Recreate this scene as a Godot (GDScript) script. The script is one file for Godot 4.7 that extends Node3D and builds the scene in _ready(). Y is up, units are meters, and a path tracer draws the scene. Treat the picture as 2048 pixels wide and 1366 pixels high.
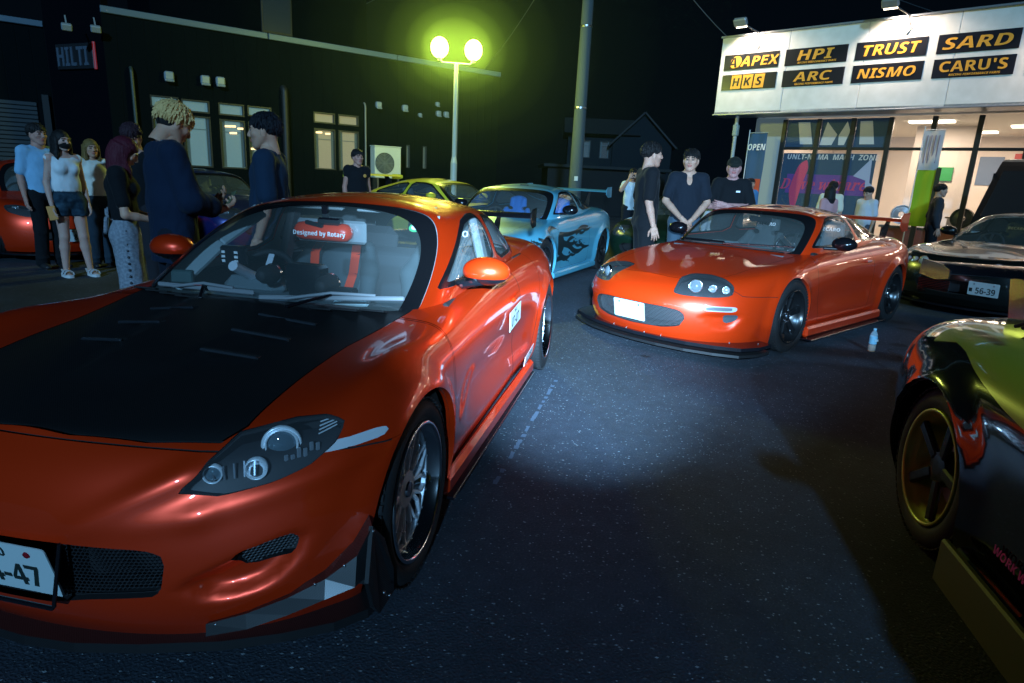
extends Node3D

var M: Mats

func _ready() -> void:
	# ---- camera, sky, lights, exposure
	var cam := Camera3D.new()
	cam.name = "camera"
	add_child(cam)
	cam.position = Vector3(0, 1.39, 0)
	cam.basis = Basis(Vector3.RIGHT, -0.25107) * Basis(Vector3.BACK, 0.05)
	cam.fov = 56.87
	cam.near = 0.05
	cam.far = 400.0
	cam.current = true
	var sky := ProceduralSkyMaterial.new()
	sky.sky_top_color = Color(0.008, 0.022, 0.045)
	sky.sky_horizon_color = Color(0.014, 0.036, 0.062)
	sky.sky_curve = 0.2
	sky.ground_bottom_color = Color(0.008, 0.012, 0.02)
	sky.ground_horizon_color = Color(0.014, 0.036, 0.062)
	sky.sun_angle_max = 1.0
	var env := Environment.new()
	env.background_mode = Environment.BG_SKY
	env.sky = Sky.new()
	env.sky.sky_material = sky
	env.background_energy_multiplier = 1.0
	env.tonemap_mode = Environment.TONE_MAPPER_LINEAR
	env.tonemap_exposure = 1.0
	env.sdfgi_enabled = true
	env.ssao_enabled = true
	env.ssil_enabled = true
	env.volumetric_fog_enabled = true
	env.volumetric_fog_density = 0.0
	var we := WorldEnvironment.new()
	we.name = "world_environment"
	we.environment = env
	add_child(we)
	# the night's one distant light: cool light that comes from behind the photographer
	var sun := DirectionalLight3D.new()
	sun.name = "cool_key_light"
	add_child(sun)
	sun.position = Vector3(0, 8, 4)
	sun.look_at_from_position(Vector3(0.5, 7.0, 10.0), Vector3(0.8, 0.8, -6.0))
	sun.light_color = Color(0.55, 0.80, 1.0)
	sun.light_energy = 0.78
	sun.light_angular_distance = 1.5
	sun.shadow_enabled = true
	# the camera's flash, a zoomed head just above the lens
	var flash := SpotLight3D.new()
	flash.name = "flash_and_pool_spot"
	add_child(flash)
	flash.look_at_from_position(Vector3(0.05, 1.62, 0.1), Vector3(1.0, 1.62, -7.0))
	flash.light_color = Color(0.64, 0.84, 1.0)
	flash.light_energy = 125.0
	flash.light_size = 0.03
	flash.spot_range = 60.0
	flash.spot_angle = 30.0
	flash.spot_angle_attenuation = 1.0
	flash.shadow_enabled = true
	# second spot added for the light pool on the ground, aimed below the flash
	var pool_spot := SpotLight3D.new()
	pool_spot.name = "flash_and_pool_spot"
	add_child(pool_spot, true)
	pool_spot.look_at_from_position(Vector3(0.10, 1.62, 0.1), Vector3(0.62, 0.0, -5.5))
	pool_spot.light_color = Color(0.64, 0.84, 1.0)
	pool_spot.light_energy = 190.0
	pool_spot.light_size = 0.03
	pool_spot.spot_range = 60.0
	pool_spot.spot_angle = 14.5
	pool_spot.spot_angle_attenuation = 1.0
	pool_spot.shadow_enabled = true
	M = Mats.new()
	M.make()
	build_ground()
	build_buildings()
	build_street()
	build_cars()
	build_people()
	build_small()

func lamp(at: Vector3, color: Color, energy: float, size: float, called: String) -> OmniLight3D:
	var l := OmniLight3D.new()
	l.name = called
	add_child(l, true)
	l.position = at
	l.light_color = color
	l.light_energy = energy
	l.light_size = size
	l.omni_range = 40.0
	l.omni_attenuation = 2.0
	l.shadow_enabled = true
	return l

# ---------------------------------------------------------------- materials
class Mats:
	var cache := {}
	var black: StandardMaterial3D
	var black_gloss: StandardMaterial3D
	var trim: StandardMaterial3D
	var headliner: StandardMaterial3D
	var tyre: StandardMaterial3D
	var chrome: StandardMaterial3D
	var steel: StandardMaterial3D
	var caliper: StandardMaterial3D
	var plate: StandardMaterial3D
	var plate_ink: StandardMaterial3D
	var bolt_red: StandardMaterial3D
	var white_print: StandardMaterial3D
	var mirror: StandardMaterial3D
	var glass: StandardMaterial3D
	var lens: StandardMaterial3D
	var orange: StandardMaterial3D
	var orange_b: StandardMaterial3D
	var carbon: StandardMaterial3D
	var rim_dark: StandardMaterial3D
	var rim_black: StandardMaterial3D
	var seat: StandardMaterial3D
	var seat_blue: StandardMaterial3D
	var strap: StandardMaterial3D
	var dash: StandardMaterial3D
	var grey: StandardMaterial3D
	var skin: StandardMaterial3D
	var lamp_silver: StandardMaterial3D
	func plain(c: Color, rough := .6, metal := 0.0, spec := .5) -> StandardMaterial3D:       # colour given as linear reflectance
		var key := "%s %s %s %s" % [c, rough, metal, spec]
		if cache.has(key): return cache[key]
		var m := StandardMaterial3D.new()
		var q := c.linear_to_srgb()
		q.a = c.a
		m.albedo_color = q
		m.roughness = rough
		m.metallic = metal
		m.metallic_specular = spec
		cache[key] = m
		return m
	func paint(c: Color, metal := .35, rough := .38, flake := true) -> StandardMaterial3D:
		var m: StandardMaterial3D = plain(c, rough, metal).duplicate()
		m.clearcoat_enabled = true
		m.clearcoat = 1.0
		m.clearcoat_roughness = .03
		return m
	func glow(c: Color, e: float) -> StandardMaterial3D:
		var m := StandardMaterial3D.new()
		m.albedo_color = Color(.3, .3, .3)
		m.emission_enabled = true
		m.emission = c
		m.emission_energy_multiplier = e
		m.roughness = .5
		return m
	func clear(tint: Color, a: float) -> StandardMaterial3D:
		var m := StandardMaterial3D.new()
		m.transparency = BaseMaterial3D.TRANSPARENCY_ALPHA
		m.albedo_color = Color(tint.r, tint.g, tint.b, a)
		m.roughness = .02
		m.cull_mode = BaseMaterial3D.CULL_DISABLED
		return m
	func noise(freq: float, seed_: int, oct := 4, type := FastNoiseLite.TYPE_SIMPLEX_SMOOTH) -> FastNoiseLite:
		var n := FastNoiseLite.new()
		n.seed = seed_
		n.frequency = freq
		n.fractal_octaves = oct
		n.noise_type = type
		return n
	func noise_tex(freq: float, seed_: int, lo: Color, hi: Color, size := 512, oct := 4) -> NoiseTexture2D:
		var t := NoiseTexture2D.new()
		t.width = size
		t.height = size
		t.seamless = true
		t.noise = noise(freq, seed_, oct)
		var g := Gradient.new()
		g.set_color(0, lo)
		g.set_color(1, hi)
		t.color_ramp = g
		return t
	func cloth(c: Color, rough := .9) -> StandardMaterial3D:
		var m: StandardMaterial3D = plain(c, rough, 0.0, .25).duplicate()
		m.rim_enabled = true
		m.rim = .35
		m.rim_tint = .6
		return m
	func make() -> void:
		black = plain(Color(.008, .008, .009), .75)
		black_gloss = plain(Color(.006, .006, .008), .18)
		trim = plain(Color(.006, .006, .007), .22)
		headliner = plain(Color(.25, .27, .28), .9)
		tyre = plain(Color(.014, .014, .015), .72, 0.0, .35)
		chrome = plain(Color(.75, .77, .8), .12, 1.0)
		steel = plain(Color(.32, .33, .35), .35, 1.0)
		caliper = plain(Color(.05, .05, .055), .5, .5)
		plate = plain(Color(.50, .58, .58), .4)
		plate_ink = plain(Color(.012, .022, .02), .5)
		bolt_red = plain(Color(.5, .02, .04), .25, .6)
		white_print = plain(Color(.75, .75, .75), .6)
		mirror = plain(Color(.8, .8, .82), .03, 1.0)
		glass = clear(Color(.86, .93, .92), .05)
		lens = clear(Color(.95, .97, 1.0), .03)
		orange = paint(Color(.74, .036, .003), .5, .36)
		orange_b = paint(Color(.74, .038, .003), .3, .36)
		rim_dark = plain(Color(.72, .75, .80), .45, .35)
		rim_black = plain(Color(.01, .01, .011), .25, .2)
		seat = cloth(Color(.06, .075, .08), .85)
		seat_blue = cloth(Color(.03, .16, .5), .7)
		strap = cloth(Color(.62, .05, .015), .7)
		dash = plain(Color(.10, .13, .14), .75)
		grey = plain(Color(.2, .21, .22), .6)
		lamp_silver = plain(Color(.80, .84, .88), .3, .35)
		skin = StandardMaterial3D.new()
		skin.vertex_color_use_as_albedo = true
		skin.roughness = .55
		skin.metallic_specular = .35
		skin.subsurf_scatter_enabled = true
		skin.subsurf_scatter_strength = .12
		# woven carbon: a small twill tile
		var im := Image.create(64, 64, false, Image.FORMAT_RGB8)
		var rg := Image.create(64, 64, false, Image.FORMAT_RGB8)
		for y in 64:
			for x in 64:
				var cx := x / 8
				var cy := y / 8
				var over := ((cx + cy) % 4) < 2
				var u := (float(x % 8) + .5) / 8.0
				var v := (float(y % 8) + .5) / 8.0
				var k := sin(PI * (u if over else v))
				var c := (.004 + .008 * k) if over else (.0015 + .002 * k)
				im.set_pixel(x, y, Color(c, c, c * 1.12).linear_to_srgb())
				var r := .42 if over else .6
				rg.set_pixel(x, y, Color(r, r, r))
		carbon = StandardMaterial3D.new()
		carbon.albedo_texture = ImageTexture.create_from_image(im)
		carbon.roughness_texture = ImageTexture.create_from_image(rg)
		carbon.roughness = 1.0
		carbon.uv1_triplanar = true
		carbon.uv1_scale = Vector3.ONE * 66.0
		carbon.metallic_specular = .5
		carbon.clearcoat_enabled = true
		carbon.clearcoat = .3
		carbon.clearcoat_roughness = .28
# ---------------------------------------------------------------- geometry helpers
class Soup:
	var p := PackedVector3Array()
	var n := PackedVector3Array()
	var t := PackedInt32Array()
	func add(o: Soup) -> Soup:
		var b := p.size()
		p.append_array(o.p)
		n.append_array(o.n)
		for k in o.t:
			t.append(k + b)
		return self
	func tri(a: Vector3, b: Vector3, c: Vector3, na: Vector3, nb: Vector3, nc: Vector3) -> void:
		var k := p.size()
		p.append(a); p.append(b); p.append(c)
		n.append(na); n.append(nb); n.append(nc)
		t.append(k); t.append(k + 1); t.append(k + 2)
	func flat(a: Vector3, b: Vector3, c: Vector3, out_from: Vector3) -> void:
		var nn := (b - a).cross(c - a)
		if nn.length_squared() < 1e-18:
			return
		nn = nn.normalized()
		if nn.dot((a + b + c) / 3.0 - out_from) < 0.0:
			nn = -nn
		tri(a, b, c, nn, nn, nn)
	func quad(a: Vector3, b: Vector3, c: Vector3, d: Vector3, out_from: Vector3) -> void:
		flat(a, b, c, out_from)
		flat(a, c, d, out_from)
	func moved(x: Transform3D) -> Soup:
		var o := Soup.new()
		o.p = x * p
		o.n.resize(n.size())
		var bs := x.basis.inverse().transposed()
		for k in n.size():
			o.n[k] = (bs * n[k]).normalized()
		o.t = t
		return o
	func mirrored() -> Soup:
		var o := Soup.new()
		o.p.resize(p.size()); o.n.resize(n.size())
		for k in p.size():
			o.p[k] = Vector3(p[k].x, p[k].y, -p[k].z)
			o.n[k] = Vector3(n[k].x, n[k].y, -n[k].z)
		o.t = t.duplicate()
		return o
	func inset(d: float) -> Soup:
		var o := Soup.new()
		o.p.resize(p.size())
		for k in p.size():
			o.p[k] = p[k] - n[k] * d
		o.n = n.duplicate(); o.t = t.duplicate()
		return o
	func both() -> Soup:
		var o := mirrored()
		return Soup.new().add(self).add(o)
	func mesh(uvs := PackedVector2Array(), cols := PackedColorArray()) -> ArrayMesh:
		var m := ArrayMesh.new()
		if t.is_empty():
			return m
		var q := t.duplicate()
		for k in range(0, q.size(), 3):   # front faces run clockwise
			var a := p[q[k]]
			var nn := (p[q[k + 1]] - a).cross(p[q[k + 2]] - a)
			if nn.dot(n[q[k]] + n[q[k + 1]] + n[q[k + 2]]) > 0.0:
				var s := q[k + 1]
				q[k + 1] = q[k + 2]
				q[k + 2] = s
		var arr := []
		arr.resize(Mesh.ARRAY_MAX)
		arr[Mesh.ARRAY_VERTEX] = p
		arr[Mesh.ARRAY_NORMAL] = n
		arr[Mesh.ARRAY_INDEX] = q
		if uvs.size():
			arr[Mesh.ARRAY_TEX_UV] = uvs
		if cols.size():
			arr[Mesh.ARRAY_COLOR] = cols
		m.add_surface_from_arrays(Mesh.PRIMITIVE_TRIANGLES, arr)
		return m

func C(x: float, y: float, w: float) -> Vector3:      # car frame: forward, up, to the left
	return Vector3(x, y, -w)

func obj(called: String, mesh: Mesh, mat: Material, parent: Node = null) -> MeshInstance3D:
	var o := MeshInstance3D.new()
	o.name = called
	o.mesh = mesh
	o.material_override = mat
	(parent if parent else self).add_child(o, true)
	return o

func put(called: String, s: Soup, mat: Material, parent: Node = null) -> MeshInstance3D:
	return obj(called, s.mesh(), mat, parent)

var taken := {}
func numbered(s: String) -> String:
	var k: int = taken.get(s, 0)
	taken[s] = k + 1
	return s if k == 0 else "%s_%03d" % [s, k]

func tag(o: Node, label: String, category: String, group := "", kind := "") -> Node:
	o.set_meta("label", label)
	o.set_meta("category", category)
	if group: o.set_meta("group", group)
	if kind: o.set_meta("kind", kind)
	return o

func thing(called: String, label: String, category: String, at := Vector3.ZERO, turn := 0.0, group := "") -> Node3D:
	var o := Node3D.new()
	o.name = numbered(called)
	add_child(o)
	o.position = at
	o.rotation.y = turn
	tag(o, label, category, group)
	return o

func part(called: String, parent: Node, at := Vector3.ZERO) -> Node3D:
	var o := Node3D.new()
	o.name = called
	parent.add_child(o, true)
	o.position = at
	return o

# ---- uniform cubic b-spline net; stations x rows, mirrored over the centreline at the ends
func bnet(st: Array, nu: int, nv: int, sym_first := true, sym_last := true, center_row := true) -> Soup:
	var S := st.size()
	var R: int = st[0].size()
	var ext: Array = []
	var first := PackedVector3Array()
	var last := PackedVector3Array()
	for r in R:
		var a: Vector3 = st[1][r]
		var b: Vector3 = st[0][r]
		first.append(Vector3(a.x, a.y, -a.z) if sym_first else b * 2.0 - a)
		a = st[S - 2][r]
		b = st[S - 1][r]
		last.append(Vector3(a.x, a.y, -a.z) if sym_last else b * 2.0 - a)
	ext.append(first)
	for s in st: ext.append(s)
	ext.append(last)
	var full: Array = []
	for s in ext:
		var q := PackedVector3Array()
		q.append(s[0] * 2.0 - s[1])
		q.append_array(s)
		var e: Vector3 = s[R - 2]
		q.append(Vector3(e.x, e.y, -e.z) if center_row else s[R - 1] * 2.0 - e)
		full.append(q)
	var U := (S - 1) * nu + 1
	var V := (R - 1) * nv + 1
	# first spline along v for every station, then along u
	var colp: Array = []
	var cold: Array = []
	for s in full:
		var cp := PackedVector3Array()
		var cd := PackedVector3Array()
		for j in V:
			var k := mini(j / nv, R - 2)
			var f := float(j - k * nv) / nv
			var w := bw(f)
			var d := bd(f)
			cp.append(s[k] * w.x + s[k + 1] * w.y + s[k + 2] * w.z + s[k + 3] * w.w)
			cd.append(s[k] * d.x + s[k + 1] * d.y + s[k + 2] * d.z + s[k + 3] * d.w)
		colp.append(cp)
		cold.append(cd)
	var o := Soup.new()
	for i in U:
		var k := mini(i / nu, S - 2)
		var f := float(i - k * nu) / nu
		var w := bw(f)
		var d := bd(f)
		var a: PackedVector3Array = colp[k]
		var b: PackedVector3Array = colp[k + 1]
		var c: PackedVector3Array = colp[k + 2]
		var e: PackedVector3Array = colp[k + 3]
		var da: PackedVector3Array = cold[k]
		var db: PackedVector3Array = cold[k + 1]
		var dc: PackedVector3Array = cold[k + 2]
		var de: PackedVector3Array = cold[k + 3]
		for j in V:
			o.p.append(a[j] * w.x + b[j] * w.y + c[j] * w.z + e[j] * w.w)
			var du := a[j] * d.x + b[j] * d.y + c[j] * d.z + e[j] * d.w
			var dv := da[j] * w.x + db[j] * w.y + dc[j] * w.z + de[j] * w.w
			var nn := du.cross(dv)
			o.n.append(nn.normalized() if nn.length_squared() > 1e-11 else Vector3.ZERO)
	var sgn := 0.0
	var mid := Vector3.ZERO
	for q in o.p: mid += q
	mid /= o.p.size()
	mid.z = 0.0
	for k in o.p.size(): sgn += o.n[k].dot(o.p[k] - mid)
	for i in U:
		for j in V:
			var k := i * V + j
			if o.n[k] == Vector3.ZERO:
				var near := Vector3.ZERO
				for q in [k - V, k + V, k - 1, k + 1, k - V - 1, k + V - 1, k - 2]:
					if q >= 0 and q < o.p.size(): near += o.n[q]
				o.n[k] = near.normalized() if near.length() > 1e-6 else Vector3.UP
	if sgn < 0.0:
		for k in o.n.size(): o.n[k] = -o.n[k]
	for i in U - 1:
		for j in V - 1:
			var k := i * V + j
			o.t.append_array([k, k + V, k + V + 1, k, k + V + 1, k + 1])
	return o

func bw(t: float) -> Vector4:
	var u := 1.0 - t
	return Vector4(u * u * u, 3.0 * t * t * t - 6.0 * t * t + 4.0, -3.0 * t * t * t + 3.0 * t * t + 3.0 * t + 1.0, t * t * t) / 6.0

func bd(t: float) -> Vector4:
	var u := 1.0 - t
	return Vector4(-u * u, 3.0 * t * t - 4.0 * t, -3.0 * t * t + 2.0 * t + 1.0, t * t) / 2.0

# ---- clipping a surface by a signed value per vertex; edge_out receives the cut as pairs (point, normal, point, normal)
func clip(s: Soup, f: PackedFloat32Array, thr: float, above: bool, cut: Array = []) -> Soup:
	var o := Soup.new()
	var remap := PackedInt32Array()
	remap.resize(s.p.size())
	remap.fill(-1)
	var sg := 1.0 if above else -1.0
	for k in range(0, s.t.size(), 3):
		var c := 0
		for q in 3:
			if (f[s.t[k + q]] - thr) * sg > 0.0: c += 1
		if c == 0:
			continue
		if c == 3:
			for q in 3:
				var v := s.t[k + q]
				if remap[v] < 0:
					remap[v] = o.p.size()
					o.p.append(s.p[v]); o.n.append(s.n[v])
				o.t.append(remap[v])
			continue
		var pp := PackedVector3Array()
		var pn := PackedVector3Array()
		var cp := PackedVector3Array()
		for q in 3:
			var v := s.t[k + q]
			var w := s.t[k + (q + 1) % 3]
			var fv := (f[v] - thr) * sg
			var fw := (f[w] - thr) * sg
			if fv > 0.0:
				pp.append(s.p[v]); pn.append(s.n[v])
			if (fv > 0.0) != (fw > 0.0):
				var x := fv / (fv - fw)
				var mp := s.p[v].lerp(s.p[w], x)
				var mn := s.n[v].lerp(s.n[w], x).normalized()
				pp.append(mp); pn.append(mn)
				cp.append(mp); cp.append(mn)
		if cp.size() == 4: cut.append(cp)
		for q in range(1, pp.size() - 1):
			o.tri(pp[0], pp[q], pp[q + 1], pn[0], pn[q], pn[q + 1])
	return o

# ---- strip from a cut edge, going along dir(point, normal)
func flange(cut: Array, depth: float, toward := Vector3.ZERO, mix := 0.0) -> Soup:
	var o := Soup.new()
	for c in cut:
		var a: Vector3 = c[0]
		var na: Vector3 = c[1]
		var b: Vector3 = c[2]
		var nb: Vector3 = c[3]
		var da := (-na).lerp(toward, mix).normalized() * depth
		var db := (-nb).lerp(toward, mix).normalized() * depth
		var nn := (b - a).cross(da).normalized()
		o.tri(a, b, b + db, nn, nn, nn)
		o.tri(a, b + db, a + da, nn, nn, nn)
	return o

func poly_sd(q: Vector2, poly: PackedVector2Array) -> float:
	var d := 1e9
	var ins := false
	var j := poly.size() - 1
	for i in poly.size():
		var a := poly[i]
		var e := poly[j] - a
		var w := q - a
		var b := w - e * clampf(w.dot(e) / maxf(e.length_squared(), 1e-12), 0.0, 1.0)
		d = minf(d, b.length_squared())
		if (a.y > q.y) != (poly[j].y > q.y) and q.x < (poly[j].x - a.x) * (q.y - a.y) / (poly[j].y - a.y) + a.x:
			ins = not ins
		j = i
	return -sqrt(d) if ins else sqrt(d)

func round_poly(a: Array, passes := 2) -> PackedVector2Array:       # corner cutting; negative-z marks are not needed
	var q := PackedVector2Array(a)
	for k in passes:
		var r := PackedVector2Array()
		for i in q.size():
			var u := q[i]
			var v := q[(i + 1) % q.size()]
			var c := 0.25 if k > 0 else 0.16
			r.append(u.lerp(v, c)); r.append(u.lerp(v, 1.0 - c))
		q = r
	return q

# signed value of every vertex for a polygon seen along an axis. side: (x,y) with |z|>gate; front: (w,y) with x>gate; back; top: (x,w) with y>gate; else a direction
func poly_f(s: Soup, proj: String, poly: PackedVector2Array, gate: float, ang := 0.0) -> PackedFloat32Array:
	var lo := Vector2(1e9, 1e9)
	var hi := -lo
	for q in poly:
		lo = lo.min(q); hi = hi.max(q)
	var f := PackedFloat32Array()
	f.resize(s.p.size())
	var ca := cos(ang)
	var sa := sin(ang)
	for k in s.p.size():
		var v := s.p[k]
		var q: Vector2
		var ok := true
		match proj:
			"side":
				q = Vector2(v.x, v.y); ok = absf(v.z) > gate
			"front":
				q = Vector2(-v.z, v.y); ok = v.x > gate
			"back":
				q = Vector2(-v.z, v.y); ok = v.x < -gate
			"top":
				q = Vector2(v.x, -v.z); ok = v.y > gate
			_:   # "turn": looking at the car's front-left corner, ang from the front; across axis runs to the outside
				q = Vector2(-v.z * ca - v.x * sa, v.y); ok = v.x * ca - v.z * sa > gate
		if not ok:
			f[k] = 1.0
			continue
		var dx := maxf(maxf(lo.x - q.x, q.x - hi.x), 0.0)
		var dy := maxf(maxf(lo.y - q.y, q.y - hi.y), 0.0)
		if dx + dy > 0.06:
			f[k] = maxf(dx, dy) + 0.01
		else:
			f[k] = poly_sd(q, poly)
	return f

# ---- simple solids
func rbox(o: Soup, x: Transform3D, size: Vector3, r := 0.0) -> Soup:       # box with chamfered edges
	var h := size * 0.5
	r = minf(r, minf(h.x, minf(h.y, h.z)) * 0.95)
	var c := x.origin
	if r <= 0.0:
		var v := []
		for k in 8: v.append(x * Vector3(h.x * (1 if k & 1 else -1), h.y * (1 if k & 2 else -1), h.z * (1 if k & 4 else -1)))
		for q in [[0, 1, 3, 2], [4, 5, 7, 6], [0, 1, 5, 4], [2, 3, 7, 6], [0, 2, 6, 4], [1, 3, 7, 5]]:
			o.quad(v[q[0]], v[q[1]], v[q[2]], v[q[3]], c)
		return o
	var P := func(k: int, ax: int) -> Vector3:
		var s := Vector3(1 if k & 1 else -1, 1 if k & 2 else -1, 1 if k & 4 else -1)
		var e := h - Vector3(r, r, r)
		e[ax] = h[ax]
		return x * (s * e)
	for ax in 3:
		var b1 := 1 << ((ax + 1) % 3)
		var b2 := 1 << ((ax + 2) % 3)
		for sd in [0, 1 << ax]:
			o.quad(P.call(sd, ax), P.call(sd | b1, ax), P.call(sd | b1 | b2, ax), P.call(sd | b2, ax), c)
		# the four edges that run along this axis
		var a1 := (ax + 1) % 3
		var a2 := (ax + 2) % 3
		for q in [0, b1, b2, b1 | b2]:
			o.quad(P.call(q, a1), P.call(q, a2), P.call(q | 1 << ax, a2), P.call(q | 1 << ax, a1), c)
	for k in 8:
		o.flat(P.call(k, 0), P.call(k, 1), P.call(k, 2), c)
	return o

func box_at(o: Soup, at: Vector3, size: Vector3, r := 0.0) -> Soup:
	return rbox(o, Transform3D(Basis(), at), size, r)

func bar(o: Soup, a: Vector3, b: Vector3, w: float, h: float, r := 0.0, up := Vector3.UP) -> Soup:      # a box from a to b; h runs along up
	var d := b - a
	var z := d.normalized()
	var u := up - z * up.dot(z)
	if u.length() < 1e-4: u = Vector3.RIGHT - z * z.x
	u = u.normalized()
	return rbox(o, Transform3D(Basis(u.cross(z), u, z), (a + b) * 0.5), Vector3(w, h, d.length()), r)

func tube(o: Soup, pts: Array, r: float, seg := 8, closed := false, r_end := -1.0) -> Soup:
	var m := pts.size()
	var rings: Array = []
	var up := Vector3.UP
	var d0: Vector3 = (pts[1] - pts[0]).normalized()
	if absf(d0.dot(up)) > 0.95: up = Vector3.RIGHT
	var side := d0.cross(up).normalized()
	for i in m:
		var a: Vector3 = pts[(i - 1 + m) % m] if closed else pts[maxi(i - 1, 0)]
		var b: Vector3 = pts[(i + 1) % m] if closed else pts[mini(i + 1, m - 1)]
		var d := (b - a).normalized()
		side = (side - d * side.dot(d)).normalized()
		var u := d.cross(side)
		var rr := r if r_end < 0.0 else lerpf(r, r_end, float(i) / (m - 1))
		var base := o.p.size()
		for k in seg:
			var an := TAU * k / seg
			var nn := side * cos(an) + u * sin(an)
			o.p.append(pts[i] + nn * rr); o.n.append(nn)
		rings.append(base)
	for i in (m if closed else m - 1):
		var a: int = rings[i]
		var b: int = rings[(i + 1) % m]
		for k in seg:
			var l := (k + 1) % seg
			o.t.append_array([a + k, b + k, b + l, a + k, b + l, a + l])
	if not closed:
		for e in [0, m - 1]:
			var c: Vector3 = pts[e]
			var nn: Vector3 = (pts[0] - pts[1] if e == 0 else pts[m - 1] - pts[m - 2]).normalized()
			var base: int = rings[e]
			for k in seg: o.tri(c, o.p[base + k], o.p[base + (k + 1) % seg], nn, nn, nn)
	return o

# profile of (radius, along) turned round the axis; creases between all segments unless smooth
func lathe(o: Soup, x: Transform3D, prof: Array, seg := 32, smooth := false) -> Soup:
	var ns: Array = []
	for i in prof.size() - 1:
		var d: Vector2 = prof[i + 1] - prof[i]
		ns.append(Vector2(d.y, -d.x).normalized())
	for i in prof.size() - 1:
		var a: Vector2 = prof[i]
		var b: Vector2 = prof[i + 1]
		var na: Vector2 = ns[i]
		var nb: Vector2 = ns[i]
		if smooth:
			if i > 0: na = (ns[i] + ns[i - 1]).normalized()
			if i < ns.size() - 1: nb = (ns[i] + ns[i + 1]).normalized()
		var base := o.p.size()
		for k in seg + 1:
			var an := TAU * k / seg
			var e := Vector3(cos(an), sin(an), 0)
			o.p.append(x * (e * a.x + Vector3(0, 0, a.y))); o.n.append((x.basis * (e * na.x + Vector3(0, 0, na.y))).normalized())
			o.p.append(x * (e * b.x + Vector3(0, 0, b.y))); o.n.append((x.basis * (e * nb.x + Vector3(0, 0, nb.y))).normalized())
		for k in seg:
			var q := base + k * 2
			o.t.append_array([q, q + 1, q + 3, q, q + 3, q + 2])
	return o

func ball(o: Soup, at: Vector3, r: Vector3, seg := 14) -> Soup:
	var base := o.p.size()
	var rings := seg / 2
	for i in rings + 1:
		var a := PI * i / rings
		for k in seg + 1:
			var b := TAU * k / seg
			var e := Vector3(sin(a) * cos(b), cos(a), sin(a) * sin(b))
			o.p.append(at + e * r); o.n.append((e / r).normalized())
	for i in rings:
		for k in seg:
			var q := base + i * (seg + 1) + k
			o.t.append_array([q, q + 1, q + seg + 2, q, q + seg + 2, q + seg + 1])
	return o

# flat slab from an outline in its own x-y plane, thickness along z, with straight sides
func slab(o: Soup, x: Transform3D, poly: PackedVector2Array, thick: float) -> Soup:
	var tri := Geometry2D.triangulate_polygon(poly)
	var zf := (x.basis.z).normalized()
	for s in [0.5, -0.5]:
		for k in range(0, tri.size(), 3):
			var v: Array = []
			for q in 3: v.append(x * Vector3(poly[tri[k + q]].x, poly[tri[k + q]].y, thick * s))
			o.tri(v[0], v[1], v[2], zf * signf(s), zf * signf(s), zf * signf(s))
	for i in poly.size():
		var a := poly[i]
		var b := poly[(i + 1) % poly.size()]
		var nn := (x.basis * Vector3(b.y - a.y, a.x - b.x, 0)).normalized()
		if Geometry2D.is_polygon_clockwise(poly): nn = -nn
		var q0 := x * Vector3(a.x, a.y, thick * 0.5)
		var q1 := x * Vector3(b.x, b.y, thick * 0.5)
		var q2 := x * Vector3(b.x, b.y, -thick * 0.5)
		var q3 := x * Vector3(a.x, a.y, -thick * 0.5)
		o.tri(q0, q1, q2, nn, nn, nn)
		o.tri(q0, q2, q3, nn, nn, nn)
	return o

# lettering as a mesh: centred, height in metres, laid into the x-y plane of xf, with an optional slant and stretch
func letters(txt: String, height: float, depth: float, xf: Transform3D, slant := 0.0, stretch := 1.0, font := "Droid Sans", weight := 700) -> Soup:
	var tm := TextMesh.new()
	var f := SystemFont.new()
	f.font_names = PackedStringArray([font])
	f.font_weight = weight
	tm.font = f
	tm.font_size = 64
	tm.pixel_size = 0.01
	tm.depth = 0.1
	tm.text = txt
	var o := Soup.new()
	for sf in tm.get_surface_count():
		var arr := tm.surface_get_arrays(sf)
		var v: PackedVector3Array = arr[Mesh.ARRAY_VERTEX]
		var nn: PackedVector3Array = arr[Mesh.ARRAY_NORMAL]
		var ix: PackedInt32Array = arr[Mesh.ARRAY_INDEX] if arr[Mesh.ARRAY_INDEX] != null else PackedInt32Array(range(v.size()))
		var b := o.p.size()
		o.p.append_array(v); o.n.append_array(nn)
		for k in ix: o.t.append(k + b)
	if o.p.is_empty(): return o
	var lo := o.p[0]
	var hi := o.p[0]
	for q in o.p:
		lo = lo.min(q); hi = hi.max(q)
	var k := height / 0.46       # capitals of a 64 pixel font are about 0.46 m at this scale
	var m := Transform3D(Basis(Vector3(k * stretch, 0, 0), Vector3(slant * k, k, 0), Vector3(0, 0, depth / 0.1)), Vector3.ZERO)
	m.origin = -(m.basis * Vector3((lo.x + hi.x) * 0.5, (lo.y + hi.y) * 0.5, 0))
	return o.moved(xf * m)
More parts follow.
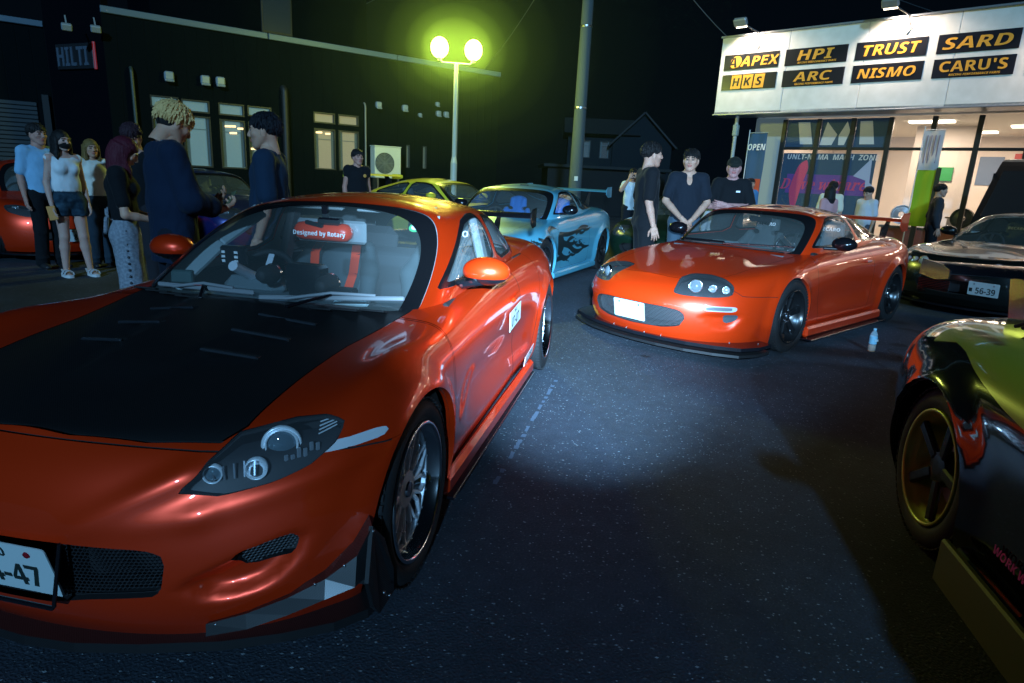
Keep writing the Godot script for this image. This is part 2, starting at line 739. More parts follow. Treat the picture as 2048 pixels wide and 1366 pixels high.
# ---------------------------------------------------------------- distance field on a grid, meshed with surface nets
class Field:
	var o: Vector3
	var h: float
	var nx: int
	var ny: int
	var nz: int
	var d := PackedFloat32Array()
	var cut_cells := 0
	func setup(lo: Vector3, hi: Vector3, cell: float) -> void:
		o = lo
		h = cell
		nx = int((hi.x - lo.x) / cell) + 2
		ny = int((hi.y - lo.y) / cell) + 2
		nz = int((hi.z - lo.z) / cell) + 2
		d.resize(nx * ny * nz)
		d.fill(.25)
	func span(lo: Vector3, hi: Vector3) -> Array:
		var a := ((lo - o) / h).floor()
		var b := ((hi - o) / h).ceil()
		return [clampi(int(a.x), 0, nx - 1), clampi(int(b.x), 0, nx - 1), clampi(int(a.y), 0, ny - 1), clampi(int(b.y), 0, ny - 1), clampi(int(a.z), 0, nz - 1), clampi(int(b.z), 0, nz - 1)]
	# tapered capsule; flat < 1 makes it wider along wide
	func cone(a: Vector3, b: Vector3, ra: float, rb: float, k: float, wide := Vector3.ZERO, flat := 1.0) -> void:
		var rm := maxf(ra, rb) + h * 2.0 + k
		var ex := wide.abs() * (rm / flat - rm) if flat < 1.0 else Vector3.ZERO
		var s := span(a.min(b) - Vector3.ONE * rm - ex, a.max(b) + Vector3.ONE * rm + ex)
		var ba := b - a
		var inv := 1.0 / maxf(ba.length_squared(), 1e-9)
		var dr := rb - ra
		var fw := flat - 1.0
		var use := flat < 1.0
		for z in range(s[4], s[5] + 1):
			for y in range(s[2], s[3] + 1):
				var q := (z * ny + y) * nx + int(s[0])
				var p := Vector3(o.x + s[0] * h, o.y + y * h, o.z + z * h) - a
				for x in range(s[0], s[1] + 1):
					var t := clampf(p.dot(ba) * inv, 0.0, 1.0)
					var v := p - ba * t
					if use: v += wide * (v.dot(wide) * fw)
					var e := v.length() - ra - dr * t
					var c := d[q]
					if k > 0.0:
						var m := maxf(k - absf(c - e), 0.0)
						d[q] = minf(c, e) - m * m * .25 / k
					elif e < c:
						d[q] = e
					q += 1
					p.x += h
	func ball(c: Vector3, r: Vector3, k: float, b := Basis()) -> void:
		var rm := maxf(r.x, maxf(r.y, r.z)) + h * 2.0 + k
		var s := span(c - Vector3.ONE * rm, c + Vector3.ONE * rm)
		var inv := b.inverse()
		var rmin := minf(r.x, minf(r.y, r.z))
		for z in range(s[4], s[5] + 1):
			for y in range(s[2], s[3] + 1):
				var q := (z * ny + y) * nx + int(s[0])
				for x in range(s[0], s[1] + 1):
					var p := inv * (Vector3(o.x + x * h, o.y + y * h, o.z + z * h) - c)
					var g := p / r
					var l := g.length()
					var e := l * (l - 1.0) / maxf((g / r).length(), 1e-6)
					if e < -rmin: e = -rmin
					var w := d[q]
					if k > 0.0:
						var m := maxf(k - absf(w - e), 0.0)
						d[q] = minf(w, e) - m * m * .25 / k
					elif e < w:
						d[q] = e
					q += 1
	func cut_ball(c: Vector3, r: Vector3, k: float) -> void:
		var rm := maxf(r.x, maxf(r.y, r.z)) + h * 2.0 + k
		var s := span(c - Vector3.ONE * rm, c + Vector3.ONE * rm)
		for z in range(s[4], s[5] + 1):
			for y in range(s[2], s[3] + 1):
				var q := (z * ny + y) * nx + int(s[0])
				for x in range(s[0], s[1] + 1):
					var g := (Vector3(o.x + x * h, o.y + y * h, o.z + z * h) - c) / r
					var l := g.length()
					var e := -l * (l - 1.0) / maxf((g / r).length(), 1e-6)
					var w := d[q]
					var m := maxf(k - absf(w - e), 0.0)
					d[q] = maxf(w, e) + (m * m * .25 / k if k > 0.0 else 0.0)
					q += 1
	func cut_half(c: Vector3, n: Vector3) -> void:       # removes what lies beyond the plane, on n's side
		for z in nz:
			for y in ny:
				var q := (z * ny + y) * nx
				for x in nx:
					var e := (Vector3(o.x + x * h, o.y + y * h, o.z + z * h) - c).dot(n)
					if e > d[q]: d[q] = e
					q += 1
	func surface() -> Soup:
		var s := Soup.new()
		var idx := PackedInt32Array()
		idx.resize(nx * ny * nz)
		idx.fill(-1)
		var sy := nx
		var sz := nx * ny
		for z in nz - 1:
			for y in ny - 1:
				var q := z * sz + y * sy
				for x in nx - 1:
					var a := d[q]
					var b := d[q + 1]
					var c := d[q + sy]
					var e := d[q + sy + 1]
					var f := d[q + sz]
					var g := d[q + sz + 1]
					var i := d[q + sz + sy]
					var j := d[q + sz + sy + 1]
					var mn := minf(minf(minf(a, b), minf(c, e)), minf(minf(f, g), minf(i, j)))
					if mn < 0.0:
						var mx := maxf(maxf(maxf(a, b), maxf(c, e)), maxf(maxf(f, g), maxf(i, j)))
						if mx >= 0.0:
							var acc := Vector3.ZERO
							var n := 0
							if (a < 0.0) != (b < 0.0): acc += Vector3(a / (a - b), 0, 0); n += 1
							if (c < 0.0) != (e < 0.0): acc += Vector3(c / (c - e), 1, 0); n += 1
							if (f < 0.0) != (g < 0.0): acc += Vector3(f / (f - g), 0, 1); n += 1
							if (i < 0.0) != (j < 0.0): acc += Vector3(i / (i - j), 1, 1); n += 1
							if (a < 0.0) != (c < 0.0): acc += Vector3(0, a / (a - c), 0); n += 1
							if (b < 0.0) != (e < 0.0): acc += Vector3(1, b / (b - e), 0); n += 1
							if (f < 0.0) != (i < 0.0): acc += Vector3(0, f / (f - i), 1); n += 1
							if (g < 0.0) != (j < 0.0): acc += Vector3(1, g / (g - j), 1); n += 1
							if (a < 0.0) != (f < 0.0): acc += Vector3(0, 0, a / (a - f)); n += 1
							if (b < 0.0) != (g < 0.0): acc += Vector3(1, 0, b / (b - g)); n += 1
							if (c < 0.0) != (i < 0.0): acc += Vector3(0, 1, c / (c - i)); n += 1
							if (e < 0.0) != (j < 0.0): acc += Vector3(1, 1, e / (e - j)); n += 1
							idx[q] = s.p.size()
							s.p.append(o + (Vector3(x, y, z) + acc / n) * h)
							s.n.append(Vector3(b + e + g + j - a - c - f - i, c + e + i + j - a - b - f - g, f + g + i + j - a - b - c - e).normalized())
					q += 1
		for z in range(1, nz - 1):
			for y in range(1, ny - 1):
				var q := z * sz + y * sy + 1
				for x in range(1, nx - 1):
					var a := d[q] < 0.0
					if a != (d[q + 1] < 0.0): quad4(s, idx[q], idx[q - sy], idx[q - sy - sz], idx[q - sz])
					if a != (d[q + sy] < 0.0): quad4(s, idx[q], idx[q - 1], idx[q - 1 - sz], idx[q - sz])
					if a != (d[q + sz] < 0.0): quad4(s, idx[q], idx[q - 1], idx[q - 1 - sy], idx[q - sy])
					q += 1
		return s
	func quad4(s: Soup, a: int, b: int, c: int, e: int) -> void:
		if a < 0 or b < 0 or c < 0 or e < 0: return
		s.t.append(a); s.t.append(b); s.t.append(c)
		s.t.append(a); s.t.append(c); s.t.append(e)
# ---------------------------------------------------------------- cars
func S(xs: Variant, ws: Array, ys: Array, sx := 0.0) -> PackedVector3Array:
	var o := PackedVector3Array()
	for k in ws.size():
		o.append(C((xs[k] if xs is Array else xs) + sx, ys[k], ws[k]))
	return o

func hoodx(x: float, a: float, b: float, c: float) -> Array:       # one x for the flank, three for the lid towards the middle
	return [x, x, x, x, x, x, x, a, b, c]

func net_rotary() -> Array:
	var z := [0, 0, 0, 0, 0, 0, 0, 0, 0, 0]
	return [
		S([2.01, 2.06, 2.095, 2.10, 2.09, 2.05, 1.985, 1.98, 1.975, 1.97], z, [.12, .19, .28, .39, .50, .605, .675, .688, .694, .698]),
		S([1.985, 2.04, 2.07, 2.075, 2.065, 2.025, 1.955, 1.945, 1.935, 1.93], [.3, .3, .3, .3, .3, .3, .29, .2, .1, 0], [.12, .19, .28, .39, .50, .607, .68, .694, .702, .706]),
		S([1.90, 1.945, 1.97, 1.975, 1.96, 1.91, 1.83, 1.79, 1.77, 1.76], [.55, .57, .585, .59, .585, .57, .54, .38, .19, 0], [.12, .19, .28, .39, .505, .62, .70, .72, .732, .736]),
		S([1.74, 1.78, 1.81, 1.82, 1.80, 1.75, 1.68, 1.62, 1.58, 1.56], [.745, .775, .795, .805, .80, .775, .705, .48, .24, 0], [.12, .19, .29, .41, .53, .645, .73, .742, .758, .763]),
		S([1.58, 1.60, 1.62, 1.62, 1.60, 1.57, 1.53, 1.46, 1.42, 1.40], [.80, .84, .865, .885, .89, .87, .785, .52, .26, 0], [.12, .19, .3, .43, .56, .685, .775, .762, .782, .789]),
		S(hoodx(1.36, 1.28, 1.25, 1.24), [.83, .865, .885, .9, .905, .89, .81, .545, .27, 0], [.12, .2, .31, .44, .585, .72, .80, .776, .803, .81]),
		S(hoodx(1.12, 1.05, 1.03, 1.02), [.82, .86, .88, .89, .89, .875, .80, .57, .28, 0], [.12, .2, .32, .46, .605, .74, .81, .797, .828, .836]),
		S(hoodx(.86, .86, .9, .93), [.80, .85, .86, .865, .87, .86, .785, .60, .3, 0], [.13, .22, .34, .47, .61, .75, .825, .826, .855, .866]),
		S(hoodx(.60, .62, .72, .76), [.80, .85, .845, .85, .865, .86, .775, .62, .3, 0], [.13, .23, .35, .48, .62, .765, .85, .855, .872, .88]),
		S(.2, [.80, .855, .84, .845, .865, .86, .77, .62, .3, 0], [.13, .23, .36, .49, .63, .775, .868, .88, .88, .88]),
		S(-.25, [.80, .86, .84, .845, .865, .86, .77, .62, .3, 0], [.13, .23, .36, .49, .63, .785, .88, .89, .89, .89]),
		S(-.7, [.80, .86, .86, .865, .88, .87, .77, .62, .3, 0], [.13, .23, .36, .5, .645, .80, .895, .9, .9, .9]),
		S(-1.05, [.82, .875, .89, .905, .91, .88, .76, .6, .3, 0], [.13, .24, .37, .51, .66, .815, .91, .92, .92, .92]),
		S(-1.4, [.83, .88, .90, .915, .915, .88, .74, .55, .27, 0], [.14, .25, .38, .53, .68, .83, .925, .945, .955, .96]),
		S(-1.75, [.80, .85, .87, .88, .88, .85, .72, .5, .25, 0], [.16, .28, .41, .55, .7, .84, .93, .95, .96, .965]),
		S([-1.95, -2.0, -2.03, -2.05, -2.04, -2.0, -1.93, -1.9, -1.9, -1.9], [.7, .74, .76, .77, .76, .73, .62, .42, .2, 0], [.2, .32, .44, .57, .71, .84, .925, .945, .955, .96]),
		S([-2.1, -2.16, -2.2, -2.22, -2.2, -2.15, -2.05, -2.03, -2.02, -2.02], [.38, .4, .4, .4, .4, .38, .34, .24, .12, 0], [.2, .32, .44, .57, .71, .84, .93, .945, .955, .958]),
		S([-2.14, -2.2, -2.25, -2.27, -2.25, -2.19, -2.08, -2.07, -2.06, -2.05], z, [.2, .32, .44, .57, .71, .84, .93, .945, .955, .957]),
	]

func green_rotary() -> Array:
	var z := [0, 0, 0, 0, 0, 0, 0, 0]
	return [
		S([1.02, .93, .60, .32, .14, .0, -.1, -.15], z, [.80, .86, 1.045, 1.165, 1.225, 1.25, 1.262, 1.267]),
		S([.97, .885, .565, .295, .125, -.005, -.1, -.15], [.38, .37, .34, .31, .295, .2, .1, 0], [.80, .86, 1.04, 1.16, 1.22, 1.248, 1.26, 1.267]),
		S([.85, .775, .49, .245, .1, -.01, -.1, -.15], [.645, .63, .585, .545, .505, .345, .17, 0], [.80, .855, 1.03, 1.147, 1.207, 1.24, 1.257, 1.265]),
		S([.68, .62, .38, .16, .03, -.06, -.14, -.18], [.735, .725, .665, .61, .555, .38, .19, 0], [.80, .86, 1.02, 1.132, 1.192, 1.235, 1.257, 1.266]),
		S([.35, .33, .18, .02, -.08, -.15, -.2, -.23], [.745, .735, .685, .63, .565, .39, .19, 0], [.80, .87, 1.03, 1.143, 1.207, 1.247, 1.267, 1.275]),
		S([-.1, -.12, -.17, -.22, -.27, -.3, -.33, -.35], [.75, .74, .69, .635, .57, .395, .195, 0], [.80, .88, 1.04, 1.155, 1.215, 1.254, 1.274, 1.282]),
		S(-.6, [.745, .735, .685, .625, .56, .385, .19, 0], [.82, .9, 1.045, 1.15, 1.205, 1.247, 1.268, 1.276]),
		S([-1.05, -1.03, -.98, -.93, -.9, -.88, -.87, -.86], [.72, .705, .64, .57, .51, .35, .175, 0], [.84, .91, 1.03, 1.12, 1.175, 1.217, 1.24, 1.249]),
		S([-1.4, -1.36, -1.24, -1.12, -1.05, -1.02, -1.0, -.99], [.62, .6, .545, .49, .44, .31, .155, 0], [.86, .92, 1.01, 1.09, 1.14, 1.185, 1.21, 1.22]),
		S([-1.58, -1.53, -1.36, -1.2, -1.1, -1.06, -1.04, -1.03], [.34, .335, .32, .3, .28, .2, .1, 0], [.88, .93, 1.02, 1.1, 1.15, 1.185, 1.205, 1.213]),
		S([-1.62, -1.57, -1.4, -1.23, -1.12, -1.08, -1.06, -1.05], z, [.88, .93, 1.02, 1.1, 1.15, 1.185, 1.205, 1.213]),
	]

func net_long() -> Array:
	var z := [0, 0, 0, 0, 0, 0, 0, 0, 0, 0]
	return [
		S([2.15, 2.21, 2.26, 2.27, 2.26, 2.20, 2.10, 2.09, 2.08, 2.07], z, [.10, .18, .28, .39, .49, .575, .63, .642, .648, .652]),
		S([2.12, 2.18, 2.23, 2.24, 2.23, 2.17, 2.07, 2.05, 2.04, 2.03], [.33, .33, .33, .33, .33, .33, .31, .21, .1, 0], [.10, .18, .28, .39, .49, .578, .637, .65, .657, .66]),
		S([2.02, 2.07, 2.10, 2.11, 2.09, 2.03, 1.93, 1.89, 1.87, 1.86], [.60, .62, .63, .635, .625, .60, .56, .39, .2, 0], [.10, .18, .28, .40, .505, .595, .66, .676, .686, .69]),
		S([1.80, 1.85, 1.88, 1.89, 1.86, 1.80, 1.72, 1.66, 1.63, 1.62], [.79, .82, .84, .845, .83, .795, .72, .48, .24, 0], [.10, .18, .29, .41, .53, .635, .705, .715, .73, .735]),
		S([1.55, 1.58, 1.59, 1.59, 1.57, 1.55, 1.5, 1.43, 1.40, 1.39], [.84, .88, .895, .90, .895, .87, .785, .52, .26, 0], [.10, .19, .3, .43, .56, .68, .75, .75, .77, .775]),
		S(hoodx(1.28, 1.2, 1.17, 1.16), [.85, .89, .905, .91, .905, .88, .80, .55, .27, 0], [.10, .2, .31, .45, .59, .715, .78, .776, .80, .807]),
		S(hoodx(1.0, .96, .96, .97), [.84, .88, .895, .9, .895, .87, .79, .57, .28, 0], [.11, .21, .33, .47, .61, .735, .803, .802, .828, .835]),
		S(hoodx(.75, .78, .85, .89), [.83, .87, .88, .885, .885, .865, .78, .6, .3, 0], [.12, .22, .34, .48, .625, .75, .825, .832, .858, .866]),
		S(hoodx(.45, .5, .6, .65), [.83, .875, .872, .875, .885, .865, .77, .62, .3, 0], [.12, .23, .35, .49, .635, .765, .85, .86, .87, .875]),
		S(.05, [.83, .88, .87, .875, .885, .865, .77, .62, .3, 0], [.12, .23, .36, .5, .645, .78, .87, .88, .88, .88]),
		S(-.4, [.83, .88, .87, .875, .885, .865, .77, .62, .3, 0], [.12, .23, .36, .505, .655, .795, .885, .895, .895, .895]),
		S(-.8, [.84, .885, .89, .90, .905, .885, .78, .62, .3, 0], [.12, .23, .36, .51, .665, .815, .905, .915, .915, .915]),
		S(-1.1, [.85, .895, .91, .92, .925, .90, .78, .6, .3, 0], [.12, .24, .37, .52, .68, .83, .925, .935, .935, .935]),
		S(-1.45, [.85, .895, .915, .925, .925, .895, .75, .55, .27, 0], [.13, .25, .38, .53, .69, .845, .94, .955, .96, .96]),
		S(-1.8, [.81, .86, .88, .89, .885, .85, .71, .5, .25, 0], [.15, .27, .4, .55, .70, .85, .94, .95, .955, .955]),
		S([-2.0, -2.05, -2.08, -2.1, -2.09, -2.04, -1.96, -1.93, -1.93, -1.93], [.7, .74, .76, .77, .76, .72, .61, .42, .2, 0], [.18, .3, .43, .57, .71, .84, .92, .935, .94, .94]),
		S([-2.14, -2.19, -2.23, -2.25, -2.23, -2.17, -2.06, -2.04, -2.03, -2.03], [.38, .4, .4, .4, .4, .38, .34, .24, .12, 0], [.18, .3, .43, .57, .71, .84, .92, .932, .938, .938]),
		S([-2.17, -2.22, -2.27, -2.29, -2.27, -2.2, -2.08, -2.07, -2.06, -2.05], z, [.18, .3, .43, .57, .71, .84, .92, .932, .937, .937]),
	]

func green_long() -> Array:
	var z := [0, 0, 0, 0, 0, 0, 0, 0]
	return [
		S([.98, .90, .66, .44, .28, .14, .03, -.02], z, [.80, .855, 1.01, 1.13, 1.195, 1.225, 1.24, 1.245]),
		S([.94, .865, .635, .43, .275, .14, .03, -.02], [.38, .375, .36, .34, .325, .22, .11, 0], [.80, .855, 1.007, 1.127, 1.192, 1.223, 1.239, 1.245]),
		S([.82, .755, .57, .41, .28, .15, .05, 0], [.665, .655, .63, .605, .575, .39, .19, 0], [.80, .855, 1.0, 1.115, 1.185, 1.218, 1.236, 1.243]),
		S([.66, .61, .46, .33, .21, .1, .02, -.02], [.755, .745, .695, .65, .60, .41, .2, 0], [.80, .86, 1.0, 1.11, 1.178, 1.214, 1.236, 1.245]),
		S([.3, .28, .2, .12, .04, -.03, -.08, -.1], [.77, .76, .70, .65, .585, .4, .2, 0], [.80, .87, 1.02, 1.13, 1.195, 1.235, 1.255, 1.263]),
		S(-.15, [.775, .765, .705, .645, .575, .395, .195, 0], [.80, .88, 1.03, 1.14, 1.2, 1.243, 1.265, 1.273]),
		S(-.55, [.77, .755, .69, .62, .55, .38, .19, 0], [.82, .9, 1.03, 1.13, 1.185, 1.23, 1.255, 1.263]),
		S([-1.03, -1.02, -1.0, -.98, -.97, -.96, -.95, -.95], [.74, .715, .64, .56, .49, .34, .17, 0], [.86, .92, 1.0, 1.07, 1.12, 1.165, 1.19, 1.2]),
		S([-1.5, -1.48, -1.42, -1.36, -1.3, -1.27, -1.25, -1.24], [.66, .63, .56, .5, .43, .3, .15, 0], [.88, .93, .99, 1.035, 1.065, 1.09, 1.105, 1.11]),
		S([-1.8, -1.77, -1.68, -1.58, -1.5, -1.46, -1.44, -1.43], [.4, .38, .35, .32, .28, .2, .1, 0], [.88, .93, .975, 1.01, 1.03, 1.05, 1.06, 1.065]),
		S([-1.85, -1.82, -1.72, -1.62, -1.53, -1.49, -1.47, -1.46], z, [.88, .93, .975, 1.01, 1.03, 1.05, 1.06, 1.065]),
	]

func warped(net: Array, f: Callable) -> Array:
	var o: Array = []
	for s in net:
		var q := PackedVector3Array()
		for v in s: q.append(f.call(v))
		o.append(q)
	return o

func turn_poly(pts: Array, ang: float) -> PackedVector2Array:
	var o := PackedVector2Array()
	for v in pts: o.append(Vector2(-v.z * cos(ang) - v.x * sin(ang), v.y))
	return o

# body shell with openings, panels and glass. Everything is worked out on one half and mirrored.
func car_shell(root: Node3D, sp: Dictionary) -> Dictionary:
	var nu: int = sp.get("nu", 6)
	var L := bnet(sp.body, nu, sp.get("nv", 6))
	var G := bnet(sp.green, nu, sp.get("nv", 6))
	var paint: Material = sp.paint
	var out := {}
	if sp.has("shape"):
		var fn: Callable = sp.shape
		for k in L.p.size(): L.p[k] = fn.call(L.p[k], L.n[k])
		smooth_normals(L)
	# the cabin opening under the greenhouse
	L = clip(L, poly_f(L, "top", sp.cabin, .72), 0.0, true)
	# wheel arches
	var lip: Array = []
	for ax in sp.axles:
		var f := PackedFloat32Array()
		f.resize(L.p.size())
		for k in L.p.size():
			var v := L.p[k]
			f[k] = Vector2(v.x - ax, v.y - sp.wheel_r).length() - sp.arch_r if v.z < -.45 else 1.0
		L = clip(L, f, 0.0, true, lip)
	var lips := flange(lip, .035, Vector3(0, 0, 1), .9)
	# holes
	for h in sp.get("holes", []):
		var f := poly_f(L, h.proj, h.poly, h.gate, h.get("ang", 0.0))
		var edge: Array = []
		var ins := clip(L, f, -.001, false)
		L = clip(L, f, 0.0, true, edge)
		out[h.name] = ins
		out[h.name + "_edge"] = edge
	var liner := L.inset(.022)
	put("inner_shell", liner.both(), M.black, root)
	put("wheel_arch_lip", lips.both(), paint, root)
	# printed shapes that lie on the paint
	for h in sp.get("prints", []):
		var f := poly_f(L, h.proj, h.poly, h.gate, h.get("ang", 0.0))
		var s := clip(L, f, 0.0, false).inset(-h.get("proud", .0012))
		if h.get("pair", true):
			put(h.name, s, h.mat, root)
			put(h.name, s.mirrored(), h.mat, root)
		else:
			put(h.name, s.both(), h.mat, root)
	for h in sp.get("panels", []):
		var f := poly_f(L, h.proj, h.poly, h.gate, h.get("ang", 0.0))
		var s := clip(L, f, -.0022, false)
		L = clip(L, f, .0022, true)
		if h.get("pair", true):
			out[h.name] = [put(h.name, s, h.get("mat", paint), root), put(h.name, s.mirrored(), h.get("mat", paint), root)]
		else:
			out[h.name] = [put(h.name, s.both(), h.get("mat", paint), root)]
		out[h.name + "_soup"] = s
	out["body_soup"] = L
	put("body", L.both(), paint, root)
	# greenhouse
	for w in sp.windows:
		var f := poly_f(G, w.proj, w.poly, w.gate)
		var ins := clip(G, f, 0.0, false)
		G = clip(G, f, .001, true)
		var band: float = w.get("band", .022)
		var fi := poly_f(ins, w.proj, w.poly, w.gate)
		var frame := clip(ins, fi, -band, true).inset(.002)
		var pane := clip(ins, fi, -band, false).inset(.003)
		if w.get("pair", true):
			for m in [false, true]:
				var q := put(w.name, pane.mirrored() if m else pane, sp.glass, root)
				put("window_trim", frame.mirrored() if m else frame, M.trim, q)
		else:
			var q := put(w.name, pane.both(), sp.glass, root)
			put("window_trim", frame.both(), M.trim, q)
		out[w.name] = pane
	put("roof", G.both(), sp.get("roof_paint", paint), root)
	put("headliner", G.inset(.012).both(), M.headliner if sp.get("lit_cabin", false) else M.black, root)
	# floor, wheel wells
	var fl := Soup.new()
	box_at(fl, Vector3(-.05, .17, 0), Vector3(3.6, .03, 1.3), .01)
	put("floor_pan", fl, M.black, root)
	var wl := Soup.new()
	for ax in sp.axles:
		for s in [-1.0, 1.0]:
			var q := lathe(Soup.new(), Transform3D(Basis(Vector3(s, 0, 0), Vector3.UP, Vector3(0, 0, s)), Vector3(ax, sp.wheel_r, 0)), [Vector2(sp.arch_r + .02, .84), Vector2(sp.arch_r + .02, .52), Vector2(.02, .52)], 40)
			var f := PackedFloat32Array()
			for v in q.p: f.append(v.y)
			wl.add(clip(q, f, .2, true))
	put("wheel_well", wl, M.black, root)
	return out

# ---- wheels: local axis along z, the outside towards +z
var wheel_cache := {}
func wheel(root: Node3D, at: Vector3, R: float, W: float, rim_r: float, style: String, rim_mat: Material, lip_mat: Material, steer := 0.0, camber := 0.0) -> Node3D:
	var o := part("wheel", root, at)
	var left := at.z < 0.0
	o.rotation = Vector3(0.0, (PI if left else 0.0) + steer, 0.0)
	o.rotate_object_local(Vector3.RIGHT, -camber)
	var key := "%s %.3f %.3f %.3f" % [style, R, W, rim_r]
	if not wheel_cache.has(key):
		var h := W * .5
		var ty := Soup.new()
		var x := Transform3D()
		for s in [1.0, -1.0]:
			var pr := [Vector2(rim_r - .004, s * (h - .02)), Vector2(rim_r + .012, s * (h - .004)), Vector2(lerpf(rim_r, R, .45), s * (h + .006)), Vector2(R - .022, s * (h - .004)), Vector2(R - .009, s * (h - .014)), Vector2(R - .001, s * (h - .03))]
			if s < 0: pr.reverse()
			lathe(ty, x, pr, 56, true)
		var tr: Array = []
		var lines := [-.62, -.22, .22, .62]
		tr.append(Vector2(R - .001, -(h - .03)))
		for l in lines:
			var a: float = l * (h - .03)
			tr.append_array([Vector2(R, a - .005), Vector2(R - .008, a - .004), Vector2(R - .008, a + .004), Vector2(R, a + .005)])
		tr.append(Vector2(R - .001, h - .03))
		tr.reverse()
		lathe(ty, x, tr, 56)
		var tread := Soup.new()
		for k in 64:          # cross sipes of the outer shoulders
			var an := TAU * k / 64
			for s in [-1.0, 1.0]:
				var e := Vector3(cos(an), sin(an), 0)
				rbox(tread, Transform3D(Basis(e.cross(Vector3.BACK), e, Vector3.BACK), e * (R - .0015) + Vector3(0, 0, s * (h - .022))), Vector3(.022, .006, .03))
		ty.add(tread)
		var lip := Soup.new()
		var deep: float = {"mesh": .055, "six": .05, "five": .035, "ten": .03}[style]
		lathe(lip, x, [Vector2(rim_r - .002, h - .03), Vector2(rim_r + .006, h - .006), Vector2(rim_r + .004, h + .003), Vector2(rim_r - .006, h + .003), Vector2(rim_r - .011, h - .006), Vector2(rim_r - .016, h - deep), Vector2(rim_r - .03, h - deep - .006), Vector2(rim_r - .034, -h + .02)], 56, true)
		var sp := Soup.new()
		var f := h - deep
		var bolts := Soup.new()
		match style:
			"mesh":
				for k in 10:
					var an := TAU * k / 10
					for s in [-1.0, 1.0]:
						var a := Vector3(cos(an) * .062, sin(an) * .062, f - .004)
						var mid := Vector3(cos(an + s * .10) * rim_r * .62, sin(an + s * .10) * rim_r * .62, f + .002)
						var e := Vector3(cos(an + s * .27) * (rim_r - .018), sin(an + s * .27) * (rim_r - .018), f - .004)
						bar(sp, a, mid, .014, .02, .004, Vector3.BACK)
						bar(sp, mid, e, .011, .017, .0035, Vector3.BACK)
				for k in 20:
					var an := TAU * (k + .5) / 20
					lathe(bolts, Transform3D(Basis(), Vector3(cos(an) * (rim_r - .022), sin(an) * (rim_r - .022), f)), [Vector2(.0, .012), Vector2(.0045, .010), Vector2(.0055, 0)], 8)
				lathe(sp, x, [Vector2(.03, f + .012), Vector2(.064, f + .008), Vector2(.07, f - .01), Vector2(.07, f - .05)], 28)
				lathe(sp, x, [Vector2(rim_r - .014, f + .002), Vector2(rim_r - .032, f + .004), Vector2(rim_r - .036, f - .01)], 56)
				lathe(bolts, x, [Vector2(.0, f + .022), Vector2(.026, f + .018), Vector2(.032, f + .006)], 24)
			"six":
				for k in 6:
					var an := TAU * k / 6 + .2
					var a := Vector3(cos(an), sin(an), 0)
					bar(sp, a * .05 + Vector3(0, 0, f - .012), a * (rim_r * .7) + Vector3(0, 0, f - .004), .056, .03, .008, Vector3.BACK)
					bar(sp, a * (rim_r * .68) + Vector3(0, 0, f - .004), a * (rim_r - .012) + Vector3(0, 0, f + .01), .066, .026, .008, Vector3.BACK)
				lathe(sp, x, [Vector2(.028, f - .002), Vector2(.07, f - .004), Vector2(.085, f - .02), Vector2(.085, f - .06)], 28)
				lathe(bolts, x, [Vector2(.0, f + .008), Vector2(.022, f + .006), Vector2(.028, f - .004)], 20)
				for k in 5:
					var an := TAU * k / 5
					lathe(bolts, Transform3D(Basis(), Vector3(cos(an) * .054, sin(an) * .054, f - .004)), [Vector2(0, .016), Vector2(.008, .015), Vector2(.009, 0)], 6)
			_:
				var n := 5 if style == "five" else 10
				for k in n:
					var an := TAU * k / n
					var a := Vector3(cos(an), sin(an), 0)
					bar(sp, a * .05 + Vector3(0, 0, f - .008), a * (rim_r - .014) + Vector3(0, 0, f + .008), .05 if n == 5 else .026, .026, .008, Vector3.BACK)
				lathe(sp, x, [Vector2(.0, f + .004), Vector2(.03, f + .004), Vector2(.065, f), Vector2(.075, f - .02), Vector2(.075, f - .06)], 24)
		var disc := Soup.new()
		lathe(disc, x, [Vector2(.06, f - .085), Vector2(.165, f - .085), Vector2(.165, f - .11), Vector2(.06, f - .11)], 40)
		var cal := Soup.new()
		for k in 5:
			var an := .35 + .14 * k
			var e := Vector3(cos(an), sin(an), 0)
			rbox(cal, Transform3D(Basis(e.cross(Vector3.BACK), e, Vector3.BACK), e * .15 + Vector3(0, 0, f - .095)), Vector3(.03, .06, .075), .008)
		wheel_cache[key] = [ty.mesh(), lip.mesh(), sp.mesh(), bolts.mesh(), disc.mesh(), cal.mesh()]
	var c: Array = wheel_cache[key]
	obj("tyre", c[0], M.tyre, o)
	obj("rim", c[1], lip_mat, o)
	obj("spokes", c[2], rim_mat, o)
	if (c[3] as ArrayMesh).get_surface_count(): tag_kind(obj("wheel_bolts", c[3], M.chrome, o), "stuff")
	obj("brake_disc", c[4], M.steel, o)
	obj("brake_caliper", c[5], M.caliper, o)
	return o

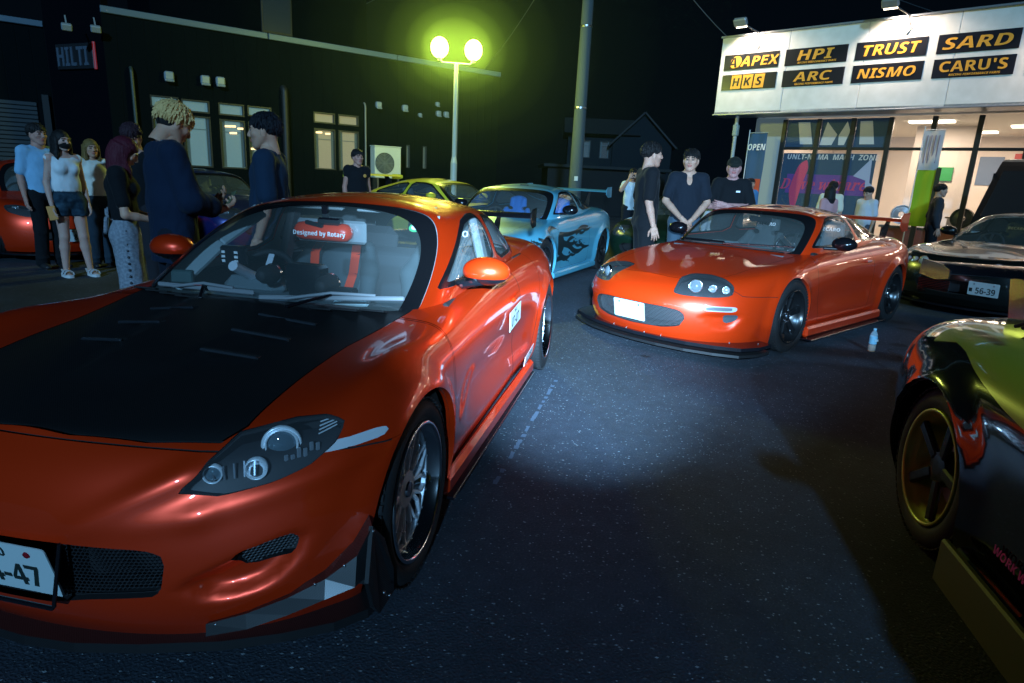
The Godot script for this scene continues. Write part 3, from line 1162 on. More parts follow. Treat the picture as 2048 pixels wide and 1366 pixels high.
# ---- small things that cars share
func plate(root: Node3D, at: Vector3, tilt: float, top: String, main_text: String, blank := false, kana := "") -> void:
	var o := part("licence_plate", root, at)
	o.rotation = Vector3(0, PI / 2, 0)
	o.rotate_object_local(Vector3.RIGHT, -tilt)
	var s := Soup.new()
	slab(s, Transform3D(), round_poly([Vector2(-.165, -.0825), Vector2(.165, -.0825), Vector2(.165, .0825), Vector2(-.165, .0825)].map(func(v): return v), 1) if false else rect_round(.33, .165, .012), .003)
	put("plate_sheet", s, M.plate, o)
	if blank:
		var b := Soup.new()
		for w in [-.105, .105]:
			lathe(b, Transform3D(Basis(), Vector3(w, .058, .002)), [Vector2(0, .003), Vector2(.008, .002), Vector2(.009, 0)], 12)
		put("plate_bolt", b, M.steel, o)
		return
	if top: put("plate_lettering", letters(top, .032, .001, Transform3D(Basis(), Vector3(0, .052, .002))), M.plate_ink, o)
	put("plate_number", letters(main_text, .074, .001, Transform3D(Basis(), Vector3(.022 if kana else 0.012, -.022, .002)), 0.0, .84), M.plate_ink, o)
	if kana: put("plate_lettering", letters(kana, .035, .001, Transform3D(Basis(), Vector3(-.135, -.02, .002))), M.plate_ink, o)
	var b2 := Soup.new()
	for w in [-.105, .105]:
		lathe(b2, Transform3D(Basis(), Vector3(w, .055, .002)), [Vector2(0, .004), Vector2(.009, .003), Vector2(.01, 0)], 12)
	put("plate_bolt", b2, M.bolt_red if kana == "" else M.steel, o)

func rect_round(w: float, h: float, r: float) -> PackedVector2Array:
	var o := PackedVector2Array()
	for c in 4:
		var cx := (w * .5 - r) * (1 if c == 0 or c == 3 else -1)
		var cy := (h * .5 - r) * (1 if c < 2 else -1)
		for k in 5:
			var a := PI / 2 * c + PI / 2 * k / 4.0
			o.append(Vector2(cx + cos(a) * r, cy + sin(a) * r))
	return o

func lamp_round(o: Soup, lens: Soup, at: Vector3, dir: Vector3, r: float) -> void:      # bowl reflector with a rim, and its glass dome
	var z := dir.normalized()
	var x := Vector3.UP.cross(z).normalized()
	var b := Transform3D(Basis(x, z.cross(x), z), at)
	lathe(o, b, [Vector2(r * 1.16, -.01), Vector2(r * 1.12, .012), Vector2(r * 1.0, .010), Vector2(r * .96, -.004), Vector2(r * .6, -r * .55), Vector2(r * .2, -r * .75), Vector2(0, -r * .76)], 24, true)
	lathe(lens, b, [Vector2(r * .98, .0), Vector2(r * .8, r * .22), Vector2(r * .45, r * .36), Vector2(0, r * .42)], 20, true)

func mesh_grille(name_: String, root: Node3D, lo: Vector2, hi: Vector2, at: Callable, pitch: float, mat: Material) -> void:
	# honeycomb of short bars over a (w, y) rectangle; at(w, y) gives the point in the car, or an empty Vector3 outside the opening
	var s := Soup.new()
	var row := 0
	var y := lo.y
	while y < hi.y:
		var w := lo.x + (pitch * .5 if row % 2 else 0.0)
		while w < hi.x:
			for q in [Vector2(pitch * .5, pitch * .28), Vector2(-pitch * .5, pitch * .28), Vector2(0, -pitch * .58)]:
				var a: Vector3 = at.call(w, y)
				var b: Vector3 = at.call(w + q.x, y + q.y)
				if a != Vector3.ZERO and b != Vector3.ZERO:
					var d := (b - a).normalized()
					var u := d.cross(Vector3.RIGHT).normalized() * .0016
					var f := Vector3(.0016, 0, 0)
					s.quad(a - u + f, a + u + f, b + u + f, b - u + f, a - Vector3(1, 0, 0))
					s.quad(a + u + f, a + u - f, b + u - f, b + u + f, a)
			w += pitch
		y += pitch * .86
		row += 1
	tag_kind(put(name_, s, mat, root), "stuff")

func tag_kind(o: Node, k: String) -> Node:
	o.set_meta("kind", k)
	return o

var seat_cache := {}
func seat(root: Node3D, at: Vector3, mat: Material, strap: Material, lettering := "", harness := true) -> void:
	var o := part("seat", root, at)
	if not seat_cache.has("s"):
		var F := Field.new()
		F.setup(Vector3(-.5, -.05, -.36), Vector3(.42, .95, .36), .016)
		# shell: cushion, backrest leaning back, bolsters and head part; forward is +x
		F.cone(Vector3(.28, .10, 0), Vector3(-.16, .07, 0), .07, .075, .04, Vector3(0, 0, 1), .36)
		F.cone(Vector3(-.18, .1, 0), Vector3(-.3, .52, 0), .06, .055, .05, Vector3(0, 0, 1), .32)
		F.cone(Vector3(-.3, .52, 0), Vector3(-.37, .82, 0), .055, .045, .06, Vector3(0, 0, 1), .38)
		for s in [-1.0, 1.0]:
			F.cone(Vector3(.26, .17, .2 * s), Vector3(-.18, .18, .215 * s), .045, .05, .04)
			F.cone(Vector3(-.16, .2, .215 * s), Vector3(-.2, .5, .235 * s), .055, .05, .04)
			F.cone(Vector3(-.2, .5, .235 * s), Vector3(-.29, .64, .19 * s), .05, .04, .05)
			F.cone(Vector3(-.33, .68, .1 * s), Vector3(-.34, .8, .105 * s), .045, .035, .03)
			F.cut_ball(Vector3(-.33, .665, .115 * s), Vector3(.09, .026, .045), .012)
		seat_cache["s"] = F.surface().mesh()
		var st := Soup.new()
		for s in [-1.0, 1.0]:
			var pts := [Vector3(-.36, .665, .115 * s), Vector3(-.27, .675, .12 * s), Vector3(-.2, .60, .14 * s), Vector3(-.17, .48, .135 * s), Vector3(-.1, .3, .1 * s), Vector3(-.02, .2, .03 * s)]
			for i in pts.size() - 1:
				bar(st, pts[i], pts[i + 1], .06, .006, .002, Vector3(.7, .5, 0))
		seat_cache["h"] = st.mesh()
	obj("seat_shell", seat_cache["s"], mat, o)
	if harness: obj("seat_belt", seat_cache["h"], strap, o)
	if lettering:
		put("seat_lettering", letters(lettering, .038, .002, Transform3D(Basis(Vector3.UP, PI / 2) * Basis(Vector3.RIGHT, -.2), Vector3(-.298, .765, 0)), 0.0, 1.15), M.white_print, o)

func steering_wheel(root: Node3D, at: Vector3, r: float, mat: Material, spoke: Material) -> Node3D:
	var o := part("steering_wheel", root, at)
	o.rotation = Vector3(0, -PI / 2, 0)
	o.rotate_object_local(Vector3.RIGHT, .42)
	var s := Soup.new()
	var pts: Array = []
	for k in 36: pts.append(Vector3(cos(TAU * k / 36) * r, sin(TAU * k / 36) * r, 0))
	tube(s, pts, .015, 8, true)
	put("wheel_ring", s, mat, o)
	var q := Soup.new()
	for k in 3:
		var a := PI / 6 + TAU * k / 3 + (PI / 3.0)
		bar(q, Vector3.ZERO + Vector3(0, 0, -.03), Vector3(cos(a) * r, sin(a) * r, 0), .034, .006, .002, Vector3.BACK)
	lathe(q, Transform3D(), [Vector2(0, -.02), Vector2(.045, -.022), Vector2(.05, -.034)], 20)
	tube(q, [Vector3(0, 0, -.03), Vector3(0, 0, -.3)], .025, 10)
	put("wheel_spokes", q, spoke, o)
	return o

func door_mirror(root: Node3D, at: Vector3, cap: Material, foot: Vector3, size := Vector3(.085, .068, .115)) -> void:
	for s in [1.0, -1.0]:
		var o := part("door_mirror", root)
		var F := Field.new()
		F.setup(Vector3(-.14, -.11, -.17), Vector3(.14, .11, .17), .01)
		F.ball(Vector3(.01, 0, 0), size, .0)
		F.cut_half(Vector3(-.045, 0, 0), Vector3(-1, 0, 0))
		var sp := F.surface()
		var f := PackedFloat32Array()
		for v in sp.p: f.append(v.y + .028)
		var tr := Transform3D(Basis(), Vector3(at.x, at.y, at.z * s))
		put("mirror_cap", clip(sp, f, 0.0, true).moved(tr), cap, o)
		put("mirror_base", clip(sp, f, 0.0, false).inset(.002).moved(tr), M.black_gloss, o)
		var q := Soup.new()
		bar(q, Vector3(foot.x, foot.y, foot.z * s), Vector3(at.x, at.y - .045, at.z * s), .07, .03, .01)
		put("mirror_stalk", q, M.black_gloss, o)
		var g := Soup.new()
		slab(g, Transform3D(Basis(Vector3(0, 0, 1), Vector3.UP, Vector3(-1, 0, 0)), Vector3(at.x - .047, at.y, at.z * s)), rect_round(size.z * 1.5, size.y * 1.4, .03), .003)
		put("mirror_glass", g, M.mirror, o)

func wing(root: Node3D, at: Vector3, span: float, chord: float, legs_h: float, mat: Material, leg_mat: Material, end_h := .14, leg_w := .3) -> void:
	var o := part("rear_wing", root, at)
	var s := Soup.new()
	var n := 10
	var pts: Array = []
	for k in n + 1:
		var t := float(k) / n
		pts.append(Vector2(chord * (.5 - t), .02 * sin(PI * t) - .06 * (1 - t) * .5 + .03))
	for k in range(n, -1, -1):
		var t := float(k) / n
		pts.append(Vector2(chord * (.5 - t), -.012 * sin(PI * t) - .06 * (1 - t) * .5 + .026))
	slab(s, Transform3D(), PackedVector2Array(pts), span)
	put("wing_blade", s, mat, o)
	for e in [-1.0, 1.0]:
		var q := Soup.new()
		slab(q, Transform3D(Basis(), Vector3(0, 0, e * (span * .5 + .004))), PackedVector2Array([Vector2(chord * .6, -end_h * .3), Vector2(chord * .62, end_h * .25), Vector2(chord * .3, end_h * .5), Vector2(-chord * .62, end_h * .55), Vector2(-chord * .66, -end_h * .55), Vector2(chord * .1, -end_h * .6)]), .007)
		put("end_plate", q, mat, o)
		var l := Soup.new()
		slab(l, Transform3D(Basis(), Vector3(0, 0, e * leg_w)), PackedVector2Array([Vector2(.05, 0), Vector2(-.07, 0), Vector2(-.0, -legs_h), Vector2(.22, -legs_h), Vector2(.2, -legs_h * .6)]), .009)
		put("wing_stand", l, leg_mat, o)

func smooth_normals(s: Soup) -> void:
	var old := s.n.duplicate()
	s.n.fill(Vector3.ZERO)
	for k in range(0, s.t.size(), 3):
		var a := s.t[k]
		var b := s.t[k + 1]
		var c := s.t[k + 2]
		var nn := (s.p[b] - s.p[a]).cross(s.p[c] - s.p[a])
		if nn.dot(old[a] + old[b] + old[c]) < 0.0: nn = -nn
		s.n[a] += nn; s.n[b] += nn; s.n[c] += nn
	for k in s.n.size():
		var v := s.n[k]
		if absf(s.p[k].z) < 1e-5: v.z = 0.0          # the centreline stays smooth across the mirror
		s.n[k] = v.normalized() if v.length_squared() > 1e-20 else old[k]

func arch_flare(v: Vector3, n: Vector3, axles: Array, wr: float, ar: float, amount: float) -> Vector3:
	# pushes a soft lip out round each wheel opening
	if v.z > -.5 or absf(n.z) < .3: return v
	for ax in axles:
		var d := Vector2(v.x - ax, v.y - wr).length() - ar
		if d < .09 and v.y > .1:
			var k := clampf(1.0 - d / .09, 0.0, 1.0)
			v.z -= amount * k * k * (3.0 - 2.0 * k)
	return v

func dent(v: Vector3, poly: PackedVector2Array, q: Vector2, dir: Vector3, depth: float, soft: float) -> Vector3:
	var d := poly_sd(q, poly)
	if d >= 0.0: return v
	var k := clampf(-d / soft, 0.0, 1.0)
	return v + dir * depth * k * k * (3.0 - 2.0 * k)
# ---------------------------------------------------------------- the cars of the meet
func shared_windows(kind: String) -> Array:
	if kind == "rotary":
		return [
			{"name": "windscreen", "proj": "side", "gate": -1.0, "pair": false, "band": .028, "poly": PackedVector2Array([Vector2(1.3, .6), Vector2(.80, .81), Vector2(.125, 1.196), Vector2(.09, 1.222), Vector2(.085, 1.24), Vector2(1.3, 1.5)])},
			{"name": "side_window", "proj": "side", "gate": .40, "poly": round_poly([Vector2(.60, .895), Vector2(.53, .93), Vector2(.0, 1.165), Vector2(-.2, 1.195), Vector2(-.36, 1.195), Vector2(-.36, .915)], 1)},
			{"name": "quarter_window", "proj": "side", "gate": .40, "poly": round_poly([Vector2(-.42, .92), Vector2(-.42, 1.19), Vector2(-.72, 1.165), Vector2(-.95, 1.09), Vector2(-1.14, .965), Vector2(-1.12, .935)], 1)},
			{"name": "rear_window", "proj": "side", "gate": -1.0, "pair": false, "poly": PackedVector2Array([Vector2(-2, .7), Vector2(-1.42, .93), Vector2(-1.12, 1.13), Vector2(-1.1, 1.19), Vector2(-2, 1.4)])},
		]
	return [
		{"name": "windscreen", "proj": "side", "gate": -1.0, "pair": false, "band": .03, "poly": PackedVector2Array([Vector2(1.3, .6), Vector2(.74, .83), Vector2(.285, 1.175), Vector2(.25, 1.197), Vector2(.245, 1.215), Vector2(1.3, 1.5)])},
		{"name": "side_window", "proj": "side", "gate": .40, "poly": round_poly([Vector2(.60, .885), Vector2(.56, .925), Vector2(.21, 1.155), Vector2(.0, 1.185), Vector2(-.3, 1.185), Vector2(-.42, .915)], 1)},
		{"name": "quarter_window", "proj": "side", "gate": .40, "poly": round_poly([Vector2(-.49, .925), Vector2(-.37, 1.18), Vector2(-.7, 1.15), Vector2(-1.05, 1.06), Vector2(-1.32, .975), Vector2(-1.3, .945)], 1)},
		{"name": "rear_window", "proj": "side", "gate": -1.0, "pair": false, "poly": PackedVector2Array([Vector2(-3, .7), Vector2(-1.78, .96), Vector2(-1.0, 1.13), Vector2(-.96, 1.185), Vector2(-3, 1.4)])},
	]

func cabin_poly(kind: String) -> PackedVector2Array:
	if kind == "rotary":
		return PackedVector2Array([Vector2(.93, -.2), Vector2(.92, .1), Vector2(.84, .42), Vector2(.70, .66), Vector2(.3, .70), Vector2(-.9, .69), Vector2(-1.3, .55), Vector2(-1.5, .3), Vector2(-1.52, -.2)])
	return PackedVector2Array([Vector2(.88, -.2), Vector2(.87, .1), Vector2(.8, .42), Vector2(.65, .68), Vector2(.3, .73), Vector2(-.9, .71), Vector2(-1.4, .62), Vector2(-1.7, .3), Vector2(-1.74, -.2)])

func at_car(root: Node3D, x: float, z: float, yaw: float) -> void:
	root.position = Vector3(x, 0, z)
	root.rotation.y = -yaw

func inside_basic(root: Node3D, sp: Dictionary, right_hand := true) -> void:
	var d := Soup.new()
	box_at(d, Vector3(.52, .68, 0), Vector3(.5, .2, 1.36), .07)
	rbox(d, Transform3D(Basis(Vector3.BACK, .12), Vector3(.72, .765, 0)), Vector3(.5, .05, 1.24), .02)
	var sw := .36 if right_hand else -.36
	rbox(d, Transform3D(Basis(), Vector3(.33, .80, sw)), Vector3(.2, .1, .34), .045)
	put("dashboard", d, M.dash, root)
	var t := Soup.new()
	for s in [-1.0, 1.0]:
		box_at(t, Vector3(-.1, .6, s * .73), Vector3(1.5, .5, .05), .02)
	box_at(t, Vector3(-.1, .36, 0), Vector3(1.2, .2, .22), .04)
	box_at(t, Vector3(-1.05, .6, 0), Vector3(.1, .62, 1.3), .04)
	rbox(t, Transform3D(Basis(Vector3.BACK, .05), Vector3(-1.35, .88, 0)), Vector3(.6, .03, 1.1), .01)
	put("cabin_trim", t, M.black, root)

func rx_front(x: float, y: float, w: float) -> Vector3:
	return C(x, y, w)

func surf_x(s: Soup, w: float, y: float, gate := .5) -> float:        # x of the shell where it is nearest to (w, y), looking from the front
	var best := 1e9
	var x := 0.0
	for v in s.p:
		if v.x < gate: continue
		var d := Vector2(-v.z - w, v.y - y).length_squared()
		if d < best:
			best = d
			x = v.x
	return x

func build_rotary_hero() -> void:
	var root := thing("orange_coupe", "orange sports coupe with black carbon bonnet and red tube behind its windscreen", "car")
	at_car(root, -.899, -3.476, 1.762)
	var hl := .95
	var hpoly := turn_poly([C(1.955, .575, .41), C(1.90, .64, .475), C(1.83, .692, .535), C(1.72, .712, .64), C(1.66, .716, .70), C(1.645, .70, .73), C(1.71, .652, .735), C(1.785, .612, .70), C(1.86, .585, .645), C(1.93, .562, .53)], hl)
	var duct := round_poly([Vector2(.44, .33), Vector2(.58, .405), Vector2(.71, .46), Vector2(.745, .43), Vector2(.73, .36), Vector2(.66, .28), Vector2(.52, .25)], 2)
	var hood := PackedVector2Array([Vector2(.70, -.2), Vector2(.70, .60), Vector2(.735, .628), Vector2(.80, .63), Vector2(1.0, .60), Vector2(1.24, .56), Vector2(1.55, .545), Vector2(1.80, .538), Vector2(1.865, .50), Vector2(1.925, .33), Vector2(1.96, .12), Vector2(1.965, -.2)])
	var sp := {
		"nu": 9, "nv": 8, "body": net_rotary(), "green": green_rotary(), "paint": M.orange, "glass": M.glass, "lit_cabin": true,
		"cabin": cabin_poly("rotary"), "axles": [1.35, -1.35], "wheel_r": .33, "arch_r": .365,
		"windows": shared_windows("rotary"),
		"shape": func(v: Vector3, n: Vector3) -> Vector3:
			v = arch_flare(v, n, [1.35, -1.35], .33, .365, .022)
			if v.z < 0.0 and v.x > 1.55:
				v = dent(v, duct, Vector2(-v.z, v.y), Vector3(-.8, .0, .35), .05, .05)
			# crest over the front wheel, and the valley between it and the bonnet
			var w := -v.z
			if v.x > .85 and v.x < 1.9 and v.y > .6 and w > .5:
				var e := sin(PI * clampf((v.x - .85) / 1.05, 0.0, 1.0))
				v.y += .035 * e * e * exp(-pow((w - .79) / .09, 2.0))
			# creases that run down the nose from the lamp
			if v.x > 1.6 and v.z <= 0.0:
				for q in [[Vector2(.46, .615), Vector2(.20, .48), .016], [Vector2(.80, .60), Vector2(.50, .515), .012], [Vector2(.50, .515), Vector2(.24, .48), .008]]:
					var pa := Vector2(w, v.y) - (q[0] as Vector2)
					var ba: Vector2 = q[1] - q[0]
					var t := clampf(pa.dot(ba) / ba.length_squared(), 0.0, 1.0)
					v += n * q[2] * (1.0 - .6 * t) * exp(-pow((pa - ba * t).length() / .032, 2.0))
			# raised middle of the bonnet
			if v.x > .9 and v.x < 1.75 and n.y > .5 and w < .5:
				var edge := lerpf(.27, .11, clampf((v.x - .98) / .64, 0.0, 1.0))
				v.y += .020 * smoothstep(1.75, 1.55, v.x) * smoothstep(.9, 1.0, v.x) * smoothstep(edge + .035, edge, w)
			# scooped door
			if v.x < .85 and v.x > -1.0 and w > .7:
				var e := smoothstep(.85, .5, v.x) * smoothstep(-1.0, -.7, v.x)
				v.z += .022 * e * exp(-pow((v.y - .46) / .13, 2.0))
			return v,
		"holes": [
			{"name": "headlight", "proj": "turn", "ang": hl, "gate": 1.2, "poly": hpoly},
			{"name": "mouth", "proj": "front", "gate": 1.5, "poly": PackedVector2Array([Vector2(-.2, .445), Vector2(.2, .445), Vector2(.385, .435), Vector2(.425, .42), Vector2(.432, .39), Vector2(.418, .315), Vector2(.395, .298), Vector2(.24, .285), Vector2(.12, .262), Vector2(-.2, .262)])},
			{"name": "fog_mouth", "proj": "front", "gate": 1.3, "poly": round_poly([Vector2(.575, .408), Vector2(.70, .447), Vector2(.715, .42), Vector2(.70, .372), Vector2(.58, .345)], 1)},
		],
		"prints": [
			{"name": "side_marker", "proj": "side", "gate": .6, "mat": M.plain(Color(.55, .57, .6), .25), "proud": .004, "poly": round_poly([Vector2(1.585, .672), Vector2(1.605, .645), Vector2(1.79, .632), Vector2(1.80, .652)], 1)},
		],
		"panels": [
			{"name": "bonnet", "proj": "top", "gate": .55, "pair": false, "mat": M.carbon, "poly": hood},
			{"name": "front_bumper", "proj": "side", "gate": -1.0, "pair": false, "poly": PackedVector2Array([Vector2(2.5, -.2), Vector2(1.2, -.2), Vector2(1.2, .628), Vector2(1.62, .628), Vector2(1.76, .64), Vector2(1.90, .66), Vector2(2.5, .80)])},
			{"name": "door", "proj": "side", "gate": .5, "poly": PackedVector2Array([Vector2(.86, .845), Vector2(.92, .77), Vector2(.93, .66), Vector2(.90, .48), Vector2(.84, .22), Vector2(-.40, .22), Vector2(-.43, .5), Vector2(-.44, .88), Vector2(.3, .865)])},
			{"name": "rear_door", "proj": "side", "gate": .5, "poly": PackedVector2Array([Vector2(-.45, .885), Vector2(-.44, .5), Vector2(-.41, .22), Vector2(-.88, .22), Vector2(-.94, .42), Vector2(-.99, .62), Vector2(-1.03, .80), Vector2(-1.06, .90)])},
			{"name": "front_fender", "proj": "side", "gate": .3, "poly": PackedVector2Array([Vector2(2.2, .64), Vector2(1.2, .3), Vector2(.83, .1), Vector2(.92, .48), Vector2(.95, .66), Vector2(.93, .78), Vector2(.87, .85), Vector2(.70, .87), Vector2(.7, 1.0), Vector2(2.2, 1.0)])},
		],
	}
	var r := car_shell(root, sp)
	# headlights: dark housing, projector, reflectors and indicator behind a clear cover
	for m in [false, true]:
		var o := part("headlight", root)
		var lensS: Soup = r.headlight.inset(.001)
		var housing := Soup.new().add(r.headlight.inset(.055)).add(flange(r.headlight_edge, .058, Vector3(-.8, -.2, .5).normalized(), .5))
		put("lamp_housing", housing.mirrored() if m else housing, M.plain(Color(.006, .007, .009), .55), o)
		put("lamp_cover", lensS.mirrored() if m else lensS, M.lens, o)
		var bowl := Soup.new()
		var dome := Soup.new()
		lamp_round(bowl, dome, C(1.755, .640, .612), C(.80, .05, .45), .040)
		lamp_round(bowl, dome, C(1.885, .592, .487), C(.87, .05, .36), .022)
		put("lamp_reflector", bowl.mirrored() if m else bowl, M.lamp_silver, o)
		put("projector_lens", dome.mirrored() if m else dome, M.plain(Color(.10, .15, .18), .03, .3), o)
		var rb := Soup.new()
		var rd := Soup.new()
		lamp_round(rb, rd, C(1.838, .600, .585), C(.85, .02, .42), .026)
		put("lamp_bowl", rb.mirrored() if m else rb, M.lamp_silver, o)
		# stepped fins between the lamps
		for k in 7:
			var t := k / 6.0
			var f := rbox(Soup.new(), Transform3D(Basis(Vector3.UP, .85), C(1.80, .602, .625).lerp(C(1.735, .645, .705), t) + C(-.012, -.012 + .01 * (k % 2), 0)), Vector3(.006, .030 - .012 * absf(t - .5), .012), .002)
			put("lamp_trim", f.mirrored() if m else f, M.plain(Color(.35, .38, .42), .3, .6), o)
		for k in 5:
			var f := bar(Soup.new(), C(1.90 - k * .012, .578 + k * .002, .50 + k * .022), C(1.885 - k * .012, .605 + k * .006, .485 + k * .024), .004, .004)
			put("lamp_rib", f.mirrored() if m else f, M.plain(Color(.2, .22, .25), .3, .6), o)
		for k in 4:
			var f := bar(Soup.new(), C(1.69 - k * .004, .655 + k * .011, .69), C(1.645, .672 + k * .009, .725), .003, .003)
			put("lamp_rib", f.mirrored() if m else f, M.lamp_silver, o)
		var ring := lathe(Soup.new(), Transform3D(Basis(C(-.5, 0, .78).normalized(), Vector3.UP, C(.78, 0, .5).normalized()), C(1.755, .640, .612)), [Vector2(.046, -.03), Vector2(.055, .0), Vector2(.05, .006), Vector2(.044, .0)], 28, true)
		put("lamp_ring", ring.mirrored() if m else ring, M.lamp_silver, o)
	# intakes
	var dk := Soup.new().add((r.mouth as Soup).inset(.09)).add(flange(r.mouth_edge, .1, Vector3(-1, 0, 0), .8))
	put("intake_duct", dk.both(), M.black, root)
	var fd := Soup.new().add((r.fog_mouth as Soup).inset(.04)).add(flange(r.fog_mouth_edge, .045, Vector3(-1, 0, 0), .6))
	put("intake_duct", fd, M.black, root)
	put("intake_duct", fd.mirrored(), M.black, root)
	var mp: PackedVector2Array = sp.holes[1].poly
	var fp: PackedVector2Array = sp.holes[2].poly
	var bump: Soup = r.front_bumper_soup
	mesh_grille("intake_mesh", root, Vector2(-.44, .26), Vector2(.44, .45), func(w, y): return C(2.075 - w * w * .5 - .012, y, w) if poly_sd(Vector2(absf(w), y), mp) < 0.0 else Vector3.ZERO, .011, M.plain(Color(.03, .03, .033), .4, .5))
	for s in [1.0, -1.0]:
		mesh_grille("intake_mesh", root, Vector2(.56, .33), Vector2(.72, .45), func(w, y): return C(1.925 - (w - .56) * .9, y, w * s) if poly_sd(Vector2(w, y), fp) < 0.0 else Vector3.ZERO, .009, M.plain(Color(.10, .105, .11), .4, .7))
	# splitter and corner blades in carbon
	var lip := Soup.new()
	var outline: Array = []
	var ob := [Vector2(2.045, 0), Vector2(2.035, .15), Vector2(1.995, .32), Vector2(1.93, .52), Vector2(1.86, .66), Vector2(1.78, .78), Vector2(1.70, .85), Vector2(1.60, .87)]
	for k in range(ob.size() - 1, 0, -1): outline.append(Vector2(ob[k].x, -ob[k].y))
	for q in ob: outline.append(q)
	outline.append_array([Vector2(1.52, .6), Vector2(1.52, -.6)])
	slab(lip, Transform3D(Basis(Vector3(1, 0, 0), Vector3(0, 0, -1), Vector3(0, 1, 0)), Vector3(.018, .108, 0)), PackedVector2Array(outline), .03)
	put("front_splitter", lip, M.carbon, root)
	for s in [1.0, -1.0]:
		var bl := Soup.new()
		var top := [C(1.975, .195, .50 * s), C(1.945, .225, .60 * s), C(1.90, .262, .70 * s), C(1.86, .31, .79 * s), C(1.82, .37, .865 * s), C(1.775, .44, .89 * s)]
		var bot := [C(1.985, .165, .505 * s), C(1.965, .195, .615 * s), C(1.925, .23, .715 * s), C(1.885, .265, .80 * s), C(1.845, .29, .87 * s), C(1.78, .31, .90 * s)]
		var inn := [C(1.90, .18, .50 * s), C(1.87, .20, .58 * s), C(1.82, .24, .67 * s), C(1.78, .3, .75 * s), C(1.75, .37, .82 * s), C(1.71, .44, .85 * s)]
		var ctr := C(1.7, .25, .5 * s)
		for k in 5:
			bl.quad(top[k], top[k + 1], bot[k + 1], bot[k], ctr)
			bl.quad(top[k], top[k + 1], inn[k + 1], inn[k], ctr)
			bl.quad(bot[k], bot[k + 1], inn[k + 1], inn[k], C(2.1, .6, 1.2 * s))
		# the upright plate that runs down to the splitter behind the blade
		var pl := [C(1.775, .44, .893 * s), C(1.835, .30, .905 * s), C(1.80, .2, .905 * s), C(1.71, .11, .885 * s), C(1.60, .11, .885 * s), C(1.64, .22, .90 * s), C(1.70, .36, .895 * s)]
		for k in range(1, 6): bl.flat(pl[0], pl[k], pl[k + 1], ctr)
		for k in 7: bl.quad(pl[k], pl[(k + 1) % 7], pl[(k + 1) % 7] - C(0, 0, .012 * s), pl[k] - C(0, 0, .012 * s), C(1.73, .27, .89 * s))
		put("corner_blade", bl, M.carbon, root)
		var rv := Soup.new()
		for q in [C(1.905, .25, .685 * s), C(1.87, .297, .765 * s), C(1.835, .345, .835 * s), C(1.775, .425, .893 * s), C(1.73, .2, .906 * s), C(1.65, .13, .89 * s), C(1.968, .195, .525 * s)]: ball(rv, q, Vector3.ONE * .0055, 8)
		put("rivets", rv, M.steel, root)
	# side skirt, sill blade
	for s in [1.0, -1.0]:
		var sk := Soup.new()
		bar(sk, C(.97, .15, .845 * s), C(-.92, .15, .875 * s), .05, .09, .02)
		put("side_skirt", sk, M.orange, root)
		var sb := Soup.new()
		bar(sb, C(.96, .098, .84 * s), C(-.93, .098, .86 * s), .10, .014, .004)
		put("sill_blade", sb, M.black_gloss, root)
		var dh := Soup.new()
		rbox(dh, Transform3D(Basis(Vector3.BACK, -.08), C(-.28, .735, .872 * s)), Vector3(.17, .03, .03), .012)
		put("door_handle", dh, M.orange, root)
	# vent slots in the bonnet: the raised strip at each slot's front edge
	var hs: Soup = r.bonnet_soup
	var vs := Soup.new()
	var vd := Soup.new()
	for k in 3:
		var x := 1.12 + k * .175
		for s in [1.0, -1.0]:
			vs = Soup.new()
			vd = Soup.new()
			var w0 := .14 + k * .005
			var w1 := .36 - k * .01
			var y0 := height_on(hs, x, w0) + .003
			var y1 := height_on(hs, x - .015, w1) + .003
			bar(vs, C(x, y0 + .003, w0 * s), C(x - .03, y1 + .003, w1 * s), .014, .010, .004)
			bar(vd, C(x - .014, y0 - .0005, w0 * s), C(x - .044, y1 - .0005, w1 * s), .03, .007, .001)
			put("vent_edge", vs, M.plain(Color(.018, .021, .026), .35), root)
			put("vent_slot", vd, M.black, root)
	# cowl and wipers
	var cw := Soup.new()
	for k in 12:
		var w0 := -.6 + k * .1
		rbox(cw, Transform3D(Basis(Vector3.BACK, .25), C(.955 - w0 * w0 * .42, .842 - w0 * w0 * .02, w0)), Vector3(.09, .008, .108), .003)
	put("cowl_panel", cw, M.black, root)
	for wv in [[C(.93, .868, .02), C(.78, .885, .60), C(.925, .872, .1)], [C(.85, .87, -.52), C(.93, .885, .0), C(.90, .87, -.30)]]:
		var o := part("wiper", root)
		var b := Soup.new()
		bar(b, wv[0], wv[1], .014, .02, .005)
		tube(b, [wv[0].lerp(wv[1], .2) + Vector3(.02, .0, 0), wv[0].lerp(wv[1], .5) + Vector3(.005, .022, 0), wv[0].lerp(wv[1], .8) + Vector3(.0, .012, 0)], .008, 6)
		put("wiper_blade", b, M.grey, o)
		var a := Soup.new()
		bar(a, wv[0].lerp(wv[1], .5) + Vector3(0, .016, 0), wv[2] + Vector3(.10, -.01, -.1), .018, .01, .003)
		put("wiper_arm", a, M.black_gloss, o)
		put("wiper_print", letters("Pilotone", .008, .001, Transform3D(Basis(Vector3.UP, PI / 2) * Basis(Vector3.RIGHT, -.7), wv[0].lerp(wv[1], .45) + Vector3(.012, .016, 0))), M.plain(Color(.6, .03, .03), .5), o)
	# mirrors, wheels, plate, wing
	door_mirror(root, C(.345, .965, .845), M.orange, C(.44, .905, .73))
	for ax in [1.35, -1.35]:
		for s in [1.0, -1.0]:
			wheel(root, C(ax, .33, (.765 if ax > 0 else .80) * s), .324, .23, .238, "mesh", M.rim_dark, M.chrome, 0.0, .02)
	plate(root, C(2.098, .37, .012), -.24, "300", "44-47")
	var fr := Soup.new()
	bar(fr, C(0, -.088, -.17), C(0, -.088, .17), .012, .012, .004)
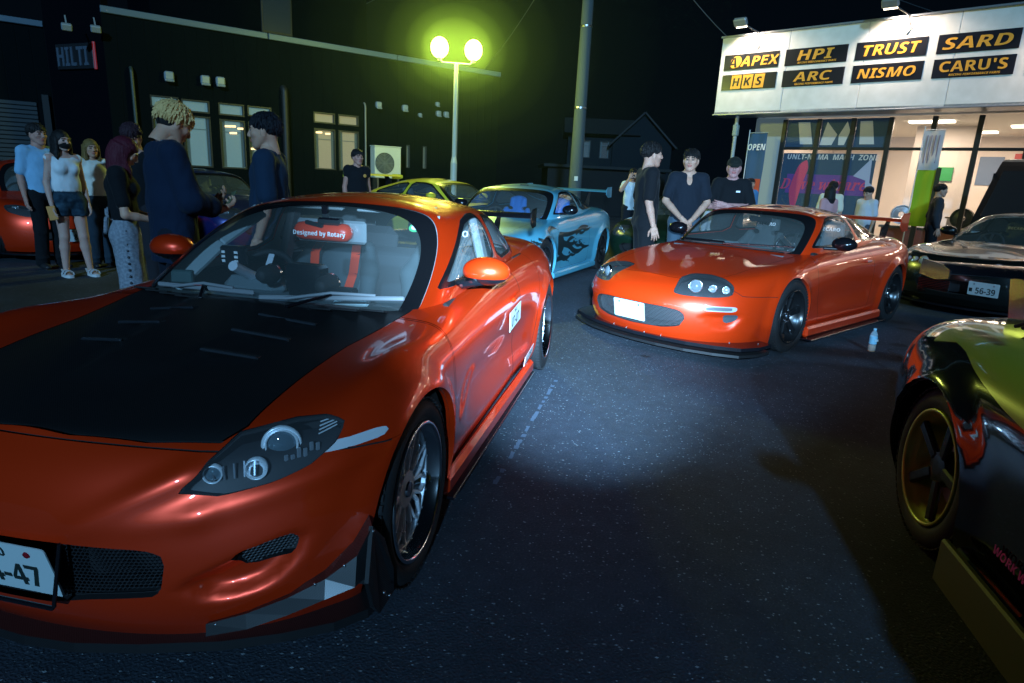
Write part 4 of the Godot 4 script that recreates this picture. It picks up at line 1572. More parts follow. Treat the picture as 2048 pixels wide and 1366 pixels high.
	bar(fr, C(0, -.088, .17), C(0, .08, .17), .010, .012, .004)
	var frn := put("plate_frame", fr, M.black_gloss, root)
	frn.position = C(2.097, .37, .012)
	frn.rotation.z = .24
	wing(root, C(-2.02, 1.09, 0), 1.3, .2, .14, M.black_gloss, M.black_gloss, .14, .36)
	# stickers on the flank
	var ds := part("number_sticker", root, C(-.28, .625, .8745))
	ds.rotation = Vector3(0, PI, 0)
	ds.rotate_object_local(Vector3.BACK, .06)
	put("sticker_sheet", slab(Soup.new(), Transform3D(Basis(), Vector3.ZERO), PackedVector2Array([Vector2(-.155, -.055), Vector2(.155, -.055), Vector2(.155, .055), Vector2(-.155, .055)]), .002), M.plate, ds)
	put("sticker_number", letters("07-07", .058, .001, Transform3D(Basis(), Vector3(.0, -.014, .0015))), M.plate_ink, ds)
	put("sticker_lettering", letters("JRSCC", .02, .001, Transform3D(Basis(), Vector3(.0, .037, .0015))), M.plate_ink, ds)
	var st2 := part("sill_sticker", root, C(-.70, .285, .898))
	st2.rotation = Vector3(.12, PI + .03, 0)
	put("sticker_sheet", slab(Soup.new(), Transform3D(), PackedVector2Array([Vector2(-.19, -.03), Vector2(.19, -.03), Vector2(.19, .03), Vector2(-.19, .03)]), .002), M.plain(Color(.75, .5, .5), .5), st2)
	put("sticker_lettering", letters("AUTOEXE", .036, .001, Transform3D(Basis(), Vector3(0, 0, .0015)), .2, 1.1), M.plate_ink, st2)
	# cabin
	inside_basic(root, sp)
	seat(root, C(-.32, .28, -.37), M.seat, M.strap, "")
	seat(root, C(-.32, .28, .37), M.seat, M.strap, "RECARO", false)
	var bs := Soup.new()
	box_at(bs, Vector3(-.72, .62, 0), Vector3(.12, .6, 1.15), .05)
	for s in [-1.0, 1.0]: rbox(bs, Transform3D(Basis(Vector3.BACK, .25), Vector3(-.78, .74, s * .3)), Vector3(.14, .62, .46), .06)
	put("rear_bench", bs, M.cloth(Color(.05, .055, .058)), root)
	steering_wheel(root, C(.26, .80, -.37), .17, M.black, M.rim_dark)
	# pale trim inside the windscreen pillars and along the roof edge
	for s in [-1.0, 1.0]:
		var pt := Soup.new()
		bar(pt, C(.66, .83, .615 * s), C(.36, 1.02, .565 * s), .02, .10, .01, C(.3, .5, .6 * s))
		bar(pt, C(.36, 1.02, .565 * s), C(.08, 1.165, .495 * s), .02, .085, .01, C(.3, .5, .6 * s))
		put("pillar_trim", pt, M.plain(Color(.30, .36, .37), .7), root)
		var bp := Soup.new()
		bar(bp, C(-.40, .80, .665 * s), C(-.40, 1.17, .57 * s), .10, .05, .012, Vector3(0, 0, 1))
		put("door_pillar", bp, M.plain(Color(.16, .19, .2), .6), root)
	var vz := Soup.new()
	for w in [-.25, .25]: rbox(vz, Transform3D(Basis(Vector3.BACK, -.25), C(-.02, 1.205, w)), Vector3(.12, .015, .42), .006)
	put("sun_visor", vz, M.plain(Color(.28, .33, .34), .8), root)
	# meters and small gear on the dashboard
	for g in [[C(.50, .885, -.22), .045], [C(.56, .87, .12), .045]]:
		var o := part("boost_gauge", root)
		var b := Soup.new()
		lathe(b, Transform3D(Basis(Vector3(0, 0, -1), Vector3.UP, Vector3(1, 0, 0)), g[0]), [Vector2(0, .05), Vector2(g[1] * .5, .05), Vector2(g[1] * .6, .04), Vector2(g[1] * .95, .01), Vector2(g[1], -.01), Vector2(g[1], -.06)], 24, true)
		put("gauge_pod", b, M.black, o)
		var q := Soup.new()
		lathe(q, Transform3D(Basis(Vector3(0, 0, -1), Vector3.UP, Vector3(1, 0, 0)), g[0]), [Vector2(g[1] + .003, -.055), Vector2(g[1] + .005, -.066), Vector2(g[1], -.07)], 24)
		put("gauge_ring", q, M.chrome, o)
	var bx := Soup.new()
	rbox(bx, Transform3D(Basis(Vector3.UP, .1), C(.42, .955, -.44)), Vector3(.05, .10, .13), .012)
	rbox(bx, Transform3D(Basis(Vector3.UP, -.1), C(.50, .885, -.0)), Vector3(.1, .14, .19), .015)
	rbox(bx, Transform3D(Basis(), C(.58, .84, .22)), Vector3(.08, .06, .13), .01)
	rbox(bx, Transform3D(Basis(), C(.65, .845, .02)), Vector3(.02, .03, .05), .004)
	put("dashboard_gear", bx, M.black_gloss, root)
	var pk := Soup.new()
	for k in 6: rbox(pk, Transform3D(Basis(), C(.448, .93 + (k % 3) * .022, -.48 + (k / 3) * .07)), Vector3(.004, .012, .02))
	put("gear_labels", pk, M.white_print, root)
	var et := Soup.new()
	rbox(et, Transform3D(Basis(Vector3.UP, .3), C(.66, .875, -.55)), Vector3(.03, .06, .10), .006)
	put("toll_reader", et, M.plain(Color(.03, .07, .07), .4), root)
	var ms := Soup.new()
	rbox(ms, Transform3D(Basis(Vector3.BACK, .12), C(.70, .80, -.12)), Vector3(.16, .006, .15), .002)
	put("dashboard_mat", ms, M.cloth(Color(.12, .2, .3)), root)
	var tw := Soup.new()
	rbox(tw, Transform3D(Basis(Vector3.UP, .3), C(.60, .815, .28)), Vector3(.14, .03, .16), .012)
	put("folded_cloth", tw, M.cloth(Color(.4, .55, .58)), root)
	# red tube in front of the rear-view mirror
	var tb := part("mirror_tube", root)
	var ts := Soup.new()
	var ctr := C(.27, 1.09, -.03)
	lathe(ts, Transform3D(Basis(), ctr), [Vector2(0, .155), Vector2(.025, .15), Vector2(.042, .13), Vector2(.046, .10), Vector2(.046, -.10), Vector2(.042, -.13), Vector2(.025, -.15), Vector2(0, -.155)], 24, true)
	put("tube_shell", ts, M.plain(Color(.62, .04, .012), .35), tb)
	put("tube_lettering", letters("Designed by Rotary", .022, .002, Transform3D(Basis(Vector3.UP, PI / 2), ctr + Vector3(.047, -.01, 0)), 0.0, 1.0, "Droid Sans", 700), M.white_print, tb)
	var mb := Soup.new()
	box_at(mb, ctr + Vector3(-.05, .0, -.02), Vector3(.03, .115, .38), .012)
	put("mirror_case", mb, M.plain(Color(.35, .4, .42), .3, .5), tb)
	var mk := Soup.new()
	box_at(mk, ctr + Vector3(.02, .055, -.05), Vector3(.06, .035, .12), .01)
	bar(mk, ctr + Vector3(.03, .045, .08), ctr + Vector3(.045, .03, -.02), .02, .02, .004)
	bar(mk, ctr + Vector3(-.03, .04, 0), ctr + Vector3(-.02, .13, 0), .03, .03, .006)
	put("mirror_camera", mk, M.black_gloss, tb)
	# tinted strip and inspection sticker on the windscreen
	var sk2 := Soup.new()
	var n0 := Vector3(.5, .75, 0).normalized()
	lathe(sk2, Transform3D(Basis(Vector3(0, 0, -1), Vector3(-.80, .6, 0), Vector3(.6, .8, 0)), C(.215, 1.135, .44)), [Vector2(0, .001), Vector2(.035, .001)], 24)
	put("screen_sticker", sk2, M.plain(Color(.05, .35, .12), .5), root)
	var sk3 := Soup.new()
	lathe(sk3, Transform3D(Basis(Vector3(0, 0, -1), Vector3(-.80, .6, 0), Vector3(.6, .8, 0)), C(.216, 1.136, .44)), [Vector2(0, .002), Vector2(.022, .002)], 20)
	put("screen_sticker", sk3, M.white_print, root)

func height_on(s: Soup, x: float, w: float) -> float:
	var best := 1e9
	var y := 0.0
	for v in s.p:
		var d := Vector2(v.x - x, -v.z - w).length_squared()
		if d < best:
			best = d
			y = v.y
	return y


func build_long_hero() -> void:
	var root := thing("orange_fastback", "orange fastback with white blank plate, black splitter and open steering wheel showing", "car")
	at_car(root, 2.796, -7.059, 2.400)
	var hl := .8
	var st := func(v: Vector3) -> Vector3: return Vector3(1.3 + (v.x - 1.3) * 1.15, v.y, v.z) if v.x > 1.3 else v
	var hpoly := round_poly(turn_poly([C(2.31, .54, .34), C(2.24, .648, .385), C(2.16, .678, .49), C(2.06, .684, .60), C(2.01, .668, .675), C(1.985, .62, .725), C(2.03, .548, .745), C(2.15, .528, .68), C(2.31, .525, .45)], hl), 1)
	var hood := PackedVector2Array([Vector2(.66, -.2), Vector2(.66, .62), Vector2(.72, .675), Vector2(1.1, .665), Vector2(1.5, .64), Vector2(1.8, .61), Vector2(1.93, .57), Vector2(2.05, .47), Vector2(2.14, .36), Vector2(2.17, .2), Vector2(2.175, -.2)])
	var sp := {
		"nu": 8, "nv": 8, "body": warped(net_long(), st), "green": green_long(), "paint": M.orange_b, "glass": M.glass, "lit_cabin": false,
		"cabin": cabin_poly("long"), "axles": [1.275, -1.275], "wheel_r": .325, "arch_r": .352,
		"windows": shared_windows("long"),
		"shape": func(v: Vector3, n: Vector3) -> Vector3:
			v = arch_flare(v, n, [1.275, -1.275], .325, .352, .028)
			if v.z < 0.0 and v.x > 1.6:
				v = dent(v, round_poly([Vector2(.56, .40), Vector2(.80, .425), Vector2(.83, .36), Vector2(.76, .24), Vector2(.66, .26)], 2), Vector2(-v.z, v.y), Vector3(-.9, 0, .2), .045, .05)
			if v.x < .8 and v.x > -.8 and v.z < -.7:
				var e := smoothstep(.8, .5, v.x) * smoothstep(-.8, -.5, v.x)
				v.z += .012 * e * exp(-pow((v.y - .42) / .12, 2.0))
			return v,
		"holes": [
			{"name": "headlight", "proj": "turn", "ang": hl, "gate": 1.4, "poly": hpoly},
			{"name": "mouth", "proj": "front", "gate": 1.6, "poly": PackedVector2Array([Vector2(-.2, .425), Vector2(.30, .42), Vector2(.43, .405), Vector2(.47, .375), Vector2(.478, .335), Vector2(.435, .265), Vector2(.30, .235), Vector2(-.2, .215)])},
		],
		"prints": [
			{"name": "indicator", "proj": "front", "gate": 1.5, "mat": M.plain(Color(.5, .53, .56), .15, .3), "proud": .003, "poly": rect_round_at(Vector2(.69, .44), .185, .042, .018)},
			{"name": "indicator_lens", "proj": "front", "gate": 1.5, "mat": M.plain(Color(.12, .12, .13), .2), "proud": .005, "poly": rect_round_at(Vector2(.685, .44), .15, .026, .011)},
			{"name": "fog_lamp", "proj": "front", "gate": 1.5, "mat": M.plain(Color(.3, .34, .38), .08, .8), "proud": .002, "poly": round_poly([Vector2(.70, .395), Vector2(.79, .395), Vector2(.77, .34), Vector2(.705, .315)], 1)},
		],
		"panels": [
			{"name": "bonnet", "proj": "top", "gate": .5, "pair": false, "poly": hood},
			{"name": "front_bumper", "proj": "side", "gate": -1.0, "pair": false, "poly": PackedVector2Array([Vector2(2.7, -.2), Vector2(1.2, -.2), Vector2(1.2, .53), Vector2(1.62, .53), Vector2(1.95, .545), Vector2(2.12, .70), Vector2(2.7, .8)])},
			{"name": "door", "proj": "side", "gate": .5, "poly": PackedVector2Array([Vector2(.70, .845), Vector2(.76, .77), Vector2(.755, .66), Vector2(.68, .42), Vector2(.58, .2), Vector2(-.62, .2), Vector2(-.66, .4), Vector2(-.62, .7), Vector2(-.52, .895), Vector2(.3, .865)])},
		],
	}
	var r := car_shell(root, sp)
	for m in [false, true]:
		var o := part("headlight", root)
		var cover: Soup = r.headlight.inset(.001)
		var housing := Soup.new().add(r.headlight.inset(.06)).add(flange(r.headlight_edge, .063, Vector3(-.9, -.1, .3).normalized(), .5))
		put("lamp_housing", housing.mirrored() if m else housing, M.plain(Color(.005, .006, .007), .55), o)
		put("lamp_cover", cover.mirrored() if m else cover, M.lens, o)
		for q in [[C(2.175, .603, .475), C(.9, .1, .35), .050], [C(2.10, .592, .59), C(.9, .1, .4), .029], [C(2.03, .588, .672), C(.85, .1, .5), .027]]:
			var bowl := Soup.new()
			var dome := Soup.new()
			lamp_round(bowl, dome, q[0], q[1], q[2])
			put("lamp_reflector", bowl.mirrored() if m else bowl, M.chrome, o)
			put("lamp_lens", dome.mirrored() if m else dome, M.plain(Color(.6, .66, .7), .05, .75) if q[2] < .05 else M.plain(Color(.16, .2, .22), .04, .3), o)
			if q[2] > .05:
				for k in 12:
					var an := TAU * k / 12
					var f := rbox(Soup.new(), Transform3D(Basis(Vector3.UP, .4), q[0] + C(-.012 - .01 * (k % 2), sin(an) * .042, cos(an) * .042)), Vector3(.008, .014, .014), .003)
					put("lamp_facet", f.mirrored() if m else f, M.chrome, o)
	var dk := Soup.new().add((r.mouth as Soup).inset(.10)).add(flange(r.mouth_edge, .11, Vector3(-1, 0, 0), .8))
	put("intake_duct", dk.both(), M.black, root)
	var mp: PackedVector2Array = sp.holes[1].poly
	mesh_grille("intake_mesh", root, Vector2(-.49, .21), Vector2(.49, .43), func(w, y): return C(2.365 - w * w * .45 - .02, y, w) if poly_sd(Vector2(absf(w), y), mp) < 0.0 else Vector3.ZERO, .013, M.plain(Color(.16, .17, .18), .4, .7))
	plate(root, C(2.425, .345, 0), -.22, "", "", true)
	# splitter in two steps, with its screws
	var ob := [Vector2(2.30, 0), Vector2(2.285, .25), Vector2(2.235, .5), Vector2(2.15, .72), Vector2(2.04, .90), Vector2(1.86, .965), Vector2(1.66, .97)]
	for lay in [[.0, .075, .022, M.carbon], [-.02, .13, .03, M.black_gloss]]:
		var outline: Array = []
		for k in range(ob.size() - 1, 0, -1): outline.append(Vector2(ob[k].x + lay[0] + .06, -ob[k].y))
		for q in ob: outline.append(Vector2(q.x + lay[0] + .06, q.y))
		outline.append_array([Vector2(1.6, .5), Vector2(1.6, -.5)])
		var lip := Soup.new()
		slab(lip, Transform3D(Basis(Vector3(1, 0, 0), Vector3(0, 0, -1), Vector3(0, 1, 0)), Vector3(0, lay[1], 0)), PackedVector2Array(outline), lay[2])
		put("front_splitter", lip, lay[3], root)
	var rv := Soup.new()
	for s in [1.0, -1.0]:
		for k in 6: ball(rv, C(lerpf(2.31, 1.8, pow(k / 5.0, 2.0)), .148, (.1 + k * .16) * s), Vector3.ONE * .006, 8)
	put("rivets", rv, M.steel, root)
	for s in [1.0, -1.0]:
		var sk := Soup.new()
		bar(sk, C(.92, .14, .90 * s), C(-.9, .14, .92 * s), .06, .10, .02)
		put("side_skirt", sk, M.orange_b, root)
		var sb := Soup.new()
		bar(sb, C(.95, .078, .93 * s), C(-.93, .078, .95 * s), .12, .014, .004)
		put("sill_blade", sb, M.black_gloss, root)
		for ax in [1.275, -1.275]:
			wheel(root, C(ax, .325, .80 * s), .325, .25, .235, "six", M.rim_black, M.rim_black, .0, .03)
	# cowl and wipers
	var cw := Soup.new()
	for k in 12:
		var w0 := -.6 + k * .1
		rbox(cw, Transform3D(Basis(Vector3.BACK, .2), C(.93 - w0 * w0 * .40, .842 - w0 * w0 * .02, w0)), Vector3(.09, .008, .108), .003)
	put("cowl_panel", cw, M.black, root)
	for wv in [[C(.92, .868, -.05), C(.72, .89, .60)], [C(.83, .87, -.56), C(.93, .885, -.02)]]:
		var b := Soup.new()
		bar(b, wv[0], wv[1], .014, .02, .005)
		put("wiper", b, M.black_gloss, root)
	door_mirror(root, C(.40, .945, .93), M.black_gloss, C(.47, .895, .76))
	inside_basic(root, sp)
	seat(root, C(-.30, .26, -.37), M.seat, M.strap, "RECARO", false)
	seat(root, C(-.30, .26, .37), M.seat, M.strap, "RECARO", false)
	steering_wheel(root, C(.26, .84, .37), .185, M.black_gloss, M.steel)
	var rm := Soup.new()
	box_at(rm, C(.30, 1.11, .0), Vector3(.03, .06, .25), .012)
	bar(rm, C(.30, 1.12, 0), C(.30, 1.19, 0), .02, .02, .005)
	put("rear_mirror", rm, M.black_gloss, root)
	wing(root, C(-2.0, 1.12, 0), 1.36, .22, .2, M.orange_b, M.black_gloss, .2, .5)
	var dh := Soup.new()
	for s in [1.0, -1.0]: rbox(dh, Transform3D(Basis(), C(-.42, .74, .895 * s)), Vector3(.15, .03, .02), .01)
	put("door_handle", dh, M.orange_b, root)

func rect_round_at(c: Vector2, w: float, h: float, r: float) -> PackedVector2Array:
	var q := rect_round(w, h, r)
	for k in q.size(): q[k] += c
	return q

func other_car(root: Node3D, kind: String, paint: Material, o: Dictionary) -> Dictionary:
	# the cars further off share the two shells, stretched to their own proportions
	var sx: float = o.get("len", 1.0)
	var sy: float = o.get("tall", 1.0)
	var sz: float = o.get("wide", 1.0)
	var f := func(v: Vector3) -> Vector3: return Vector3(v.x * sx, v.y * sy, v.z * sz)
	var rot := kind == "rotary"
	var ax: float = (1.35 if rot else 1.275) * sx
	var hl := .95 if rot else .8
	var pts: Array = [C(1.955, .575, .41), C(1.90, .64, .475), C(1.83, .692, .535), C(1.72, .712, .64), C(1.645, .70, .73), C(1.71, .652, .735), C(1.785, .612, .70), C(1.93, .562, .53)] if rot else [C(2.14, .53, .38), C(2.08, .645, .42), C(1.98, .685, .55), C(1.85, .67, .69), C(1.86, .56, .74), C(2.0, .515, .66), C(2.13, .512, .48)]
	for k in pts.size(): pts[k] = f.call(pts[k])
	var sc := func(a: PackedVector2Array, kx: float, ky: float) -> PackedVector2Array:
		var q := PackedVector2Array()
		for v in a: q.append(Vector2(v.x * kx, v.y * ky))
		return q
	var wins: Array = []
	for w in shared_windows(kind):
		var c: Dictionary = w.duplicate()
		c.poly = sc.call(w.poly, sx, sy)
		if w.name != o.get("skip_window", ""): wins.append(c)
	var door: Array = [Vector2(.72, .85), Vector2(.78, .70), Vector2(.70, .42), Vector2(.6, .2), Vector2(-.55, .2), Vector2(-.6, .5), Vector2(-.5, .895), Vector2(.3, .87)]
	var sp := {
		"nu": 5, "nv": 5, "body": warped(net_rotary() if rot else net_long(), f), "green": warped(green_rotary() if rot else green_long(), f), "paint": paint, "roof_paint": o.get("roof", paint), "glass": M.glass,
		"cabin": sc.call(cabin_poly(kind), sx, sz), "axles": [ax, -ax], "wheel_r": .33, "arch_r": .365, "windows": wins,
		"shape": func(v: Vector3, n: Vector3) -> Vector3: return arch_flare(v, n, [ax, -ax], .33, .365, o.get("flare", .02)),
		"holes": [{"name": "mouth", "proj": "front", "gate": 1.4, "poly": sc.call(o.get("mouth", PackedVector2Array([Vector2(-.2, .43), Vector2(.38, .42), Vector2(.46, .37), Vector2(.42, .28), Vector2(-.2, .24)])), sz, sy)}],
		"panels": [{"name": "door", "proj": "side", "gate": .5, "poly": sc.call(PackedVector2Array(door), sx, sy)}, {"name": "bonnet", "proj": "top", "gate": .5, "pair": false, "mat": o.get("bonnet", paint), "poly": sc.call(PackedVector2Array([Vector2(.7, -.2), Vector2(.7, .6), Vector2(.76, .64), Vector2(1.2, .6), Vector2(1.7, .55), Vector2(1.84, .46), Vector2(1.93, .2), Vector2(1.94, -.2)]), sx, sz)}],
		"prints": o.get("prints", []),
	}
	if not o.get("round_lamps", false):
		sp.holes.append({"name": "headlight", "proj": "turn", "ang": hl, "gate": 1.1, "poly": round_poly(turn_poly(pts, hl), 1)})
	var r := car_shell(root, sp)
	if r.has("headlight"):
		for m in [false, true]:
			var h := part("headlight", root)
			var housing := Soup.new().add(r.headlight.inset(.05)).add(flange(r.headlight_edge, .053, Vector3(-.9, -.1, .3).normalized(), .5))
			put("lamp_housing", housing.mirrored() if m else housing, M.plain(Color(.03, .032, .036), .3, .4), h)
			var cover: Soup = r.headlight.inset(.001)
			put("lamp_cover", cover.mirrored() if m else cover, M.lens, h)
			for t in [.3, .7]:
				var bowl := Soup.new()
				var dome := Soup.new()
				var c: Vector3 = (pts[0] as Vector3).lerp(pts[4] if rot else pts[3], t) + C(-.05, -.005, 0)
				lamp_round(bowl, dome, c, C(.8, .05, .45), .04)
				put("lamp_reflector", bowl.mirrored() if m else bowl, M.chrome, h)
				put("lamp_lens", dome.mirrored() if m else dome, M.plain(Color(.5, .56, .6), .05, .75), h)
	else:
		var bs: Soup = r.body_soup
		for s in [1.0, -1.0]:
			var h := part("headlight", root)
			var bowl := Soup.new()
			var dome := Soup.new()
			for k in 3:
				var w: float = [.42, .55, .66][k] * sz
				var x := surf_x(bs, w, .60 * sy) - .01
				lamp_round(bowl, dome, C(x, .60 * sy, w * s), C(1, .08, .25 * s), [.068, .045, .038][k])
			put("lamp_reflector", bowl, M.chrome, h)
			tag_kind(put("lamp_lens", dome, M.plain(Color(.6, .68, .75), .05, .6), h), "stuff")
	var dk := Soup.new().add((r.mouth as Soup).inset(.08)).add(flange(r.mouth_edge, .09, Vector3(-1, 0, 0), .8))
	put("intake_duct", dk.both(), M.black, root)
	door_mirror(root, C(.37 * sx, .955 * sy, .88 * sz), o.get("mirror", paint), C(.45 * sx, .90 * sy, .74 * sz))
	for x in [ax, -ax]:
		for s in [1.0, -1.0]:
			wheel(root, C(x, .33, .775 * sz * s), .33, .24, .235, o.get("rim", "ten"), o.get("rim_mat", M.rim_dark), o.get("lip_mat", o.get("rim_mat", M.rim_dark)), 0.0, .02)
	for s in [1.0, -1.0]:
		var sk := Soup.new()
		bar(sk, C(.92 * sx, .14, .87 * sz * s), C(-.92 * sx, .14, .89 * sz * s), .06, .09, .02)
		put("side_skirt", sk, paint, root)
	var lip := Soup.new()
	var ob: Array = []
	for k in 13:
		var a := PI * (k / 12.0 - .5)
		ob.append(Vector2((1.55 + .57 * cos(a)) * sx, .87 * sz * sin(a)))
	slab(lip, Transform3D(Basis(Vector3(1, 0, 0), Vector3(0, 0, -1), Vector3(0, 1, 0)), Vector3(0, .1, 0)), PackedVector2Array(ob), .025)
	put("front_splitter", lip, M.black_gloss, root)
	inside_basic(root, sp)
	for s in [1.0, -1.0]: seat(root, C(-.3 * sx, .28, .37 * s), o.get("seat", M.seat), M.strap, o.get("seat_text", ""), o.get("harness", false))
	steering_wheel(root, C(.26, .82, -.37), .17, M.black, M.black)
	if o.has("wing"):
		wing(root, C(-1.95 * sx, o.wing, 0), 1.5, .26, o.wing - .93 * sy, o.get("wing_mat", paint), M.black_gloss, o.get("end_h", .2), .4)
	if o.has("plate"):
		plate(root, C(o.plate_x, o.get("plate_y", .36), o.get("plate_w", 0.0)), -.1, "", o.plate, false, o.get("kana", ""))
	return r

func flame(o: Array, base: Vector2, dir: float, l: float, w: float, curl: float) -> void:       # one licking tongue as an outline
	var a: Array = []
	var b: Array = []
	for k in 9:
		var t := k / 8.0
		var c := base + Vector2(cos(dir), sin(dir)) * l * t + Vector2(-sin(dir), cos(dir)) * curl * sin(PI * t * 1.3)
		var hw := w * (1.0 - t) * (.75 + .5 * sin(PI * t))
		var nn := Vector2(-sin(dir), cos(dir))
		a.append(c + nn * hw)
		b.append(c - nn * hw)
	b.reverse()
	a.append_array(b.slice(1))
	o.append(PackedVector2Array(a))

func build_other_cars() -> void:
	var ice := M.paint(Color(.10, .40, .54), .3, .35)
	var flame_mat := M.paint(Color(.012, .03, .035), .2, .4)
	var tongues: Array = []
	for q in [[Vector2(.75, .46), -3.0, .75, .055, .08], [Vector2(.72, .55), -2.85, .95, .05, -.07], [Vector2(.8, .63), -3.05, 1.15, .05, .06], [Vector2(.78, .70), -3.2, 1.35, .04, .05], [Vector2(.5, .52), -3.3, .6, .04, -.06], [Vector2(.2, .60), -2.95, .7, .035, .06], [Vector2(1.55, .68), -3.1, .6, .03, .04], [Vector2(1.5, .62), -3.3, .5, .025, -.04], [Vector2(.35, .44), -3.0, .55, .03, .05], [Vector2(.0, .70), -3.2, .6, .03, .05]]:
		flame(tongues, q[0], q[1], q[2], q[3], q[4])
	for q in [[Vector2(.85, .35), -3.0, .8, .045, -.05], [Vector2(.3, .50), -3.05, .9, .05, .07], [Vector2(.1, .66), -3.25, .9, .045, -.05], [Vector2(-.1, .56), -2.95, .7, .04, .06], [Vector2(-.2, .74), -3.15, .6, .03, .04], [Vector2(1.7, .66), -3.05, .8, .03, .05], [Vector2(1.2, .74), -3.2, .5, .03, -.04]]:
		flame(tongues, q[0], q[1], q[2], q[3], q[4])
	tongues.append(round_poly([Vector2(.82, .40), Vector2(.84, .72), Vector2(.6, .66), Vector2(.55, .5), Vector2(.66, .42)], 1))
	var prints: Array = []
	for t in tongues: prints.append({"name": "flame_print", "proj": "side", "gate": .5, "mat": flame_mat, "proud": .0015 + .0002 * prints.size(), "poly": t})
	var c := thing("blue_coupe", "light blue coupe with dark flames on its flank and a high rear wing", "car")
	at_car(c, .074, -9.79, 1.98)
	other_car(c, "long", ice, {"tall": 1.06, "len": 1.02, "prints": prints, "seat": M.seat_blue, "wing": 1.26, "end_h": .16, "rim": "ten", "rim_mat": M.rim_black, "flare": .03, "plate": "38-06", "plate_x": 2.33, "mirror": M.black_gloss})
	c = thing("black_sedan", "black sedan with round paired headlamps, silver intercooler and number 56-39", "car")
	at_car(c, 7.25, -9.12, 2.56)
	var blk := M.paint(Color(.006, .008, .007), .1, .25)
	var r := other_car(c, "rotary", blk, {"tall": 1.02, "round_lamps": true, "rim": "five", "rim_mat": M.rim_dark, "plate": "56-39", "plate_x": 2.085, "plate_y": .37, "plate_w": .36, "kana": "た", "seat_text": "RECARO"})
	var ic := Soup.new()
	for k in 9: box_at(ic, C(2.02, .235 + k * .021, -.22), Vector3(.05, .011, .38), .003)
	put("intercooler_fins", ic, M.chrome, c)
	c = thing("navy_coupe", "navy blue coupe parked behind the group of talking men, nose to the lamp post", "car")
	at_car(c, -6.0, -12.2, .64)
	other_car(c, "long", M.paint(Color(.008, .016, .11), .4, .3), {"tall": 1.03, "rim": "ten", "rim_mat": M.rim_black, "flare": .03})
	c = thing("orange_hatch", "orange coupe behind the woman in shorts, dark windscreen with a white banner", "car")
	at_car(c, -7.5, -10.2, .78)
	other_car(c, "rotary", M.orange, {"tall": 1.05, "rim": "ten", "rim_mat": M.rim_black, "plate": "86-20", "plate_x": 2.13})
	put("screen_banner", letters("BRIDE", .06, .002, Transform3D(Basis(Vector3.UP, PI / 2) * Basis(Vector3.RIGHT, -1.0), C(.30, 1.235, -.0)), 0.0, 1.5), M.white_print, c)
	c = thing("yellow_coupe", "yellow coupe whose rounded roof and wing show beside the lamp post", "car")
	at_car(c, -1.55, -13.3, .55)
	other_car(c, "long", M.paint(Color(.58, .50, .03), .0, .35), {"tall": 1.06, "rim": "five", "wing": 1.33, "end_h": .1})
	c = thing("dark_coupe", "dark green coupe parked behind the wing of the flame car", "car")
	at_car(c, 3.4, -12.4, 2.2)
	other_car(c, "long", M.paint(Color(.01, .03, .015), .3, .3), {"tall": 1.06, "rim": "ten", "rim_mat": M.rim_black})
	c = thing("black_van", "tall black van behind the black sedan, its windscreen mirroring the lit shop", "van")
	at_car(c, 10.1, -12.1, 2.5)
	var vb := Soup.new()
	var prof := round_poly([Vector2(1.9, .3), Vector2(1.92, .75), Vector2(1.72, 1.12), Vector2(1.05, 2.0), Vector2(.8, 2.22), Vector2(-1.85, 2.26), Vector2(-1.95, 2.0), Vector2(-2.0, .35)], 2)
	slab(vb, Transform3D(), prof, 1.66)
	put("body", vb, M.plain(Color(.006, .007, .008), .3), c)
	put("windscreen", bar(Soup.new(), C(1.71, 1.15, 0), C(1.08, 1.975, 0), 1.46, .03, .01, Vector3(.8, .6, 0)), M.plain(Color(.02, .02, .022), .04), c)
	for s in [1.0, -1.0]:
		put("side_window", box_at(Soup.new(), C(.75, 1.62, .835 * s), Vector3(.8, .62, .02), .005), M.plain(Color(.01, .012, .014), .06), c)
		put("side_window", box_at(Soup.new(), C(-.6, 1.65, .835 * s), Vector3(1.6, .6, .02), .005), M.plain(Color(.01, .012, .014), .06), c)
		put("headlight", rbox(Soup.new(), Transform3D(), Vector3(.05, .2, .32), .02).moved(Transform3D(Basis(), C(1.87, .82, .6 * s))), M.chrome, c)
		for x in [1.2, -1.2]: wheel(c, C(x, .32, .74 * s), .32, .2, .2, "five", M.rim_dark, M.rim_dark)
	put("bumper", box_at(Soup.new(), C(1.93, .45, 0), Vector3(.12, .3, 1.66), .04), M.black, c)
	# the nearest car, only its right rear in the picture
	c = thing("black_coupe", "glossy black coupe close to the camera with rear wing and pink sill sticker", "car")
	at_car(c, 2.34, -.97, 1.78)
	other_car(c, "long", M.paint(Color(.005, .006, .006), .1, .12), {"tall": .93, "rim": "five", "flare": .035, "wing": 1.07, "wing_mat": M.black_gloss, "roof": M.paint(Color(.30, .36, .02), .0, .3), "lip_mat": M.plain(Color(.30, .34, .05), .35, .3), "rim_mat": M.rim_black, "end_h": .07, "skip_window": "quarter_window", "prints": [{"name": "shoulder_reflection", "pair": true, "proj": "side", "gate": .4, "proud": .002, "mat": M.paint(Color(.30, .36, .03), .0, .3), "poly": round_poly([Vector2(-1.66, .78), Vector2(-1.4, .835), Vector2(-.75, .70), Vector2(-.3, .66), Vector2(-.3, 1.2), Vector2(-1.66, 1.2)], 1)}, {"name": "bumper_highlight", "proj": "side", "gate": .3, "mat": M.paint(Color(.30, .36, .03), .0, .3), "poly": round_poly([Vector2(-1.78, .22), Vector2(-1.80, .50), Vector2(-2.02, .42), Vector2(-2.3, .3), Vector2(-2.3, .18)], 1)}]})  # lime roof, rim lips and prints are painted for reflected yellow-green lamp light
